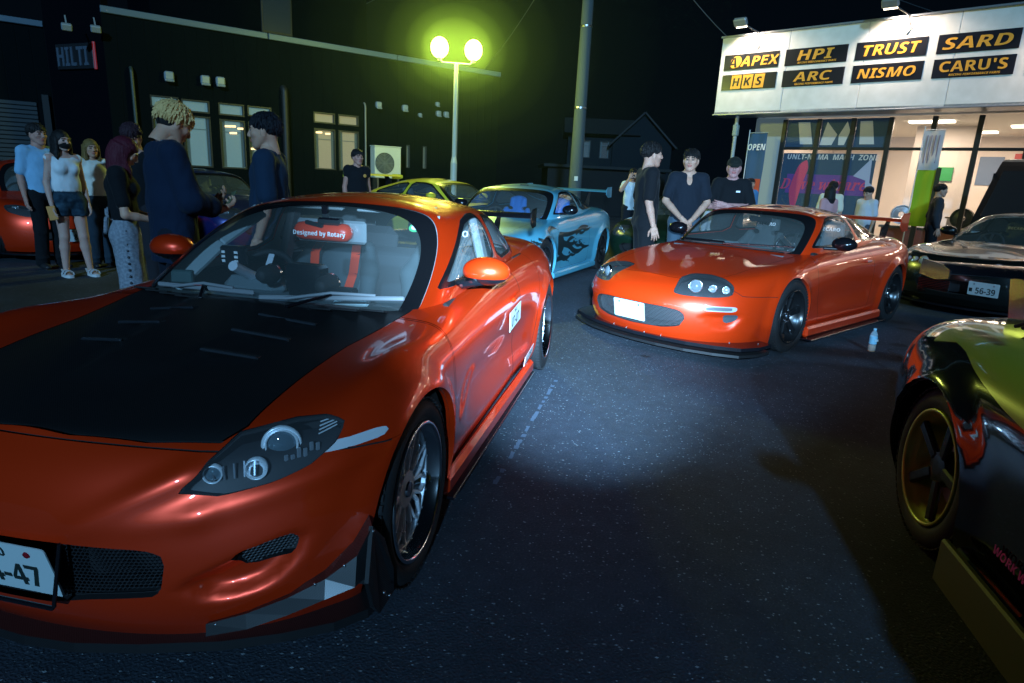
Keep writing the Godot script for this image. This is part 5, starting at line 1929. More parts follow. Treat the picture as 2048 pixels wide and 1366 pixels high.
	put("sill_sticker", letters("WORK WHEELS", .03, .002, Transform3D(Basis(Vector3.UP, 0), C(-.55, .30, -.898)), .2, 1.1), M.plain(Color(.55, .03, .35), .5), c)
	var sk := Soup.new()
	bar(sk, C(-.90, .13, -.95), C(1.0, .13, -.93), .03, .17, .008)
	for k in 6:
		put("vent_slash", bar(Soup.new(), C(-1.0 - .05 * k, 1.0 - .004 * k, -.655), C(-1.06 - .05 * k, .955 - .004 * k, -.69), .022, .012, .002), M.black, c)
	put("skirt_board", sk, M.plain(Color(.055, .068, .016), .6), c)
	for k in 8:
		for j in 2:
			var hx := -.72 + k * .17
			put("skirt_hole", lathe(Soup.new(), Transform3D(Basis(), C(hx + j * .03, .10 + j * .06, -.9485)), [Vector2(0, .0), Vector2(.018, .0), Vector2(.022, -.003)], 16), M.black, c)

func build_cars() -> void:
	build_rotary_hero()
	build_long_hero()
	build_other_cars()
# ---------------------------------------------------------------- the place
func build_ground() -> void:
	# asphalt: a computed tile of binder, dark pits and pale stone chips, broken up by a broad second pattern
	var rng := RandomNumberGenerator.new()
	rng.seed = 77
	var size := 1024
	var im := Image.create(size, size, false, Image.FORMAT_RGB8)
	var hm := Image.create(size, size, false, Image.FORMAT_RGB8)
	var fine := FastNoiseLite.new()
	fine.seed = 5; fine.frequency = .11; fine.fractal_octaves = 3
	var mid := FastNoiseLite.new()
	mid.seed = 8; mid.frequency = .012; mid.fractal_octaves = 3
	for y in size:
		for x in size:
			var a := fine.get_noise_2d(x, y)
			var b := mid.get_noise_2d(x, y)
			var v := .036 + .014 * a + .008 * b
			im.set_pixel(x, y, Color(v * 1.0, v * 1.35, v * 1.9).linear_to_srgb())
			var h := .5 + .4 * a
			hm.set_pixel(x, y, Color(h, h, h))
	for k in 9000:
		var x := rng.randi() % size
		var y := rng.randi() % size
		var r := rng.randf()
		var v := lerpf(.05, .17, r * r) if r < .96 else .42
		var n := 1 + int(r > .55) + int(r > .93)
		var c := Color(v * .85, v, v * 1.15).linear_to_srgb()
		for j in n:
			for i in n + (rng.randi() % 2):
				im.set_pixel((x + i) % size, (y + j) % size, c)
				hm.set_pixel((x + i) % size, (y + j) % size, Color(.85, .85, .85))
	for k in 700:         # larger chips
		var x := rng.randi() % size
		var y := rng.randi() % size
		var v := rng.randf_range(.10, .45)
		var c := Color(v * .88, v, v * 1.1).linear_to_srgb()
		var rx := rng.randi_range(2, 4)
		var ry := rng.randi_range(1, 3)
		for j in range(-ry, ry + 1):
			for i in range(-rx, rx + 1):
				if absf(i) / rx + absf(j) / (ry + .01) <= 1.1:
					im.set_pixel((x + i + size) % size, (y + j + size) % size, c)
					hm.set_pixel((x + i + size) % size, (y + j + size) % size, Color(.95, .95, .95))
	var nm: Image = hm.duplicate()
	nm.bump_map_to_normal_map(5.0)
	var mat := StandardMaterial3D.new()
	mat.albedo_texture = ImageTexture.create_from_image(im)
	mat.normal_enabled = true
	mat.normal_texture = ImageTexture.create_from_image(nm)
	mat.normal_scale = .5
	mat.roughness = .82
	mat.metallic_specular = .4
	mat.detail_enabled = true
	mat.detail_blend_mode = BaseMaterial3D.BLEND_MODE_MUL
	mat.detail_uv_layer = BaseMaterial3D.DETAIL_UV_2
	# broad wear: patches, drips of oil and hairline cracks, one tile to eleven metres
	var wn := FastNoiseLite.new()
	wn.seed = 31; wn.frequency = .006; wn.fractal_octaves = 5
	var wi := Image.create(1024, 1024, false, Image.FORMAT_RGB8)
	for y in 1024:
		for x in 1024:
			var ty := absf(y - 512.0) / 512.0
			var tx := absf(x - 512.0) / 512.0
			var v := .78 + .34 * wn.get_noise_2d(x, y) * (1.0 - pow(maxf(tx, ty), 6.0))
			wi.set_pixel(x, y, Color(v, v, v))
	for k in 26:
		var cx := rng.randi_range(60, 960)
		var cy := rng.randi_range(60, 960)
		var r := rng.randf_range(3.0, 14.0)
		for j in range(-int(r), int(r) + 1):
			for i in range(-int(r), int(r) + 1):
				var d := Vector2(i, j).length() / r + .25 * wn.get_noise_2d((cx + i) * 14.0, (cy + j) * 14.0)
				if d < 1.0:
					var q := wi.get_pixel(cx + i, cy + j)
					var f := lerpf(.55, 1.0, smoothstep(.4, 1.0, d))
					wi.set_pixel(cx + i, cy + j, Color(q.r * f, q.g * f, q.b * f))
	for k in 9:
		var c := Vector2(rng.randf_range(80, 940), rng.randf_range(80, 940))
		var an := rng.randf() * TAU
		for j in rng.randi_range(90, 260):
			an += rng.randf_range(-.35, .35)
			c += Vector2(cos(an), sin(an))
			if c.x < 2 or c.y < 2 or c.x > 1021 or c.y > 1021: break
			wi.set_pixel(int(c.x), int(c.y), Color(.38, .38, .38))
	mat.detail_albedo = ImageTexture.create_from_image(wi)
	var s := Soup.new()
	var uv := PackedVector2Array()
	var uv2 := PackedVector2Array()
	var e := 150.0
	for q in [Vector2(-e, -e), Vector2(e, -e), Vector2(e, e), Vector2(-e, e)]:
		s.p.append(Vector3(q.x, 0, q.y)); s.n.append(Vector3.UP)
		uv.append(q / 1.55); uv2.append(q / 11.3)
	s.t = PackedInt32Array([0, 1, 2, 0, 2, 3])
	var arr := []
	arr.resize(Mesh.ARRAY_MAX)
	arr[Mesh.ARRAY_VERTEX] = s.p
	arr[Mesh.ARRAY_NORMAL] = s.n
	arr[Mesh.ARRAY_TANGENT] = PackedFloat32Array([1, 0, 0, 1, 1, 0, 0, 1, 1, 0, 0, 1, 1, 0, 0, 1])
	arr[Mesh.ARRAY_TEX_UV] = uv
	arr[Mesh.ARRAY_TEX_UV2] = uv2
	arr[Mesh.ARRAY_INDEX] = s.t
	var m := ArrayMesh.new()
	m.add_surface_from_arrays(Mesh.PRIMITIVE_TRIANGLES, arr)
	tag_kind(obj("ground", m, mat), "structure")
	# worn bay lines
	var paint_mat := M.plain(Color(.05, .075, .11), .85)
	for q in [[Vector3(.33, .004, -4.35), Vector3(-.05, .004, -2.7)], [Vector3(4.3, .004, -4.9), Vector3(3.0, .004, -3.4)]]:
		var l := Soup.new()
		var side: Vector3 = (q[1] - q[0]).cross(Vector3.UP).normalized() * .022
		var n := 40
		for k in n:
			var u: Vector3 = q[0].lerp(q[1], float(k) / n)
			var v: Vector3 = q[0].lerp(q[1], float(k + 1) / n)
			if rng.randf() < .2: continue
			var w := .35 + rng.randf() * .5
			l.quad(u - side * w, u + side * (rng.randf() * .4 + .3), v + side * w * .6, v - side * w, u - Vector3.UP)
		tag(put("bay_line", l, paint_mat), "worn painted bay line on the asphalt %s" % ("between the orange coupe and the orange fastback" if q[0].x < 1 else "near the plastic bottle"), "road marking", "", "structure")

func facade(root: Node3D, W: float, H: float, holes: Array, thick: float, mat: Material) -> void:      # wall in its own x-y plane, the face at z = 0
	var xs: Array = [0.0, W]
	var ys: Array = [0.0, H]
	for r in holes:
		xs.append_array([r.position.x, r.end.x]); ys.append_array([r.position.y, r.end.y])
	xs.sort(); ys.sort()
	var s := Soup.new()
	for j in ys.size() - 1:
		var run := -1.0
		for i in xs.size() - 1:
			if xs[i + 1] - xs[i] < 1e-5 or ys[j + 1] - ys[j] < 1e-5: continue
			var c := Vector2((xs[i] + xs[i + 1]) * .5, (ys[j] + ys[j + 1]) * .5)
			var open := false
			for r in holes:
				if r.has_point(c): open = true
			if not open:
				box_at(s, Vector3(c.x, c.y, -thick * .5), Vector3(xs[i + 1] - xs[i], ys[j + 1] - ys[j], thick))
	put("wall", s, mat, root)

func window_at(root: Node3D, r: Rect2, frame_mat: Material, glow_mat: Material, deep := .35, frame_w := .05) -> void:
	var o := part("window", root)
	var f := Soup.new()
	var c := r.get_center()
	for q in [[Vector3(c.x, r.position.y + frame_w * .5, -.05), Vector3(r.size.x, frame_w, .09)], [Vector3(c.x, r.end.y - frame_w * .5, -.05), Vector3(r.size.x, frame_w, .09)], [Vector3(r.position.x + frame_w * .5, c.y, -.05), Vector3(frame_w, r.size.y - frame_w * 2, .09)], [Vector3(r.end.x - frame_w * .5, c.y, -.05), Vector3(frame_w, r.size.y - frame_w * 2, .09)]]:
		box_at(f, q[0], q[1], .006)
	put("window_frame", f, frame_mat, o)
	var g := Soup.new()
	var a := Vector3(r.position.x + frame_w, r.position.y + frame_w, -.05)
	var b := Vector3(r.end.x - frame_w, r.end.y - frame_w, -.05)
	g.quad(a, Vector3(b.x, a.y, -.05), b, Vector3(a.x, b.y, -.05), Vector3(c.x, c.y, -1))
	put("pane", g, M.glass, o)
	var l := Soup.new()
	l.quad(a - Vector3(0, 0, deep), Vector3(b.x, a.y, -.05 - deep), b - Vector3(0, 0, deep), Vector3(a.x, b.y, -.05 - deep), Vector3(c.x, c.y, -2))
	put("window_blind", l, glow_mat, o)
	if r.size.y > 1.0 and r.size.x > .5:
		var cu := Soup.new()
		for k in 5: box_at(cu, Vector3(a.x + .02 + k * .022, c.y, -.095 - .008 * (k % 2)), Vector3(.02, r.size.y - .1, .01))
		for k in 3: box_at(cu, Vector3(b.x - .02 - k * .022, c.y, -.095 - .008 * (k % 2)), Vector3(.02, r.size.y - .1, .01))
		put("curtain", cu, M.plain(Color(.06, .075, .08), .9), o)
		put("roller_edge", box_at(Soup.new(), Vector3(c.x, b.y - r.size.y * .22, -.085), Vector3(r.size.x - .1, .02, .012)), M.plain(Color(.08, .1, .1), .8), o)

func build_buildings() -> void:
	build_dark_building()
	build_shop()
	build_far_houses()

func build_dark_building() -> void:
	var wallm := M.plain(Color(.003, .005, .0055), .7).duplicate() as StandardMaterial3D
	wallm.metallic_specular = .08
	wallm.normal_enabled = true
	wallm.normal_texture = wall_ribs()
	wallm.uv1_triplanar = true
	wallm.uv1_scale = Vector3(1.6, 1.6, 1.6)
	var A := Vector3(-10.72, 0, -17.23)
	var root := thing("dark_building", "long dark single storey building with pale parapet edge behind the lamp post", "building", A, atan2(7.12, 9.63))
	var blue := M.glow(Color(.42, .62, .68), .42)
	var warm := M.glow(Color(.72, .66, .48), .42)
	var frame := M.plain(Color(.012, .013, .014), .5)
	var holes: Array = []
	var wins: Array = []
	for q in [[.93, 1.62, 2.80, 3.12, 0], [1.68, 2.40, 2.76, 3.10, 0], [2.62, 3.32, 2.76, 3.10, 0], [3.40, 4.09, 2.80, 3.10, 0], [.93, 1.62, 1.32, 2.70, 0], [1.68, 2.40, 1.30, 2.68, 0], [2.62, 3.32, 1.30, 2.66, 0], [3.40, 4.09, 1.32, 2.66, 0], [5.33, 6.02, 2.79, 3.12, 1], [6.11, 6.80, 2.79, 3.12, 1], [5.33, 6.02, 1.40, 2.64, 1], [6.11, 6.80, 1.40, 2.64, 1], [8.47, 8.62, 1.6, 2.36, 2], [9.10, 9.26, 1.6, 2.36, 2]]:
		var r := Rect2(q[0], q[2], q[1] - q[0], q[3] - q[2])
		holes.append(r)
		wins.append([r, q[4]])
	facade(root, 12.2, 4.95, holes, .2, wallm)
	for w in wins:
		window_at(root, w[0], frame, [blue, warm, M.glow(Color(.3, .4, .4), .12)][w[1]], .07, .045 if w[1] < 2 else .02)
	var lampg := M.glow(Color(1.0, .86, .6), 2.2)
	for q in [[2.78, 2.48, .30], [3.12, 2.44, .26], [3.5, 2.46, .3], [3.75, 2.4, .2], [5.42, 2.52, .2], [5.72, 2.5, .16], [2.9, 2.3, .2], [3.6, 1.5, .25], [3.45, 1.9, .2]]:
		var s := Soup.new()
		rbox(s, Transform3D(Basis(Vector3.BACK, .06), Vector3(q[0] + q[2] * .5, q[1], -.085)), Vector3(q[2], .055, .03), .01)
		put("ceiling_lamp", s, lampg, root)
	# parapet edge in three lengths, their joints, and the return walls
	var edge := M.plain(Color(.09, .13, .16), .5, .2)
	for q in [[0.0, 4.05], [4.08, 8.1], [8.13, 12.2]]:
		put("parapet_edge", box_at(Soup.new(), Vector3((q[0] + q[1]) * .5, 5.03, -.12), Vector3(q[1] - q[0], .16, .36), .012), edge, root)
	var s2 := Soup.new()
	box_at(s2, Vector3(12.1, 2.47, -4.1), Vector3(.2, 4.94, 7.8))
	box_at(s2, Vector3(.1, 2.47, -4.1), Vector3(.2, 4.94, 7.8))
	put("wall", s2, wallm, root)
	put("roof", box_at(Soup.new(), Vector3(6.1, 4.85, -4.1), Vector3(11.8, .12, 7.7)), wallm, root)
	put("back_panel", box_at(Soup.new(), Vector3(6.1, 2.4, -1.2), Vector3(11.6, 4.6, .05)), M.black, root)
	# upper storey set back
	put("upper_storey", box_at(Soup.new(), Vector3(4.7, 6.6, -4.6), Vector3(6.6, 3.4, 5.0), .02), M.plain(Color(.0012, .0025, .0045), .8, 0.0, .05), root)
	var up := part("window", root)
	put("window_frame", box_at(Soup.new(), Vector3(4.95, 6.25, -2.07), Vector3(.95, 1.5, .06), .01), frame, up)
	put("pane", box_at(Soup.new(), Vector3(4.95, 6.25, -2.03), Vector3(.83, 1.38, .02)), M.plain(Color(.012, .022, .035), .3), up)
	# ventilation hoods
	var hood := M.plain(Color(.26, .30, .32), .45, .3)
	for q in [[1.42, 3.61, .12], [2.31, 3.62, .12], [2.70, 3.63, .12], [7.44, 3.5, .10], [8.38, 3.5, .10], [8.94, 3.34, .06], [9.65, 3.45, .09], [9.95, 3.45, .09], [9.6, 3.75, .07]]:
		var s := Soup.new()
		var n: float = q[2]
		rbox(s, Transform3D(Basis(), Vector3(q[0], q[1] + n * .2, .08)), Vector3(n * 1.9, n * 1.8, .16), .03)
		rbox(s, Transform3D(Basis(Vector3.RIGHT, .5), Vector3(q[0], q[1] - n * .75, .13)), Vector3(n * 1.9, n * .5, .1), .015)
		put("vent_hood", s, hood, root)
	# down pipes
	for q in [[.55, 3.7, .045, M.plain(Color(.03, .04, .03), .5)], [4.45, 3.65, .10, M.plain(Color(.006, .007, .008), .6)], [6.98, 3.5, .03, M.plain(Color(.16, .16, .14), .5)], [10.4, 4.9, .02, M.plain(Color(.05, .06, .06), .5)]]:
		var s := Soup.new()
		tube(s, [Vector3(q[0], .1, .1), Vector3(q[0], q[1] - .1, .1), Vector3(q[0], q[1], .06), Vector3(q[0], q[1] + .03, -.02)], q[2], 10)
		put("down_pipe", s, q[3], root)
	# floodlights under the parapet
	for q in [[-.75, 4.45], [-.15, 4.5]]:
		var s := Soup.new()
		rbox(s, Transform3D(Basis(Vector3.RIGHT, .5), Vector3(q[0], q[1], .25)), Vector3(.22, .16, .12), .02)
		bar(s, Vector3(q[0], q[1] + .05, .22), Vector3(q[0], q[1] + .3, -.05), .03, .03)
		put("flood_lamp", s, hood, root)
	# left wing: entrance front with sign panel and roller shutters, further back
	var B := Vector3(-12.9, 0, -18.2)
	var wing_root := thing("dark_side_wing", "dark building wing with roller shutters at the end of the row of people", "building", B, atan2(7.12, 9.63))
	var wl := Soup.new()
	box_at(wl, Vector3(-6.0, 2.35, -.1), Vector3(12.0, 4.7, .2))
	put("wall", wl, wallm, wing_root)
	put("parapet_edge", box_at(Soup.new(), Vector3(-6.0, 4.78, -.1), Vector3(12.0, .15, .34), .012), edge, wing_root)
	for k in 3:
		var sh := part("roller_shutter", wing_root, Vector3(-1.4 - k * 2.6, 0, .02))
		for j in 24:
			put("slat", box_at(Soup.new(), Vector3(0, .16 + j * .112, .0), Vector3(2.1, .1, .03), .012), M.plain(Color(.035, .045, .05) if k != 1 else Color(.10, .17, .2), .5, .4), sh)
	for k in 4:
		put("door_post", box_at(Soup.new(), Vector3(-.15 - k * 2.6, 1.5, .06), Vector3(.16, 3.0, .16), .01), frame, wing_root)
	var AB := A - B
	var sg := thing("entrance_sign_block", "dark block with a dim lettered sign and red end strip above the shutters", "sign", Vector3(B.x, 0, B.z), atan2(-AB.z, AB.x))
	var L := AB.length()
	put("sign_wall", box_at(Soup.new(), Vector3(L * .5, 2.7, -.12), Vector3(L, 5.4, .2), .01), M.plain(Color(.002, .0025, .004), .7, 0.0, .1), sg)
	put("sign_panel", box_at(Soup.new(), Vector3(L * .52, 3.95, .02), Vector3(1.5, .62, .06), .01), M.plain(Color(.008, .009, .011), .5), sg)
	put("sign_lettering", letters("HILTI", .46, .02, Transform3D(Basis(), Vector3(L * .50, 3.95, .062)), 0.0, .8), M.plain(Color(.055, .075, .10), .5), sg)
	put("sign_strip", box_at(Soup.new(), Vector3(L * .52 + .80, 3.95, .03), Vector3(.07, .66, .05), .01), M.glow(Color(.5, .02, .01), .5), sg)

func wall_ribs() -> ImageTexture:
	var im := Image.create(128, 128, false, Image.FORMAT_RGB8)
	var n := FastNoiseLite.new()
	n.seed = 3; n.frequency = .05
	for y in 128:
		for x in 128:
			var k := fmod(x, 64.0) / 64.0
			var h := .8 if k > .06 else .2
			h += .04 * n.get_noise_2d(x, y)
			im.set_pixel(x, y, Color(h, h, h))
	im.bump_map_to_normal_map(2.0)
	return ImageTexture.create_from_image(im)

func build_shop() -> void:
	var SA := Vector3(5.26, 0, -18.51)
	var SB := Vector3(10.31, 0, -13.95)
	var d := (SB - SA).normalized()
	var turn := atan2(-d.z, d.x)
	var board := thing("sign_board", "long white lit fascia board with eight black and gold panels on the shop", "sign", SA, turn)
	var white := M.plain(Color(.62, .62, .60), .5).duplicate() as StandardMaterial3D
	white.albedo_texture = M.noise_tex(.012, 12, Color(.93, .93, .92), Color(1, 1, 1), 256, 4)
	white.uv1_triplanar = true
	white.uv1_scale = Vector3.ONE * .7
	var W := 14.4
	for k in 8:
		put("fascia_panel", box_at(Soup.new(), Vector3(.9 + k * 1.8, 4.37, -.35), Vector3(1.794, 1.93, .7), .01), white, board)
	put("top_trim", box_at(Soup.new(), Vector3(W * .5, 5.35, -.33), Vector3(W + .05, .05, .78), .01), M.plain(Color(.25, .27, .3), .4, .5), board)
	put("bottom_trim", box_at(Soup.new(), Vector3(W * .5, 3.385, -.33), Vector3(W + .05, .04, .78), .01), M.plain(Color(.25, .27, .3), .4, .5), board)
	var dark := M.plain(Color(.008, .010, .016), .3)
	var gold := M.plain(Color(.62, .30, .035), .4)
	var txt := [["APEX", "HKS"], ["HPI", "ARC"], ["TRUST", "NISMO"], ["SARD", "CARU'S"], ["BLITZ", "CUSCO"]]
	for k in 5:
		for j in 2:
			var cx: float = [.86, 2.48, 4.12, 5.77, 7.42][k]
			var cy: float = [4.70, 4.20][j]
			var o := part("name_panel", board, Vector3(cx, cy, .006))
			put("panel_sheet", box_at(Soup.new(), Vector3.ZERO, Vector3(1.46, .39, .02), .004), dark, o)
			var t: String = txt[k][j]
			if t == "HKS":
				for i in 3:
					put("letter_tile", slab(Soup.new(), Transform3D(Basis(), Vector3(-.33 + i * .31, -.0, .016)), PackedVector2Array([Vector2(-.145, -.17), Vector2(.125, -.17), Vector2(.145, .17), Vector2(-.125, .17)]), .012), gold, o)
					put("letter", letters(t[i], .2, .006, Transform3D(Basis(), Vector3(-.33 + i * .31, .0, .025)), .12, 1.1), dark, o)
				continue
			var x0 := 0.0
			var wide := 1.25
			if t == "APEX":
				put("round_mark", lathe(Soup.new(), Transform3D(Basis(Vector3(1, 0, 0), Vector3(.2, 1, 0), Vector3(0, 0, 1)), Vector3(-.40, 0, .02)), [Vector2(0, .006), Vector2(.15, .006)], 24), gold, o)
				put("letter", letters("A", .24, .004, Transform3D(Basis(), Vector3(-.47, -.01, .028)), .2, 1.2), dark, o)
				x0 = .24
				wide = 1.0
			var slant := .0 if t == "CARU'S" else .22
			var big := 1.0 if t.length() < 5 else .8
			put("panel_lettering", letters(t, .23 if j == 0 else .21, .012, Transform3D(Basis(), Vector3(x0, .03 if t in ["HPI", "ARC", "CARU'S"] else 0.0, .016)), slant, wide * big * 1.25), gold, o)
			if t in ["HPI", "ARC", "CARU'S"]:
				put("panel_lettering", letters("RACING PERFORMANCE PARTS", .045, .006, Transform3D(Basis(), Vector3(x0 + .05, -.14, .016)), .2, 1.0), gold, o)
	# flood lamps on short arms over the board; each throws its light back on it
	for q in [1.05, 4.45, 7.85, 11.25]:
		var fl := thing("flood_lamp", "flood lamp on a short arm over the fascia board, %s" % ["above its first panels", "above its third panels", "beyond its fourth panels", "at its far end"][int(q / 3.4)], "lamp", SA + d * q, turn, "flood lamps over the sign board")
		put("lamp_arm", bar(Soup.new(), Vector3(0, 5.33, 0), Vector3(-.32, 5.52, .5), .03, .03, .006), M.plain(Color(.2, .2, .2), .5, .4), fl)
		put("lamp_body", rbox(Soup.new(), Transform3D(Basis(Vector3.RIGHT, .75), Vector3(-.36, 5.55, .55)), Vector3(.34, .2, .12), .025), M.plain(Color(.35, .36, .36), .4, .5), fl)
		put("lamp_glass", rbox(Soup.new(), Transform3D(Basis(Vector3.RIGHT, .75), Vector3(-.36, 5.495, .488)), Vector3(.28, .15, .02), .004), M.glow(Color(1, .93, .8), 6.0), fl)
		put("lamp_cable", tube(Soup.new(), [Vector3(-.3, 5.5, .5), Vector3(-.05, 5.36, .2), Vector3(0.02, 5.1, .03), Vector3(-.06, 4.96, .015)], .012, 6), M.black, fl)
		var l := SpotLight3D.new()
		l.name = "flood_lamp_light"
		add_child(l, true)
		var nz := Vector3(d.z, 0, -d.x) * -1.0
		var from: Vector3 = SA + d * (q - .3) + nz * .52 + Vector3(0, 5.42, 0)
		l.look_at_from_position(from, SA + d * (q - .0) + Vector3(0, 4.25, 0))
		l.light_color = Color(1.0, .89, .80)
		l.light_energy = 8.5
		l.light_size = .09
		l.spot_angle = 72.0
		l.spot_angle_attenuation = .6
		l.spot_range = 20.0
		l.shadow_enabled = true
	# the shop itself
	var WA := SA + Vector3(d.z, 0, -d.x) * .9
	var shop := thing("tuning_shop", "brightly lit shop with tall glazed front under the white fascia board", "building", WA, turn)
	var inner := M.plain(Color(.60, .52, .46), .7)
	var bz := M.plain(Color(.035, .028, .02), .45, .3)
	put("wall", box_at(box_at(Soup.new(), Vector3(1.25, 1.68, -.1), Vector3(.8, 3.36, .2)), Vector3(7.3, 4.4, -.12), Vector3(14.8, 1.9, .2)), M.plain(Color(.40, .36, .31), .7), shop)
	put("soffit", box_at(Soup.new(), Vector3(7.2, 3.43, .45), Vector3(14.4, .05, .9)), M.plain(Color(.16, .19, .21), .6), shop)
	put("side_wall", box_at(Soup.new(), Vector3(.9, 2.6, -3.4), Vector3(.15, 5.2, 6.5)), inner, shop)
	put("side_wall", box_at(Soup.new(), Vector3(15.0, 2.6, -3.4), Vector3(.15, 5.2, 6.5)), inner, shop)
	put("back_wall", box_at(Soup.new(), Vector3(7.9, 2.6, -6.7), Vector3(14.4, 5.2, .15)), inner, shop)
	put("ceiling", box_at(Soup.new(), Vector3(7.9, 3.42, -3.45), Vector3(14.0, .1, 6.4)), M.plain(Color(.7, .66, .6), .8), shop)
	put("floor", box_at(Soup.new(), Vector3(7.9, .03, -3.35), Vector3(14.0, .06, 6.5)), M.plain(Color(.3, .28, .25), .4), shop)
	put("roof", box_at(Soup.new(), Vector3(7.9, 5.15, -3.4), Vector3(14.5, .1, 6.6)), M.plain(Color(.1, .1, .1), .7), shop)
	var cells := [1.65, 2.53, 3.36, 4.21, 5.12, 6.02, 6.95, 7.9, 8.9, 9.9, 10.9, 11.9, 12.9, 13.9, 14.9]
	for k in cells.size():
		put("mullion", box_at(Soup.new(), Vector3(cells[k], 1.66, -.02), Vector3(.11, 3.3, .1), .01), bz, shop)
		if k < cells.size() - 1:
			var w: float = cells[k + 1] - cells[k] - .11
			var x: float = (cells[k] + cells[k + 1]) * .5
			put("transom", box_at(Soup.new(), Vector3(x, 2.57, -.02), Vector3(w, .07, .09), .01), bz, shop)
			put("sill", box_at(Soup.new(), Vector3(x, .1, -.02), Vector3(w, .2, .1), .01), bz, shop)
			for r in [[.2, 2.535], [2.605, 3.31]]:
				var g := Soup.new()
				g.quad(Vector3(x - w * .5, r[0], -.02), Vector3(x + w * .5, r[0], -.02), Vector3(x + w * .5, r[1], -.02), Vector3(x - w * .5, r[1], -.02), Vector3(x, 1, -1))
				put("pane", g, M.glass, shop)
	# window films behind the glass: dark blue sheets with pale figures, lettering and a pink banner
	var navy := M.plain(Color(.010, .035, .075), .5)
	var pale := M.plain(Color(.70, .56, .48), .6)
	for k in 3:
		var x0: float = cells[k] + .06
		var x1: float = cells[k + 1] - .06
		put("window_film", box_at(Soup.new(), Vector3((x0 + x1) * .5, 2.955, -.05), Vector3(x1 - x0, .70, .006)), navy, shop)
	for q in [[[Vector2(1.98, 3.24), Vector2(2.28, 3.24), Vector2(2.42, 2.68), Vector2(2.10, 2.68)]], [[Vector2(2.72, 3.24), Vector2(3.0, 2.92), Vector2(2.90, 2.66), Vector2(2.60, 2.66)]], [[Vector2(3.04, 2.9), Vector2(3.2, 3.24), Vector2(3.3, 3.0), Vector2(3.2, 2.66), Vector2(3.06, 2.66)]], [[Vector2(3.5, 3.24), Vector2(3.78, 3.24), Vector2(3.9, 2.68), Vector2(3.56, 2.68)]]]:
		put("film_figure", slab(Soup.new(), Transform3D(Basis(), Vector3(0, 0, -.043)), PackedVector2Array(q[0]), .003), pale, shop)
	put("poster", box_at(Soup.new(), Vector3(2.86, 1.50, -.055), Vector3(2.3, 1.9, .006)), navy, shop)
	put("poster_band", box_at(Soup.new(), Vector3(2.92, 1.66, -.049), Vector3(2.06, .50, .003)), M.plain(Color(.16, .02, .20), .5), shop)
	put("poster_lettering", letters("UNLT-NAMA  MACH  ZONE", .13, .004, Transform3D(Basis(), Vector3(2.95, 2.36, -.05)), .1, 1.0), pale, shop)
	var pink := M.plain(Color(.72, .03, .10), .4)
	put("poster_lettering", letters("Drive with", .27, .006, Transform3D(Basis(), Vector3(2.62, 1.66, -.046)), .3, .85, "Droid Serif"), pink, shop)
	put("poster_lettering", letters("care", .27, .006, Transform3D(Basis(), Vector3(3.55, 1.64, -.046)), .3, .9, "Droid Serif"), pink, shop)
	put("poster_mark", slab(Soup.new(), Transform3D(Basis(), Vector3(0, 0, -.04)), round_poly([Vector2(1.98, 1.5), Vector2(2.15, 2.15), Vector2(2.36, 2.3), Vector2(2.42, 2.05), Vector2(2.3, 1.6), Vector2(2.22, 1.05), Vector2(2.1, 1.0)], 2), .004), pink, shop)
	put("poster_mark", slab(Soup.new(), Transform3D(Basis(), Vector3(0, 0, -.042)), PackedVector2Array([Vector2(3.55, 1.9), Vector2(3.92, 2.35), Vector2(3.95, 1.75), Vector2(4.12, 1.6), Vector2(3.9, 1.35), Vector2(3.85, 1.8)]), .003), M.plain(Color(.45, .40, .5), .5), shop)
	# ceiling light panels and their light
	for q in [[4.75, -1.6, 1.0], [6.9, -3.2, 1.3], [2.9, -3.2, 1.2], [8.8, -1.8, 1.2], [5.2, -4.8, 1.2], [10.8, -1.8, 1.2], [12.8, -2.2, 1.2]]:
		put("ceiling_lamp", box_at(Soup.new(), Vector3(q[0], 3.34, q[1]), Vector3(q[2], .05, .28), .01), M.glow(Color(1, .95, .85), 5.0), shop)
		var l := AreaLight3D.new()
		l.name = "ceiling_lamp_light"
		add_child(l, true)
		l.global_transform = Transform3D(shop.basis * Basis(Vector3.RIGHT, -PI / 2), shop.transform * Vector3(q[0], 3.30, q[1]))
		l.area_size = Vector2(q[2], .28)
		l.light_color = Color(1.0, .92, .82)
		l.light_energy = 11.0
		l.area_range = 30.0
		l.area_attenuation = 2.0
		l.shadow_enabled = true
	# what stands in the shop
	var rk := thing("parts_rack", "steel rack stacked with boxes inside the lit shop", "rack", shop.transform * Vector3(7.6, .06, -4.9), turn)
	for k in 4: put("shelf", box_at(Soup.new(), Vector3(0, .3 + k * .62, 0), Vector3(2.2, .04, .5), .005), M.steel, rk)
	for x in [-1.08, 1.08]:
		for z in [-.22, .22]: put("post", box_at(Soup.new(), Vector3(x, 1.15, z), Vector3(.04, 2.3, .04)), M.steel, rk)
	var rng := RandomNumberGenerator.new()
	rng.seed = 5
	for k in 12:
		var b := tag(put("parts_box", box_at(Soup.new(), Vector3.ZERO, Vector3(.4, .3, .4), .01), M.plain([Color(.4, .28, .16), Color(.5, .5, .5), Color(.05, .1, .3), Color(.5, .08, .05)][k % 4], .7)), "%s box on the %s shelf of the shop rack" % [["brown", "grey", "blue", "red"][k % 4], ["lowest", "middle", "upper"][k / 4]], "box", "boxes on the shop rack")
		b.transform = rk.transform * Transform3D(Basis(Vector3.UP, rng.randf_range(-.1, .1)), Vector3(-.85 + (k % 4) * .56, .47 + (k / 4) * .62, 0))
	var bd := tag(put("notice_board", box_at(Soup.new(), Vector3.ZERO, Vector3(.5, .36, .03), .005), M.plain(Color(.02, .25, .06), .6)), "green notice board on the shop's inner wall", "board")
	bd.transform = shop.transform * Transform3D(Basis(), Vector3(5.0, 2.1, -2.8))
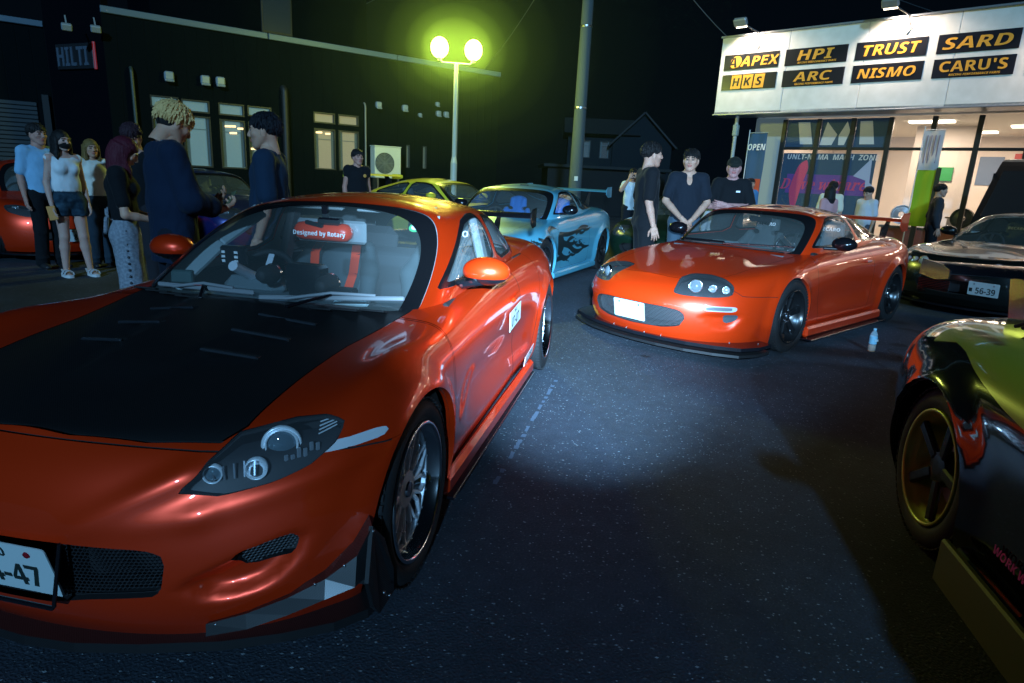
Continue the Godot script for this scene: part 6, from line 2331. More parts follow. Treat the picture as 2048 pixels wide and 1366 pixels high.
	var pt := tag(put("partition", box_at(Soup.new(), Vector3.ZERO, Vector3(1.5, 3.3, .08), .005), inner), "plain partition carrying the green notice board", "partition")
	pt.transform = shop.transform * Transform3D(Basis(), Vector3(4.95, 1.7, -2.87))
	var ct := thing("counter", "pale counter inside the lit shop front", "counter", shop.transform * Vector3(6.3, .06, -2.0), turn)
	put("counter_front", box_at(Soup.new(), Vector3(0, .45, 0), Vector3(1.6, .9, .5), .01), M.plain(Color(.5, .45, .4), .5), ct)
	put("counter_top", box_at(Soup.new(), Vector3(0, .925, 0), Vector3(1.7, .05, .6), .01), M.plain(Color(.2, .15, .1), .4), ct)
	for k in 5:
		var x: float = [5.6, 6.45, 7.3, 8.2, 9.1][k]
		var ps := tag(put("wall_poster", box_at(Soup.new(), Vector3.ZERO, Vector3(.62, .85, .02), .003), M.plain([Color(.10, .14, .22), Color(.45, .06, .05), Color(.08, .08, .09), Color(.4, .36, .12), Color(.06, .2, .3)][k], .5)), "%s poster on the shop's back wall" % ["slate blue", "red", "black", "mustard", "teal"][k], "poster", "posters on the shop's back wall")
		ps.transform = shop.transform * Transform3D(Basis(), Vector3(x, 2.35 + .1 * (k % 2), -6.6))
	for k in 4:
		var wd := tag(put("display_rim", lathe(Soup.new(), Transform3D(), [Vector2(.06, .0), Vector2(.08, .05), Vector2(.2, .0), Vector2(.235, .06), Vector2(.245, .06), Vector2(.245, -.1)], 28), M.plain([Color(.5, .5, .52), Color(.35, .22, .06), Color(.04, .04, .045), Color(.6, .6, .6)][k], .3, .6)), "%s wheel rim displayed low behind the shop window" % ["silver", "bronze", "black", "white"][k], "wheel rim", "wheel rims on display")
		wd.transform = shop.transform * Transform3D(Basis(Vector3.UP, .3 - .2 * k), Vector3(4.6 + k * .66, 1.0 + .25 * (k % 2), -1.0))
	var rs := thing("rim_stand", "low dark stand carrying the displayed wheel rims", "stand", shop.transform * Vector3(5.6, .06, -1.05), turn)
	put("stand_top", box_at(Soup.new(), Vector3(0, .62, 0), Vector3(2.9, .06, .4), .01), M.plain(Color(.05, .05, .05), .5), rs)
	put("stand_front", box_at(Soup.new(), Vector3(0, .3, .1), Vector3(2.8, .58, .04), .01), M.plain(Color(.25, .06, .05), .5), rs)
	# banners on poles before the shop
	for q in [[1.28, .45, "white and navy banner on a pole by the shop's corner pillar", Color(.05, .10, .18), 0], [5.35, .7, "banner with pale top and yellow green lower half before the shop door", Color(.24, .38, .02), 1]]:
		var bn := thing("pole_banner", q[2], "banner", shop.transform * Vector3(q[0], 0, q[1] + .3), turn - .2, "banners before the shop")
		var hw: float = [.27, .20][q[4]]
		put("banner_pole", tube(Soup.new(), [Vector3(-hw - .02, 0, 0), Vector3(-hw - .02, 3.0, 0)], .013, 8), M.plain(Color(.55, .55, .55), .4), bn)
		put("banner_arm", tube(Soup.new(), [Vector3(-hw - .02, 2.92, 0), Vector3(hw, 2.92, 0)], .008, 6), M.plain(Color(.55, .55, .55), .4), bn)
		if q[4] == 0:
			put("banner_cloth", cloth_sheet(.52, 1.9, Vector3(.0, 2.9, .0), 0), M.cloth(q[3], .8), bn)
			put("banner_band", box_at(Soup.new(), Vector3(.0, 1.55, .035), Vector3(.5, .35, .004)), M.plain(Color(.5, .06, .03), .6), bn)
			put("banner_lettering", letters("OPEN", .16, .003, Transform3D(Basis(), Vector3(0, 2.55, .04)), .1, .9), M.white_print, bn)
		else:
			put("banner_cloth", cloth_sheet(.40, .85, Vector3(.0, 2.9, .0), 1), M.cloth(Color(.45, .42, .42), .8), bn)
			put("banner_cloth", cloth_sheet(.40, 1.25, Vector3(.0, 2.05, .0), 1), M.cloth(q[3], .8), bn)
			put("banner_edge", box_at(Soup.new(), Vector3(.24, 1.45, .02), Vector3(.10, 1.3, .01)), M.plain(Color(.01, .02, .015), .6), bn)
			for k in 4: put("banner_print", box_at(Soup.new(), Vector3(-.12 + k * .08, 2.5, .02), Vector3(.02, .6, .004)), M.plain(Color(.18, .15, .22), .6), bn)
		put("banner_foot", box_at(Soup.new(), Vector3(-hw, .06, 0), Vector3(.35, .12, .35), .03), M.black, bn)
	# corner post of the canopy
	var cp := thing("canopy_post", "slim pale post under the left end of the fascia board", "post", SA + d * .55, turn)
	put("post_tube", tube(Soup.new(), [Vector3(0, 0, -.3), Vector3(0, 3.38, -.3)], .05, 10), M.plain(Color(.4, .38, .34), .5), cp)
	put("post_box", box_at(Soup.new(), Vector3(0, 3.0, -.3), Vector3(.14, .3, .14), .02), M.plain(Color(.3, .32, .28), .5), cp)

func cloth_sheet(w: float, h: float, top: Vector3, seed_: int) -> Soup:
	var s := Soup.new()
	var nx := 8
	var ny := 18
	for j in ny + 1:
		for i in nx + 1:
			var u := float(i) / nx
			var v := float(j) / ny
			s.p.append(top + Vector3((u - .5) * w, -v * h, .03 * sin(v * 7.0 + u * 2.5 + seed_) * v + .012 * sin(u * 9.0 + seed_ * 2.0)))
			s.n.append(Vector3.BACK)
	for j in ny:
		for i in nx:
			var k := j * (nx + 1) + i
			s.t.append_array([k, k + 1, k + nx + 2, k, k + nx + 2, k + nx + 1])
	smooth_normals(s)
	return s

func build_far_houses() -> void:
	var a := thing("far_house", "dim two storey house beyond the utility pole with an orange lit window", "house", Vector3(3.2, 0, -46.0), -.05)
	var wm := M.plain(Color(.010, .014, .018), .85, 0.0, .2)
	facade(a, 4.6, 4.7, [Rect2(.4, 3.1, 1.2, 1.2), Rect2(2.2, 3.1, .7, 1.2), Rect2(3.3, 3.1, 1.1, 1.2)], .25, wm)
	for r in [Rect2(.4, 3.1, 1.2, 1.2), Rect2(3.3, 3.1, 1.1, 1.2)]: window_at(a, r, M.black, M.plain(Color(.008, .01, .012), .3), .2)
	window_at(a, Rect2(2.2, 3.1, .7, 1.2), M.black, M.plain(Color(.03, .008, .003), .6), .2)
	put("roof", slab(Soup.new(), Transform3D(Basis(Vector3(0, 0, 1), Vector3.UP, Vector3(-1, 0, 0)), Vector3(2.3, 4.7, -3)), PackedVector2Array([Vector2(-3.6, 0), Vector2(3.6, 0), Vector2(0, 1.3)]), 5.2), M.plain(Color(.008, .009, .01), .8), a)
	put("side_wall", box_at(Soup.new(), Vector3(2.3, 2.35, -3.2), Vector3(4.5, 4.6, 5.8)), wm, a)
	var b := thing("gable_house", "dim house gable to the right of the utility pole", "house", Vector3(6.9, 0, -48.0), -.1)
	put("wall", slab(Soup.new(), Transform3D(Basis(), Vector3(1.6, 0, 0)), PackedVector2Array([Vector2(-2.0, 0), Vector2(2.0, 0), Vector2(2.0, 4.2), Vector2(0, 6.1), Vector2(-2.0, 4.2)]), 5.0), wm, b)
	for s in [-1.0, 1.0]:
		put("roof", bar(Soup.new(), Vector3(1.6 + s * 2.3, 3.95, 0), Vector3(1.6, 6.2, 0), 5.6, .12, .01, Vector3(0, 1, 0)), M.plain(Color(.01, .011, .013), .8), b)
	var c := thing("garage_shed", "low dark shed behind the photographing person", "shed", Vector3(2.2, 0, -30.0), .05)
	put("wall", box_at(Soup.new(), Vector3(1.5, 1.0, 0), Vector3(5.2, 2.0, 3.0), .02), M.plain(Color(.008, .010, .013), .7, 0.0, .2), c)
	put("roof", box_at(Soup.new(), Vector3(1.5, 2.08, 0), Vector3(5.6, .14, 3.4), .02), M.plain(Color(.012, .016, .02), .6, 0.0, .2), c)

func build_street() -> void:
	# lamp post with two globes
	var at := Vector3(-1.65, 0, -16.12)
	var lp := thing("street_lamp", "pale lamp post with two glowing yellow white globes", "street lamp", at, .18)
	var pole := M.plain(Color(.38, .40, .32), .5)
	put("pole", lathe(Soup.new(), Transform3D(Basis(Vector3(1, 0, 0), Vector3(0, 0, -1), Vector3(0, 1, 0)), Vector3.ZERO), [Vector2(.14, 0), Vector2(.14, .05), Vector2(.082, .06), Vector2(.080, 1.72), Vector2(.054, 1.86), Vector2(.048, 3.98), Vector2(.0, 4.0)], 20), pole, lp)
	put("cross_arm", tube(Soup.new(), [Vector3(-.40, 4.05, 0), Vector3(-.32, 3.99, 0), Vector3(.32, 3.99, 0), Vector3(.40, 4.05, 0)], .022, 8), pole, lp)
	var glow := M.glow(Color(1.0, .98, .55), 9.0)
	for s in [-1.0, 1.0]:
		put("globe_collar", lathe(Soup.new(), Transform3D(Basis(Vector3(1, 0, 0), Vector3(0, 0, -1), Vector3(0, 1, 0)), Vector3(s * .40, 4.04, 0)), [Vector2(.05, 0), Vector2(.07, .06), Vector2(.03, .08)], 16), pole, lp)
		put("lamp_globe", ball(Soup.new(), Vector3(s * .40, 4.31, 0), Vector3(.21, .235, .21), 24), glow, lp)
		lamp(lp.transform * Vector3(s * .40, 4.31, 0), Color(.93, 1.0, .42), 12.0, .15, "street_lamp_light")
	for k in 7:  # nested fog added to imitate the lens bloom round the globes
		var fog := FogVolume.new()
		fog.name = numbered("lamp_glow_haze")
		add_child(fog)
		fog.shape = RenderingServer.FOG_VOLUME_SHAPE_ELLIPSOID
		var r: float = [13.0, 9.5, 6.8, 4.8, 3.4, 2.4, 1.7][k]
		fog.size = Vector3(r, r * .8, r)
		fog.position = at + Vector3(0, 4.3, 0)
		var fm := FogMaterial.new()
		fm.density = [.0004, .0006, .0011, .002, .004, .008, .015][k]
		fm.albedo = Color(.85, 1.0, .7)
		fog.material = fm
		tag(fog, "added haze that imitates lens glow round the lamp globes", "mist", "added haze round the lamp", "stuff")
	# utility pole and wires
	var up := thing("utility_pole", "tall grey concrete utility pole standing behind the blue coupe", "utility pole", Vector3(1.52, 0, -17.93), 0.0)
	put("pole", lathe(Soup.new(), Transform3D(Basis(Vector3(1, 0, 0), Vector3(0, 0, -1), Vector3(0, 1, 0)), Vector3.ZERO), [Vector2(.185, 0), Vector2(.12, 9.5), Vector2(0, 9.5)], 20, true), M.plain(Color(.055, .070, .075), .85, 0.0, .3), up)
	put("name_tag", box_at(Soup.new(), Vector3(.0, 1.5, .185), Vector3(.1, .12, .01), .004), M.plain(Color(.4, .42, .42), .5), up)
	for k in 3:
		put("pole_band", lathe(Soup.new(), Transform3D(Basis(Vector3(1, 0, 0), Vector3(0, 0, -1), Vector3(0, 1, 0)), Vector3(0, 3.3 + k * 2.0, 0)), [Vector2(.17 - k * .012, 0), Vector2(.172 - k * .012, .02), Vector2(.17 - k * .012, .05)], 16), M.steel, up)
	put("cross_arm", box_at(Soup.new(), Vector3(0, 9.1, 0), Vector3(1.9, .09, .09), .01), M.steel, up)
	var ends := [[Vector3(1.5, 9.1, -17.9), Vector3(-9.0, 7.6, -30.0), "strung from the utility pole over the dark building"], [Vector3(1.6, 8.6, -17.9), Vector3(-1.5, 5.2, -24.5), "dropping from the utility pole to the end of the dark building"], [Vector3(1.6, 9.1, -17.9), Vector3(5.9, 5.2, -19.0), "from the utility pole to the shop's fascia corner"], [Vector3(2.2, 9.1, -17.9), Vector3(16.0, 8.0, -26.0), "from the utility pole out over the shop roof"]]
	for q in ends:
		var pts: Array = []
		for k in 17:
			var t := k / 16.0
			pts.append((q[0] as Vector3).lerp(q[1], t) - Vector3(0, 1.0 * 4.0 * t * (1.0 - t) * .35, 0))
		tag(put("overhead_wire", tube(Soup.new(), pts, .012, 6), M.plain(Color(.05, .055, .06), .6)), "thin overhead wire " + q[2], "wire", "overhead wires")
	# outdoor air conditioner on its stand
	var ac := thing("ac_unit", "pale outdoor air conditioner with round fan grille against the dark wall", "air conditioner", Vector3(-10.72, 0, -17.23) + Vector3(.804, 0, -.5945) * 7.52 + Vector3(.5945, 0, .804) * .45, atan2(7.12, 9.63))
	var acm := M.plain(Color(.52, .52, .40), .5)
	put("case", box_at(Soup.new(), Vector3(0, 1.72, 0), Vector3(.92, .98, .36), .02), acm, ac)
	put("top_lid", box_at(Soup.new(), Vector3(0, 2.225, 0), Vector3(.95, .03, .39), .008), acm, ac)
	var gr := Soup.new()
	for k in 7: 
		var pts: Array = []
		for j in 28: pts.append(Vector3(-.12 + cos(TAU * j / 28) * (.06 + k * .045), 1.7 + sin(TAU * j / 28) * (.06 + k * .045), .195))
		tube(gr, pts, .006, 5, true)
	for k in 8: bar(gr, Vector3(-.12, 1.7, .19), Vector3(-.12 + cos(PI * k / 4) * .33, 1.7 + sin(PI * k / 4) * .33, .19), .008, .006)
	put("fan_grille", gr, M.plain(Color(.25, .26, .22), .5), ac)
	put("fan_opening", lathe(Soup.new(), Transform3D(Basis(), Vector3(-.12, 1.7, .184)), [Vector2(0, 0), Vector2(.335, 0)], 32), M.plain(Color(.03, .035, .03), .7), ac)
	put("stand", box_at(box_at(Soup.new(), Vector3(-.36, .62, 0), Vector3(.06, 1.24, .36)), Vector3(.36, .62, 0), Vector3(.06, 1.24, .36)), M.steel, ac)
# ---------------------------------------------------------------- people
var head_cache := {}
var hand_cache := {}

func head_shape(fem: bool) -> Array:          # [soup, vertex tints: 0 skin, 1 lips, 2 brow]
	if head_cache.has(fem): return head_cache[fem]
	var F := Field.new()
	F.setup(Vector3(-.10, -.15, -.13), Vector3(.10, .15, .14), .0045)
	F.ball(Vector3(0, .032, -.012), Vector3(.074, .088, .094), 0.0)
	F.ball(Vector3(0, -.01, .02), Vector3(.062, .075, .068), .03)
	F.cone(Vector3(0, -.035, .035), Vector3(0, -.088, .058), .046, .026 if fem else .030, .03, Vector3.RIGHT, .9)
	for s in [-1.0, 1.0]:
		F.cone(Vector3(.058 * s, -.03, -.005), Vector3(.028 * s, -.083, .045), .022, .018, .025)
		F.ball(Vector3(.043 * s, -.012, .058), Vector3(.022, .018, .02), .02)
		F.cone(Vector3(.014 * s, .034, .086), Vector3(.044 * s, .034, .072), .009, .008, .012)
		F.cut_ball(Vector3(.031 * s, .012, .096), Vector3(.019, .011, .017), .010)
		F.ball(Vector3(.0315 * s, .011, .073), Vector3(.0135, .0125, .0125), .004)
		F.ball(Vector3(.076 * s, -.004, -.012), Vector3(.010, .031, .019), .008, Basis(Vector3.UP, .35 * s))
		F.ball(Vector3(.012 * s, -.026, .098), Vector3(.008, .007, .009), .006)
	F.cone(Vector3(0, .024, .086), Vector3(0, -.018, .106), .0085, .0115, .012)
	F.ball(Vector3(0, -.048, .087), Vector3(.022, .006, .013), .007)
	F.ball(Vector3(0, -.060, .085), Vector3(.019, .0065, .012), .006)
	F.cone(Vector3(0, -.05, -.03), Vector3(0, -.14, -.045), .05 if not fem else .044, .052 if not fem else .045, .03)
	var s := F.surface()
	var tint := PackedByteArray()
	for v in s.p:
		var t := 0
		if v.z > .083 and absf(v.x) < .024 and v.y < -.042 and v.y > -.067: t = 1
		if v.z > .066 and absf(v.x) > .012 and absf(v.x) < .05 and v.y > .027 and v.y < .037: t = 2
		if v.z > .07 and absf(absf(v.x) - .0315) < .013 and absf(v.y - .011) < .0065: t = 3
		tint.append(t)
	head_cache[fem] = [s, tint]
	return head_cache[fem]

func hand_shape(curl: float) -> Soup:         # left hand: fingers along +y, palm towards +z, thumb on +x
	if hand_cache.has(curl): return hand_cache[curl]
	var F := Field.new()
	F.setup(Vector3(-.07, -.04, -.05), Vector3(.09, .21, .11), .0045)
	F.cone(Vector3(-.006, -.02, 0), Vector3(-.004, .03, .002), .021, .024, .012, Vector3.RIGHT, .8)
	F.cone(Vector3(-.022, .03, .002), Vector3(-.028, .078, .002), .017, .013, .012)
	F.cone(Vector3(.0, .03, .002), Vector3(.0, .082, .002), .017, .013, .012)
	F.cone(Vector3(.022, .03, .004), Vector3(.026, .08, .002), .017, .013, .012)
	var base := [-.031, -.0105, .010, .030]
	var lens := [.058, .074, .079, .070]
	for k in 4:
		var p := Vector3(base[k], .078 + (.006 if k in [1, 2] else 0.0), .002)
		var a := 0.0
		for j in 3:
			a += curl * [.8, 1.15, .8][j] + (.03 * k)
			var l: float = lens[k] * [.45, .31, .26][j]
			var q := p + Vector3((base[k]) * .10, cos(a) * l, sin(a) * l)
			F.cone(p, q, .0092 - j * .0008, .0086 - j * .0010, .003)
			p = q
	var t := Vector3(.022, .018, .008)
	var d := Vector3(.72, .62, .25 + curl * .4).normalized()
	F.cone(t, t + d * .042, .014, .011, .01)
	var t2 := t + d * .042
	var d2 := Vector3(.30 - curl * .2, .85, .25 + curl * .55).normalized()
	F.cone(t2, t2 + d2 * .032, .0108, .0095, .003)
	F.cone(t2 + d2 * .032, t2 + d2 * .056, .0095, .0075, .003)
	hand_cache[curl] = F.surface()
	return hand_cache[curl]

func locks(K: Field, seed_: int, n: int, l: float, low: float, front: float, fat: float, swirl := .5) -> void:       # overlapping tufts that follow the skull
	var r := RandomNumberGenerator.new()
	r.seed = seed_
	for k in n:
		var y := lerpf(1.0, low, (k + .5) / n)
		var a := k * 2.39996 + r.randf() * .3
		var h := sqrt(maxf(0.0, 1.0 - y * y))
		var u := Vector3(cos(a) * h, y, sin(a) * h)
		if u.z > .15 and y < front: continue
		if absf(u.x) > .6 and u.z > -.35 and y < -.05: continue
		var p := Vector3(0, .042, -.018) + u * Vector3(.082, .092, .102)
		var t := (Vector3.DOWN + u * u.y).normalized()
		if h < .15: t = Vector3(cos(a), 0, sin(a))
		t = (t + u.cross(t) * r.randf_range(-swirl, swirl)).normalized()
		K.cone(p, p + t * l * r.randf_range(.75, 1.25) + u * r.randf_range(.001, .007), fat, fat * .35, .007)

func aim(y: Vector3, z: Vector3) -> Basis:
	var yy := y.normalized()
	var xx := yy.cross(z).normalized()
	return Basis(xx, yy, xx.cross(yy).normalized())

func person(label: String, at: Vector3, facing: Vector2, H: float, o: Dictionary) -> Node3D:
	var root := thing("person", label, "person", at, atan2(facing.x, facing.y), o.get("group", ""))
	var s := H / 1.72
	var fem: bool = o.get("fem", false)
	var cell: float = o.get("cell", .016)
	var sw := .14 if fem else .162
	var J := {
		"pelvis": Vector3(0, .94, 0), "waist": Vector3(0, 1.10, .0), "chest": Vector3(0, 1.28, -.005), "neck": Vector3(0, 1.455, -.02), "head": Vector3(0, 1.60, .015),
		"hipL": Vector3(.088, .90, 0), "hipR": Vector3(-.088, .90, 0), "kneeL": Vector3(.095, .49, .02), "kneeR": Vector3(-.095, .49, .02), "ankL": Vector3(.105, .085, -.02), "ankR": Vector3(-.105, .085, -.02),
		"shL": Vector3(sw, 1.405, -.015), "shR": Vector3(-sw, 1.405, -.015), "elL": Vector3(sw + .05, 1.12, -.04), "elR": Vector3(-sw - .05, 1.12, -.04), "wrL": Vector3(sw + .06, .875, .03), "wrR": Vector3(-sw - .06, .875, .03),
	}
	for k in o.get("pose", {}): J[k] = o.pose[k]
	for k in J: J[k] = J[k] * s
	var lean: float = o.get("lean", 0.0)
	if lean != 0.0:
		for k in ["waist", "chest", "neck", "head", "shL", "shR"]:
			var v: Vector3 = J[k] - J.pelvis
			J[k] = J.pelvis + v.rotated(Vector3.RIGHT, lean)
	# ---- skin
	var tone: Color = o.get("tone", Color(.46, .25, .165))
	var lo := Vector3(-.55, -.02, -.5) * s
	var hi := Vector3(.55, 1.62, .55) * s
	for k in J:
		lo = lo.min(J[k] - Vector3(.15, .02, .15)); hi = hi.max(J[k] + Vector3(.15, .1, .15))
	hi.y = minf(hi.y, J.neck.y + .12)
	var F := Field.new()
	F.setup(lo, hi, cell)
	F.cone(J.neck + Vector3(0, -.05, 0) * s, J.head + Vector3(0, -.06, -.02) * s, (.06 if not fem else .048) * s, (.056 if not fem else .045) * s, .02)
	F.cone(J.pelvis, J.waist, .098 * s, .086 * s, .05, Vector3.RIGHT, .68)
	F.cone(J.waist, J.chest, .084 * s, .100 * s, .05, Vector3.RIGHT, .70)
	for c in ["L", "R"]:
		F.cone(J.chest + Vector3(0, .05, 0), J["sh" + c], .085 * s, .056 * s, .05)
		F.cone(J.neck, J["sh" + c], .05 * s, .05 * s, .03)
		var thin := .86 if fem else 1.0
		F.cone(J["sh" + c], J["el" + c], .054 * s * thin, .040 * s * thin, .02)
		F.cone(J["el" + c], J["el" + c].lerp(J["wr" + c], .35), .040 * s * thin, .041 * s * thin, .015)
		F.cone(J["el" + c].lerp(J["wr" + c], .35), J["wr" + c], .041 * s * thin, .027 * s * thin, .01)
		if not o.get("legs_hidden", false):
			F.cone(J["hip" + c], J["knee" + c], .084 * s, .054 * s, .03)
			F.cone(J["knee" + c], J["knee" + c].lerp(J["ank" + c], .32) + Vector3(0, 0, -.012), .053 * s, .054 * s, .02)
			F.cone(J["knee" + c].lerp(J["ank" + c], .32) + Vector3(0, 0, -.012), J["ank" + c], .054 * s, .034 * s, .02)
			F.cone(J["ank" + c] + Vector3(0, -.045, -.02) * s, J["ank" + c] + Vector3(.015 if c == "L" else -.015, -.06, .14) * s, .034 * s, .026 * s, .02, Vector3.RIGHT, .85)
	var skin := F.surface()
	var cols := PackedColorArray()
	cols.resize(skin.p.size())
	cols.fill(tone)
	# head
	var hs: Array = head_shape(fem)
	var hb := Basis(Vector3.UP, o.get("look", 0.0)) * Basis(Vector3.RIGHT, o.get("nod", 0.0))
	var hk := s * (.97 if fem else 1.03)
	var ht := Transform3D(hb * hk, J.head)
	skin.add((hs[0] as Soup).moved(ht))
	for t in hs[1]: cols.append([tone, tone.lerp(Color(.42, .10, .09), .6), Color(.02, .016, .014), Color(.025, .02, .02)][t])
	# hands
	for c in ["L", "R"]:
		if o.get("no_hand" + c, false): continue
		var sh := hand_shape(o.get("curl", .28))
		var fore: Vector3 = (J["wr" + c] - J["el" + c]).normalized()
		var dir: Vector3 = o.get("hand" + c, fore)
		var palm: Vector3 = o.get("palm" + c, Vector3(-1 if c == "L" else 1, 0, .1))
		var b := aim(dir, palm)
		var hand := sh
		if c == "R":
			hand = Soup.new()
			for k in sh.p.size():
				hand.p.append(Vector3(-sh.p[k].x, sh.p[k].y, sh.p[k].z)); hand.n.append(Vector3(-sh.n[k].x, sh.n[k].y, sh.n[k].z))
			hand.t = sh.t
		var hd := hand.moved(Transform3D(b * (s * (.9 if fem else 1.0)), J["wr" + c] + fore * .012))
		skin.add(hd)
		for k in hd.p.size(): cols.append(tone)
	obj("body", skin.mesh(PackedVector2Array(), cols), M.skin, root)
	# ---- trousers, shorts
	var leg: String = o.get("legs", "trousers")
	if leg != "none":
		var T := Field.new()
		T.setup(Vector3(-.34, -.02, -.3) * s, Vector3(.34, 1.2, .34) * s, cell)
		var loose: float = o.get("loose", .016)
		T.cone(J.pelvis + Vector3(0, .08, 0) * s, J.pelvis - Vector3(0, .02, 0) * s, .096 * s, .112 * s, .04, Vector3.RIGHT, .66)
		for c in ["L", "R"]:
			T.ball(J["hip" + c] + Vector3(0, .0, -.035) * s, Vector3(.09, .1, .085) * s, .05)
			if leg == "shorts":
				T.cone(J["hip" + c], J["hip" + c].lerp(J["knee" + c], .42), .098 * s, .098 * s, .03)
			else:
				T.cone(J["hip" + c], J["knee" + c], (.088 + loose * .6) * s, (.06 + loose) * s, .03)
				T.cone(J["knee" + c], J["ank" + c] - Vector3(0, .02, 0), (.06 + loose) * s, (.05 + loose * 1.35) * s, .02)
				# soft folds behind the knee and at the hem
				T.ball(J["knee" + c] + Vector3(.0, -.04, .03) * s, Vector3(.05, .02, .045) * s, .03)
				T.ball(J["ank" + c] + Vector3(.0, .05, .02) * s, Vector3(.055 + loose, .02, .06 + loose) * s, .025)
		var cutm: float = J.pelvis.y + (.12 if fem else .1) * s
		T.cut_half(Vector3(0, cutm, 0), Vector3.UP)
		if leg == "shorts":
			T.cut_half(Vector3(0, J.hipL.lerp(J.kneeL, .40).y, 0), Vector3.DOWN)
		else:
			T.cut_half(Vector3(0, J.ankL.y - .045 * s, 0), Vector3.DOWN)
		wrinkle(T, .005, 17.0, 3)
		put("shorts" if leg == "shorts" else "trousers", T.surface(), o.get("leg_mat", M.cloth(Color(.01, .012, .016))), root)
	# ---- top
	var U := Field.new()
	U.setup(lo, hi, cell)
	var big: float = o.get("big", .02)
	var hem: float = o.get("hem", .86) * s
	var pel: Vector3 = J.pelvis
	var low := Vector3(pel.x, minf(hem - .03, pel.y), pel.z)
	U.cone(low, J.waist, (.098 + big) * s, (.088 + big) * s, .05, Vector3.RIGHT, .68)
	U.cone(J.waist, J.chest, (.088 + big) * s, (.102 + big * .75) * s, .05, Vector3.RIGHT, .70)
	var sleeve: float = o.get("sleeve", .62)
	for c in ["L", "R"]:
		U.cone(J.chest + Vector3(0, .05, 0), J["sh" + c], (.088 + big * .6) * s, (.060 + big * .3) * s, .05)
		if sleeve > 0.0:
			U.cone(J.neck + Vector3(0, -.012, 0) * s, J["sh" + c], (.050 + big * .2) * s, (.055 + big * .2) * s, .03)
			var e: Vector3 = J["sh" + c].lerp(J["el" + c], minf(sleeve, 1.0))
			U.cone(J["sh" + c], e, (.060 + big * .35) * s, (.050 + big * .55) * s, .025)
			if sleeve > 1.0:
				U.cone(J["el" + c], J["el" + c].lerp(J["wr" + c], sleeve - 1.0), (.050 + big * .7) * s, (.040 + big * .7) * s, .02)
		if fem: U.ball(J.chest + Vector3(.065 if c == "L" else -.065, .01, .085) * s, Vector3(.065, .06, .055) * s, .04)
	U.cut_ball(J.neck + Vector3(0, .055, .02) * s, Vector3(.074, .056, .078) * s if sleeve > 0.0 else Vector3(.11, .10, .11) * s, .01)
	if o.get("vneck", false): U.cut_ball(J.neck + Vector3(0, -.03, .11) * s, Vector3(.035, .10, .07) * s, .01)
	U.cut_half(Vector3(0, hem, 0), Vector3.DOWN)
	wrinkle(U, .006, 13.0, int(at.x * 10.0) + 50)
	var shirt := put(o.get("top", "shirt"), U.surface(), o.get("top_mat", M.cloth(Color(.010, .014, .022))), root)
	# ---- hair
	var hair: String = o.get("hair", "short")
	var K := Field.new()
	if hair == "long": K.setup(Vector3(-.16, -.5, -.2), Vector3(.16, .17, .13), .0065 if cell < .02 else .009)
	else: K.setup(Vector3(-.13, -.15, -.16), Vector3(.13, .18, .15), .0042 if cell < .0135 else (.0055 if cell < .02 else .008))
	match hair:
		"short", "bowl":
			var bowl := hair == "bowl"
			K.ball(Vector3(0, .042, -.018), Vector3(.081, .090, .101) * (1.07 if bowl else 1.02), 0.0)
			K.cut_ball(Vector3(0, -.055, .085), Vector3(.075, .105, .085), .008)
			for s2 in [-1.0, 1.0]: K.cut_ball(Vector3(.085 * s2, -.035, .01), Vector3(.05, .045, .055), .006)
			K.cut_half(Vector3(0, -.05 if not bowl else -.015, 0), Vector3.DOWN)
			locks(K, int(at.x * 31.0) + 7, 520 if bowl else 230, .052 if bowl else .042, -.14 if bowl else -.36, .26, .0066 if bowl else .0078, .16 if bowl else .3)
			wrinkle(K, .003, 70.0, 5)
		"long":
			K.ball(Vector3(0, .045, -.02), Vector3(.087, .096, .106), 0.0)
			K.cut_ball(Vector3(0, -.03, .095), Vector3(.066, .085, .09), .008)
			for k in 11:
				var a := PI + PI * (k - 5) / 10.0 * 1.25
				var e := Vector3(sin(a) * .075, .02, cos(a) * .085 - .02)
				K.cone(e, e * Vector3(1.12, 0, 1.0) + Vector3(0, -.14, -.01), .03, .032, .02)
				K.cone(e * Vector3(1.12, 0, 1.0) + Vector3(0, -.14, -.01), e * Vector3(1.05, 0, .9) + Vector3(0, -.36 - .05 * sin(k * 1.7), -.02), .032, .012, .02)
			for k in 46:
				var a := PI + PI * (k - 22.5) / 45.0 * 1.3
				var e := Vector3(sin(a) * .098, .05, cos(a) * .106 - .02)
				K.cone(e, e * Vector3(1.06, 0, 1.02) + Vector3(0, -.16 - .03 * sin(k * 4.1), 0), .008, .010, .004)
				K.cone(e * Vector3(1.06, 0, 1.02) + Vector3(0, -.16 - .03 * sin(k * 4.1), 0), e * Vector3(1.0, 0, .95) + Vector3(.01 * sin(k * 2.7), -.40 - .05 * sin(k * 1.9), -.01), .010, .003, .004)
			wrinkle(K, .003, 60.0, 5)
		"cap":
			K.ball(Vector3(0, .05, -.012), Vector3(.087, .085, .105), 0.0)
			K.cut_half(Vector3(0, .028, 0), Vector3.DOWN)
			K.cone(Vector3(-.03, .035, .07), Vector3(-.02, .02, .135), .022, .018, .012, Vector3.RIGHT, .6)
			K.cone(Vector3(.03, .035, .07), Vector3(.02, .02, .135), .022, .018, .012, Vector3.RIGHT, .6)
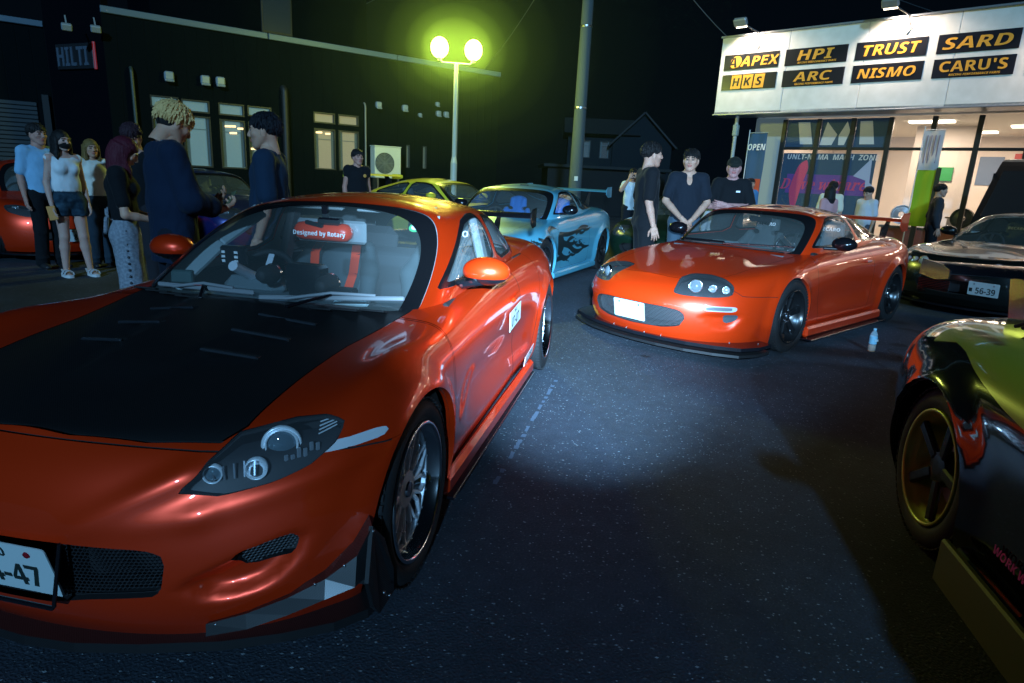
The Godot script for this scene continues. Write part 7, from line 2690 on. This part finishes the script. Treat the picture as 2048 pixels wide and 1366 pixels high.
	if hair != "none":
		var hs0 := K.surface()
		if hair == "long" and o.get("nod", 0.0) != 0.0:       # long hair hangs straight down from a lowered head
			for k in hs0.p.size():
				var v := hs0.p[k]
				var f := smoothstep(.02, -.16, v.y)
				if f > 0.0:
					var piv := Vector3(v.x, 0, -.02)
					hs0.p[k] = v.lerp(piv + (v - piv).rotated(Vector3.RIGHT, -o.nod), f)
			smooth_normals(hs0)
		var hsoup := hs0.moved(ht)
		put("cap" if hair == "cap" else "hair", hsoup, o.get("hair_mat", hair_mat(Color(.008, .007, .007))), root)
		if hair == "bowl":      # darker shaved nape below the bowl
			var B2 := Field.new()
			B2.setup(Vector3(-.11, -.12, -.14), Vector3(.11, .06, .05), .0065)
			B2.ball(Vector3(0, .02, -.014), Vector3(.0775, .092, .0975), 0.0)
			B2.cut_half(Vector3(0, -.048, 0), Vector3.DOWN)
			B2.cut_half(Vector3(0, .02, 0), Vector3.UP)
			B2.cut_half(Vector3(0, 0, -.005), Vector3(0, 0, 1))
			put("nape_hair", B2.surface().moved(ht), hair_mat(Color(.012, .010, .010)), root)
	if o.get("mask", false):
		var K2 := Field.new()
		K2.setup(Vector3(-.09, -.12, -.02), Vector3(.09, .03, .13), .006)
		K2.ball(Vector3(0, -.045, .04), Vector3(.066, .05, .078), 0.0)
		K2.cut_half(Vector3(0, -.005, 0), Vector3.UP)
		K2.cut_half(Vector3(0, 0, .02), Vector3(0, 0, -1))
		put("face_mask", K2.surface().moved(ht), M.cloth(Color(.008, .008, .009)), root)
	# ---- shoes
	if not o.get("legs_hidden", false):
		for c in ["L", "R"]:
			var sd := 1.0 if c == "L" else -1.0
			var a: Vector3 = J["ank" + c]
			if o.get("sandals", false):
				var so := part("sandal", root)
				var sole := slab(Soup.new(), Transform3D(Basis(Vector3(1, 0, 0), Vector3(0, 0, -1), Vector3(0, 1, 0)), a + Vector3(.01 * sd, -.067, .045) * s), round_poly([Vector2(-.042, .10), Vector2(.042, .10), Vector2(.045, -.05), Vector2(.03, -.125), Vector2(-.03, -.125), Vector2(-.048, -.05)], 2), .035 * s)
				put("sole", sole, M.plain(Color(.6, .6, .6), .7), so)
				var st := Soup.new()
				for z in [.02, .10]:
					var pts: Array = []
					for k in 7:
						var t := PI * k / 6.0
						pts.append(a + Vector3(cos(t) * .052 + .01 * sd, -.055 + sin(t) * .055, z) * s)
					for k in 6: bar(st, pts[k], pts[k + 1], .038, .008, .002, Vector3(cos(PI * (k + .5) / 6), sin(PI * (k + .5) / 6), 0))
				bar(st, a + Vector3(.045, -.03, .02) * s, a + Vector3(.03, .0, -.06) * s, .02, .006)
				bar(st, a + Vector3(-.045, -.03, .02) * s, a + Vector3(-.03, .0, -.06) * s, .02, .006)
				put("strap", st, M.plain(Color(.55, .55, .57), .5, .2), so)
			else:
				var G := Field.new()
				G.setup(a + Vector3(-.1, -.1, -.14) * s, a + Vector3(.1, .1, .26) * s, .011)
				G.cone(a + Vector3(0, -.035, -.035) * s, a + Vector3(.012 * sd, -.05, .10) * s, .048 * s, .036 * s, .02, Vector3.RIGHT, .95)
				G.cone(a + Vector3(.012 * sd, -.05, .10) * s, a + Vector3(.014 * sd, -.055, .155) * s, .036 * s, .03 * s, .02, Vector3.RIGHT, .8)
				G.cone(a + Vector3(0, .01, -.01) * s, a + Vector3(0, -.04, 0) * s, .042 * s, .046 * s, .02)
				G.cut_half(Vector3(0, .012, 0), Vector3.DOWN)
				put("shoe", G.surface(), o.get("shoe_mat", M.plain(Color(.012, .012, .014), .6)), root)
				if o.has("sole_mat"):
					put("sole", slab(Soup.new(), Transform3D(Basis(Vector3(1, 0, 0), Vector3(0, 0, -1), Vector3(0, 1, 0)), a + Vector3(.008 * sd, -.07, .05) * s), round_poly([Vector2(-.045, .10), Vector2(.045, .10), Vector2(.048, -.07), Vector2(.03, -.15), Vector2(-.03, -.15), Vector2(-.05, -.07)], 2), .025 * s), o.sole_mat, root)
	root.set_meta("joints", 0)
	root.remove_meta("joints")
	people_joints.append([root, J, s])
	return root

var people_joints: Array = []

func hair_mat(c: Color) -> StandardMaterial3D:
	var m: StandardMaterial3D = M.plain(c, .6, 0.0, .35).duplicate()
	m.normal_enabled = true
	m.normal_texture = strand_tex()
	m.normal_scale = 1.4
	m.uv1_triplanar = true
	m.uv1_scale = Vector3(9, 2.2, 9)
	m.anisotropy_enabled = false
	return m

var strand: ImageTexture
func strand_tex() -> ImageTexture:
	if strand: return strand
	var n := FastNoiseLite.new()
	n.seed = 4; n.frequency = .12; n.fractal_octaves = 3
	var im := Image.create(128, 128, false, Image.FORMAT_RGB8)
	for y in 128:
		for x in 128:
			var v := .5 + .5 * n.get_noise_2d(x * 1.6, y * .12)
			im.set_pixel(x, y, Color(v, v, v))
	im.bump_map_to_normal_map(6.0)
	strand = ImageTexture.create_from_image(im)
	return strand

func wrinkle(F: Field, amp: float, freq: float, seed_: int) -> void:        # shallow folds that hang downwards
	var n := FastNoiseLite.new()
	n.seed = seed_
	n.frequency = 1.0
	n.fractal_octaves = 2
	var q := 0
	for z in F.nz:
		for y in F.ny:
			for x in F.nx:
				var v := F.d[q]
				if v > -.04 and v < .04:
					F.d[q] = v + amp * n.get_noise_3d((F.o.x + x * F.h) * freq, (F.o.y + y * F.h) * freq * .45 + (F.o.x + x * F.h) * freq * .4, (F.o.z + z * F.h) * freq)
				q += 1

func held(called: String, root: Node3D, at: Vector3, dir: Vector3, normal: Vector3, size: Vector3, mat: Material, label: String, cat: String) -> void:
	var o := put(called, rbox(Soup.new(), Transform3D(), size, .006), mat)
	o.name = numbered(called)
	o.transform = root.transform * Transform3D(aim(dir, normal), at)
	tag(o, label, cat)

func build_people() -> void:
	var navy := M.cloth(Color(.008, .016, .036))
	var black := M.cloth(Color(.008, .009, .011))
	var dark_trousers := M.cloth(Color(.009, .012, .02))
	# blond man with his back turned, looking down at a telephone
	var p := person("blond man in a navy long sleeved shirt, back turned, looking down at his telephone", Vector3(-2.33, 0, -4.31), Vector2(.72, -.69), 1.77, {
		"cell": .012, "hair": "bowl", "hair_mat": hair_mat(Color(.66, .43, .17)), "top_mat": navy, "leg_mat": dark_trousers, "big": .045, "hem": .72, "sleeve": 1.62, "loose": .03, "nod": .48, "look": .15,
		"pose": {"elL": Vector3(.225, 1.13, .06), "wrL": Vector3(.09, 1.10, .27), "elR": Vector3(-.235, 1.12, .05), "wrR": Vector3(-.08, 1.06, .28), "head": Vector3(0, 1.585, .05)},
		"curl": .5, "handL": Vector3(-.5, .5, .7), "palmL": Vector3(-.2, .9, -.5), "handR": Vector3(.4, .3, .85), "palmR": Vector3(.3, .9, -.4), "tone": Color(.50, .27, .18)})
	held("telephone", p, Vector3(.02, 1.155, .385), Vector3(.3, .75, .6), Vector3(0, .6, -.8), Vector3(.072, .15, .009), M.plain(Color(.10, .12, .07), .2), "telephone held by the blond man in both hands", "telephone")
	var nk := Soup.new()
	var J: Dictionary = people_joints[-1][1]
	var pts: Array = []
	for k in 24:
		var a := TAU * k / 24
		pts.append(J.neck + Vector3(cos(a) * .083, .012 - .03 * sin(a), sin(a) * .083 + .012))
	tube(nk, pts, .0032, 6, true)
	put("necklace", nk, M.chrome, p)
	put("shirt_tag", box_at(Soup.new(), Vector3(-.16, .755, .12), Vector3(.004, .008, .06)), M.white_print, p)
	# young man in profile
	p = person("young black haired man in a navy shirt seen in profile behind the orange coupe", Vector3(-1.88, 0, -4.85), Vector2(-.98, .12), 1.76, {
		"cell": .012, "top_mat": M.cloth(Color(.012, .028, .055)), "leg_mat": dark_trousers, "big": .035, "hem": .78, "sleeve": .85, "nod": .05, "tone": Color(.50, .28, .19), "hair_mat": hair_mat(Color(.007, .008, .012))})
	# woman with dark red hair and grey jeans
	var denim := M.cloth(Color(.34, .37, .41), .9).duplicate() as StandardMaterial3D
	denim.albedo_texture = M.noise_tex(.05, 9, Color(.62, .63, .66), Color(1, 1, 1), 256, 5)
	denim.uv1_triplanar = true
	denim.uv1_scale = Vector3.ONE * 3.0
	p = person("woman with dark red hair, black top and grey stonewashed jeans, head lowered", Vector3(-3.10, 0, -5.02), Vector2(.82, -.45), 1.57, {
		"fem": true, "cell": .012, "hair": "long", "hair_mat": hair_mat(Color(.07, .008, .018)), "top_mat": black, "leg_mat": denim, "big": .012, "hem": 1.03, "sleeve": .7, "loose": .04, "nod": .5,
		"pose": {"elR": Vector3(-.21, 1.08, .02), "wrR": Vector3(-.10, 1.03, .24), "elL": Vector3(.21, 1.08, .02), "wrL": Vector3(.08, 1.03, .25), "head": Vector3(0, 1.58, .05)}, "curl": .5, "handR": Vector3(.5, .2, .8), "palmR": Vector3(.6, .3, -.4), "handL": Vector3(-.5, .2, .8), "palmL": Vector3(-.5, .3, -.4), "tone": Color(.55, .31, .22)})
	jeans_details(p, denim)
	# masked woman in shorts
	var sh := M.cloth(Color(.05, .10, .14), .9).duplicate() as StandardMaterial3D
	sh.albedo_texture = M.noise_tex(.015, 19, Color(.3, .35, .4), Color(1, 1, 1), 256, 4)
	sh.uv1_triplanar = true
	sh.uv1_scale = Vector3.ONE * 2.5
	p = person("long haired woman with black mask, white sleeveless top, denim shorts and silver sandals", Vector3(-5.32, 0, -7.57), Vector2(.80, .58), 1.68, {
		"fem": true, "hair": "long", "mask": true, "legs": "shorts", "leg_mat": sh, "top_mat": M.cloth(Color(.62, .66, .68)), "big": .006, "hem": 1.02, "sleeve": 0.0, "sandals": true, "look": .25, "tone": Color(.50, .30, .24),
		"pose": {"wrR": Vector3(-.20, .86, .07), "elR": Vector3(-.19, 1.12, -.05), "kneeL": Vector3(.10, .49, .05), "ankL": Vector3(.13, .085, .06)}})
	held("phone_wallet", p, Vector3(-.215, .76, .11), Vector3(.1, -1, .15), Vector3(-.35, 0, 1), Vector3(.085, .16, .016), M.plain(Color(.60, .27, .07), .6), "tan telephone wallet in the hand of the woman in shorts", "wallet")
	# woman behind her
	p = person("woman in a white puff sleeved blouse and dark trousers behind the masked woman", Vector3(-5.50, 0, -8.35), Vector2(.75, .6), 1.62, {
		"fem": true, "hair": "long", "hair_mat": hair_mat(Color(.16, .10, .03)), "leg_mat": M.cloth(Color(.02, .035, .05)), "top_mat": M.cloth(Color(.62, .62, .55)), "big": .028, "hem": .98, "sleeve": .75, "loose": .03, "cell": .018})
	# man in a light blue shirt
	p = person("man in a light blue short sleeved shirt and black trousers holding a cigarette", Vector3(-5.95, 0, -8.05), Vector2(.85, .5), 1.76, {
		"top_mat": M.cloth(Color(.22, .42, .60)), "leg_mat": black, "big": .022, "hem": .92, "sleeve": .8, "look": .2, "tone": Color(.42, .22, .17), "cell": .016})
	p = person("dark haired man in a black top standing behind the two women by the orange car", Vector3(-6.22, 0, -9.44), Vector2(.55, .83), 1.63, {"top_mat": black, "legs_hidden": true, "cell": .02, "nod": .2, "tone": Color(.44, .24, .20)})
	p = person("man with tousled brown hair looking down between the red haired woman and the blond man", Vector3(-3.88, 0, -6.54), Vector2(.25, .95), 1.73, {"top_mat": black, "cell": .018, "nod": .55, "hair_mat": hair_mat(Color(.03, .014, .02)), "tone": Color(.46, .26, .21), "leg_mat": M.cloth(Color(.02, .02, .025)), "sole_mat": M.plain(Color(.6, .6, .6), .6)})
	p = person("man in a black sleeveless shirt before the air conditioner", Vector3(-2.74, 0, -10.96), Vector2(.6, .75), 1.74, {"top_mat": black, "cell": .018, "sleeve": .25, "big": .03, "tone": Color(.40, .20, .15), "legs_hidden": true})
	put("chest_print", ball(Soup.new(), Vector3(.07, 1.33, .135), Vector3(.03, .03, .008), 10), M.plain(Color(.5, .25, .05), .6), p)
	# the three behind the orange fastback
	p = person("man in a black shirt in profile at the bonnet of the orange fastback", Vector3(1.50, 0, -7.62), Vector2(.96, -.1), 1.87, {"top_mat": black, "leg_mat": black, "big": .028, "hem": .84, "sleeve": .8, "look": .1, "cell": .014, "tone": Color(.47, .26, .19)})
	p = person("smiling man in a navy polo shirt with both hands clasped in front", Vector3(2.12, 0, -8.22), Vector2(-.12, .99), 1.85, {"top_mat": M.cloth(Color(.012, .016, .024)), "leg_mat": M.cloth(Color(.05, .08, .11)), "vneck": true, "big": .025, "hem": .86, "sleeve": .72, "cell": .014,
		"pose": {"elL": Vector3(.24, 1.14, .0), "elR": Vector3(-.24, 1.14, .0), "wrL": Vector3(.06, .93, .17), "wrR": Vector3(-.06, .95, .19)}, "handL": Vector3(-.6, -.7, .1), "palmL": Vector3(-.3, 0, -1), "handR": Vector3(.6, -.7, .1), "palmR": Vector3(.3, 0, -1), "tone": Color(.48, .27, .19), "look": -.25})
	p = person("man in a black cap with folded arms behind the roof of the orange fastback", Vector3(2.79, 0, -8.60), Vector2(-.25, .97), 1.80, {"top_mat": black, "leg_mat": black, "hair": "cap", "hair_mat": M.cloth(Color(.012, .014, .012)), "big": .035, "hem": .86, "sleeve": .8, "cell": .014, "curl": .35,
		"pose": {"elL": Vector3(.26, 1.13, .08), "elR": Vector3(-.26, 1.13, .08), "wrL": Vector3(-.06, 1.15, .20), "wrR": Vector3(.08, 1.12, .235)}, "handL": Vector3(-1, .1, .0), "palmL": Vector3(0, 0, -1), "handR": Vector3(1, .15, -.05), "palmR": Vector3(0, 0, -1), "tone": Color(.44, .22, .20)})
	put("chest_print", box_at(Soup.new(), Vector3(.08, 1.38, .152), Vector3(.05, .022, .004)), M.white_print, p)
	p = person("person in a pale shirt holding a camera up to the face behind the dark coupe", Vector3(2.45, 0, -14.2), Vector2(-.1, .99), 1.73, {"top_mat": M.cloth(Color(.5, .55, .58)), "cell": .02, "legs_hidden": true, "pose": {"elL": Vector3(.24, 1.27, .14), "elR": Vector3(-.24, 1.27, .14), "wrL": Vector3(.09, 1.52, .20), "wrR": Vector3(-.09, 1.52, .20)}, "curl": .7, "handL": Vector3(-.3, .9, .1), "handR": Vector3(.3, .9, .1), "palmL": Vector3(-.4, 0, -.9), "palmR": Vector3(.4, 0, -.9)})
	held("compact_camera", p, Vector3(0, 1.57, .17), Vector3(0, 1, 0), Vector3(0, 0, 1), Vector3(.13, .08, .05), M.black, "small black camera raised by the person behind the dark coupe", "camera")
	p = person("person in a white jacket and blue trousers partly hidden behind the man in the polo", Vector3(2.95, 0, -9.6), Vector2(.8, -.6), 1.42, {"top_mat": M.cloth(Color(.55, .58, .60)), "leg_mat": M.cloth(Color(.08, .22, .36)), "cell": .02, "big": .045, "sleeve": 1.8, "lean": .2})
	p = person("person in a cream shirt with black hair turned towards the shop window", Vector3(6.4, 0, -13.35), Vector2(.55, -.83), 1.66, {"top_mat": M.cloth(Color(.62, .55, .42)), "leg_mat": black, "cell": .02, "big": .03, "sleeve": .85})
	p = person("person in a grey white shirt before the lit shop door", Vector3(6.9, 0, -12.9), Vector2(-.8, .4), 1.58, {"top_mat": M.cloth(Color(.5, .48, .5)), "leg_mat": M.cloth(Color(.06, .07, .09)), "cell": .02, "big": .03, "sleeve": .85, "nod": .3})
	p = person("person in a dark jacket walking past the shop's glass front", Vector3(8.1, 0, -12.6), Vector2(.9, .3), 1.7, {"top_mat": M.cloth(Color(.03, .03, .035)), "leg_mat": black, "cell": .022, "sleeve": 1.8})
	p = person("person in a pink top between the cream shirt and the orange wing", Vector3(5.9, 0, -12.4), Vector2(-.3, -.9), 1.56, {"fem": true, "hair": "long", "top_mat": M.cloth(Color(.5, .25, .25)), "leg_mat": black, "cell": .022})
	p = person("person in a blue jacket beside the white and navy banner", Vector3(5.15, 0, -14.6), Vector2(.3, .9), 1.66, {"top_mat": M.cloth(Color(.05, .18, .36)), "leg_mat": black, "cell": .02, "big": .05, "sleeve": 1.8})

func jeans_details(p: Node3D, mat: Material) -> void:
	var s := Soup.new()
	for k in 14:          # row of eyelets down the outer seam
		ball(s, Vector3(-.172 - .0012 * k, .86 - k * .05, .01), Vector3(.012, .012, .012), 6)
	tag_kind(put("seam_eyelets", s, M.plain(Color(.03, .03, .035), .4), p), "stuff")
	for q in [Vector3(-.075, .90, -.125), Vector3(.075, .90, -.125)]:
		put("back_pocket", slab(Soup.new(), Transform3D(Basis(Vector3.RIGHT, .12), q), round_poly([Vector2(-.055, .06), Vector2(.055, .06), Vector2(.05, -.05), Vector2(0, -.075), Vector2(-.05, -.05)], 1), .02), mat, p)
	put("belt_loops", box_at(box_at(Soup.new(), Vector3(-.10, 1.0, -.11), Vector3(.014, .05, .02)), Vector3(.10, 1.0, -.11), Vector3(.014, .05, .02)), mat, p)

func build_small() -> void:
	var b := thing("plastic_bottle", "clear plastic bottle with blue label and amber tea left in it, on the asphalt", "bottle", Vector3(3.35, 0, -5.72), .4)
	var x := Transform3D(Basis(Vector3(1, 0, 0), Vector3(0, 0, -1), Vector3(0, 1, 0)), Vector3.ZERO)
	put("bottle_shell", lathe(Soup.new(), x, [Vector2(0, .004), Vector2(.026, .002), Vector2(.033, .012), Vector2(.033, .06), Vector2(.031, .068), Vector2(.033, .076), Vector2(.033, .15), Vector2(.03, .17), Vector2(.014, .20), Vector2(.0125, .21)], 24, true), M.clear(Color(.8, .95, 1.0), .25), b)
	put("tea", lathe(Soup.new(), x, [Vector2(0, .006), Vector2(.031, .006), Vector2(.031, .062), Vector2(0, .062)], 20), M.plain(Color(.42, .16, .02), .2), b)
	put("bottle_label", lathe(Soup.new(), x, [Vector2(.0338, .078), Vector2(.0338, .145)], 24), M.plain(Color(.22, .50, .66), .5), b)
	put("label_print", letters("TEA", .022, .001, Transform3D(Basis(), Vector3(0, .112, .0345))), M.white_print, b)
	put("bottle_cap", lathe(Soup.new(), x, [Vector2(.0145, .205), Vector2(.0145, .222), Vector2(0, .223)], 20), M.plain(Color(.25, .55, .7), .4), b)
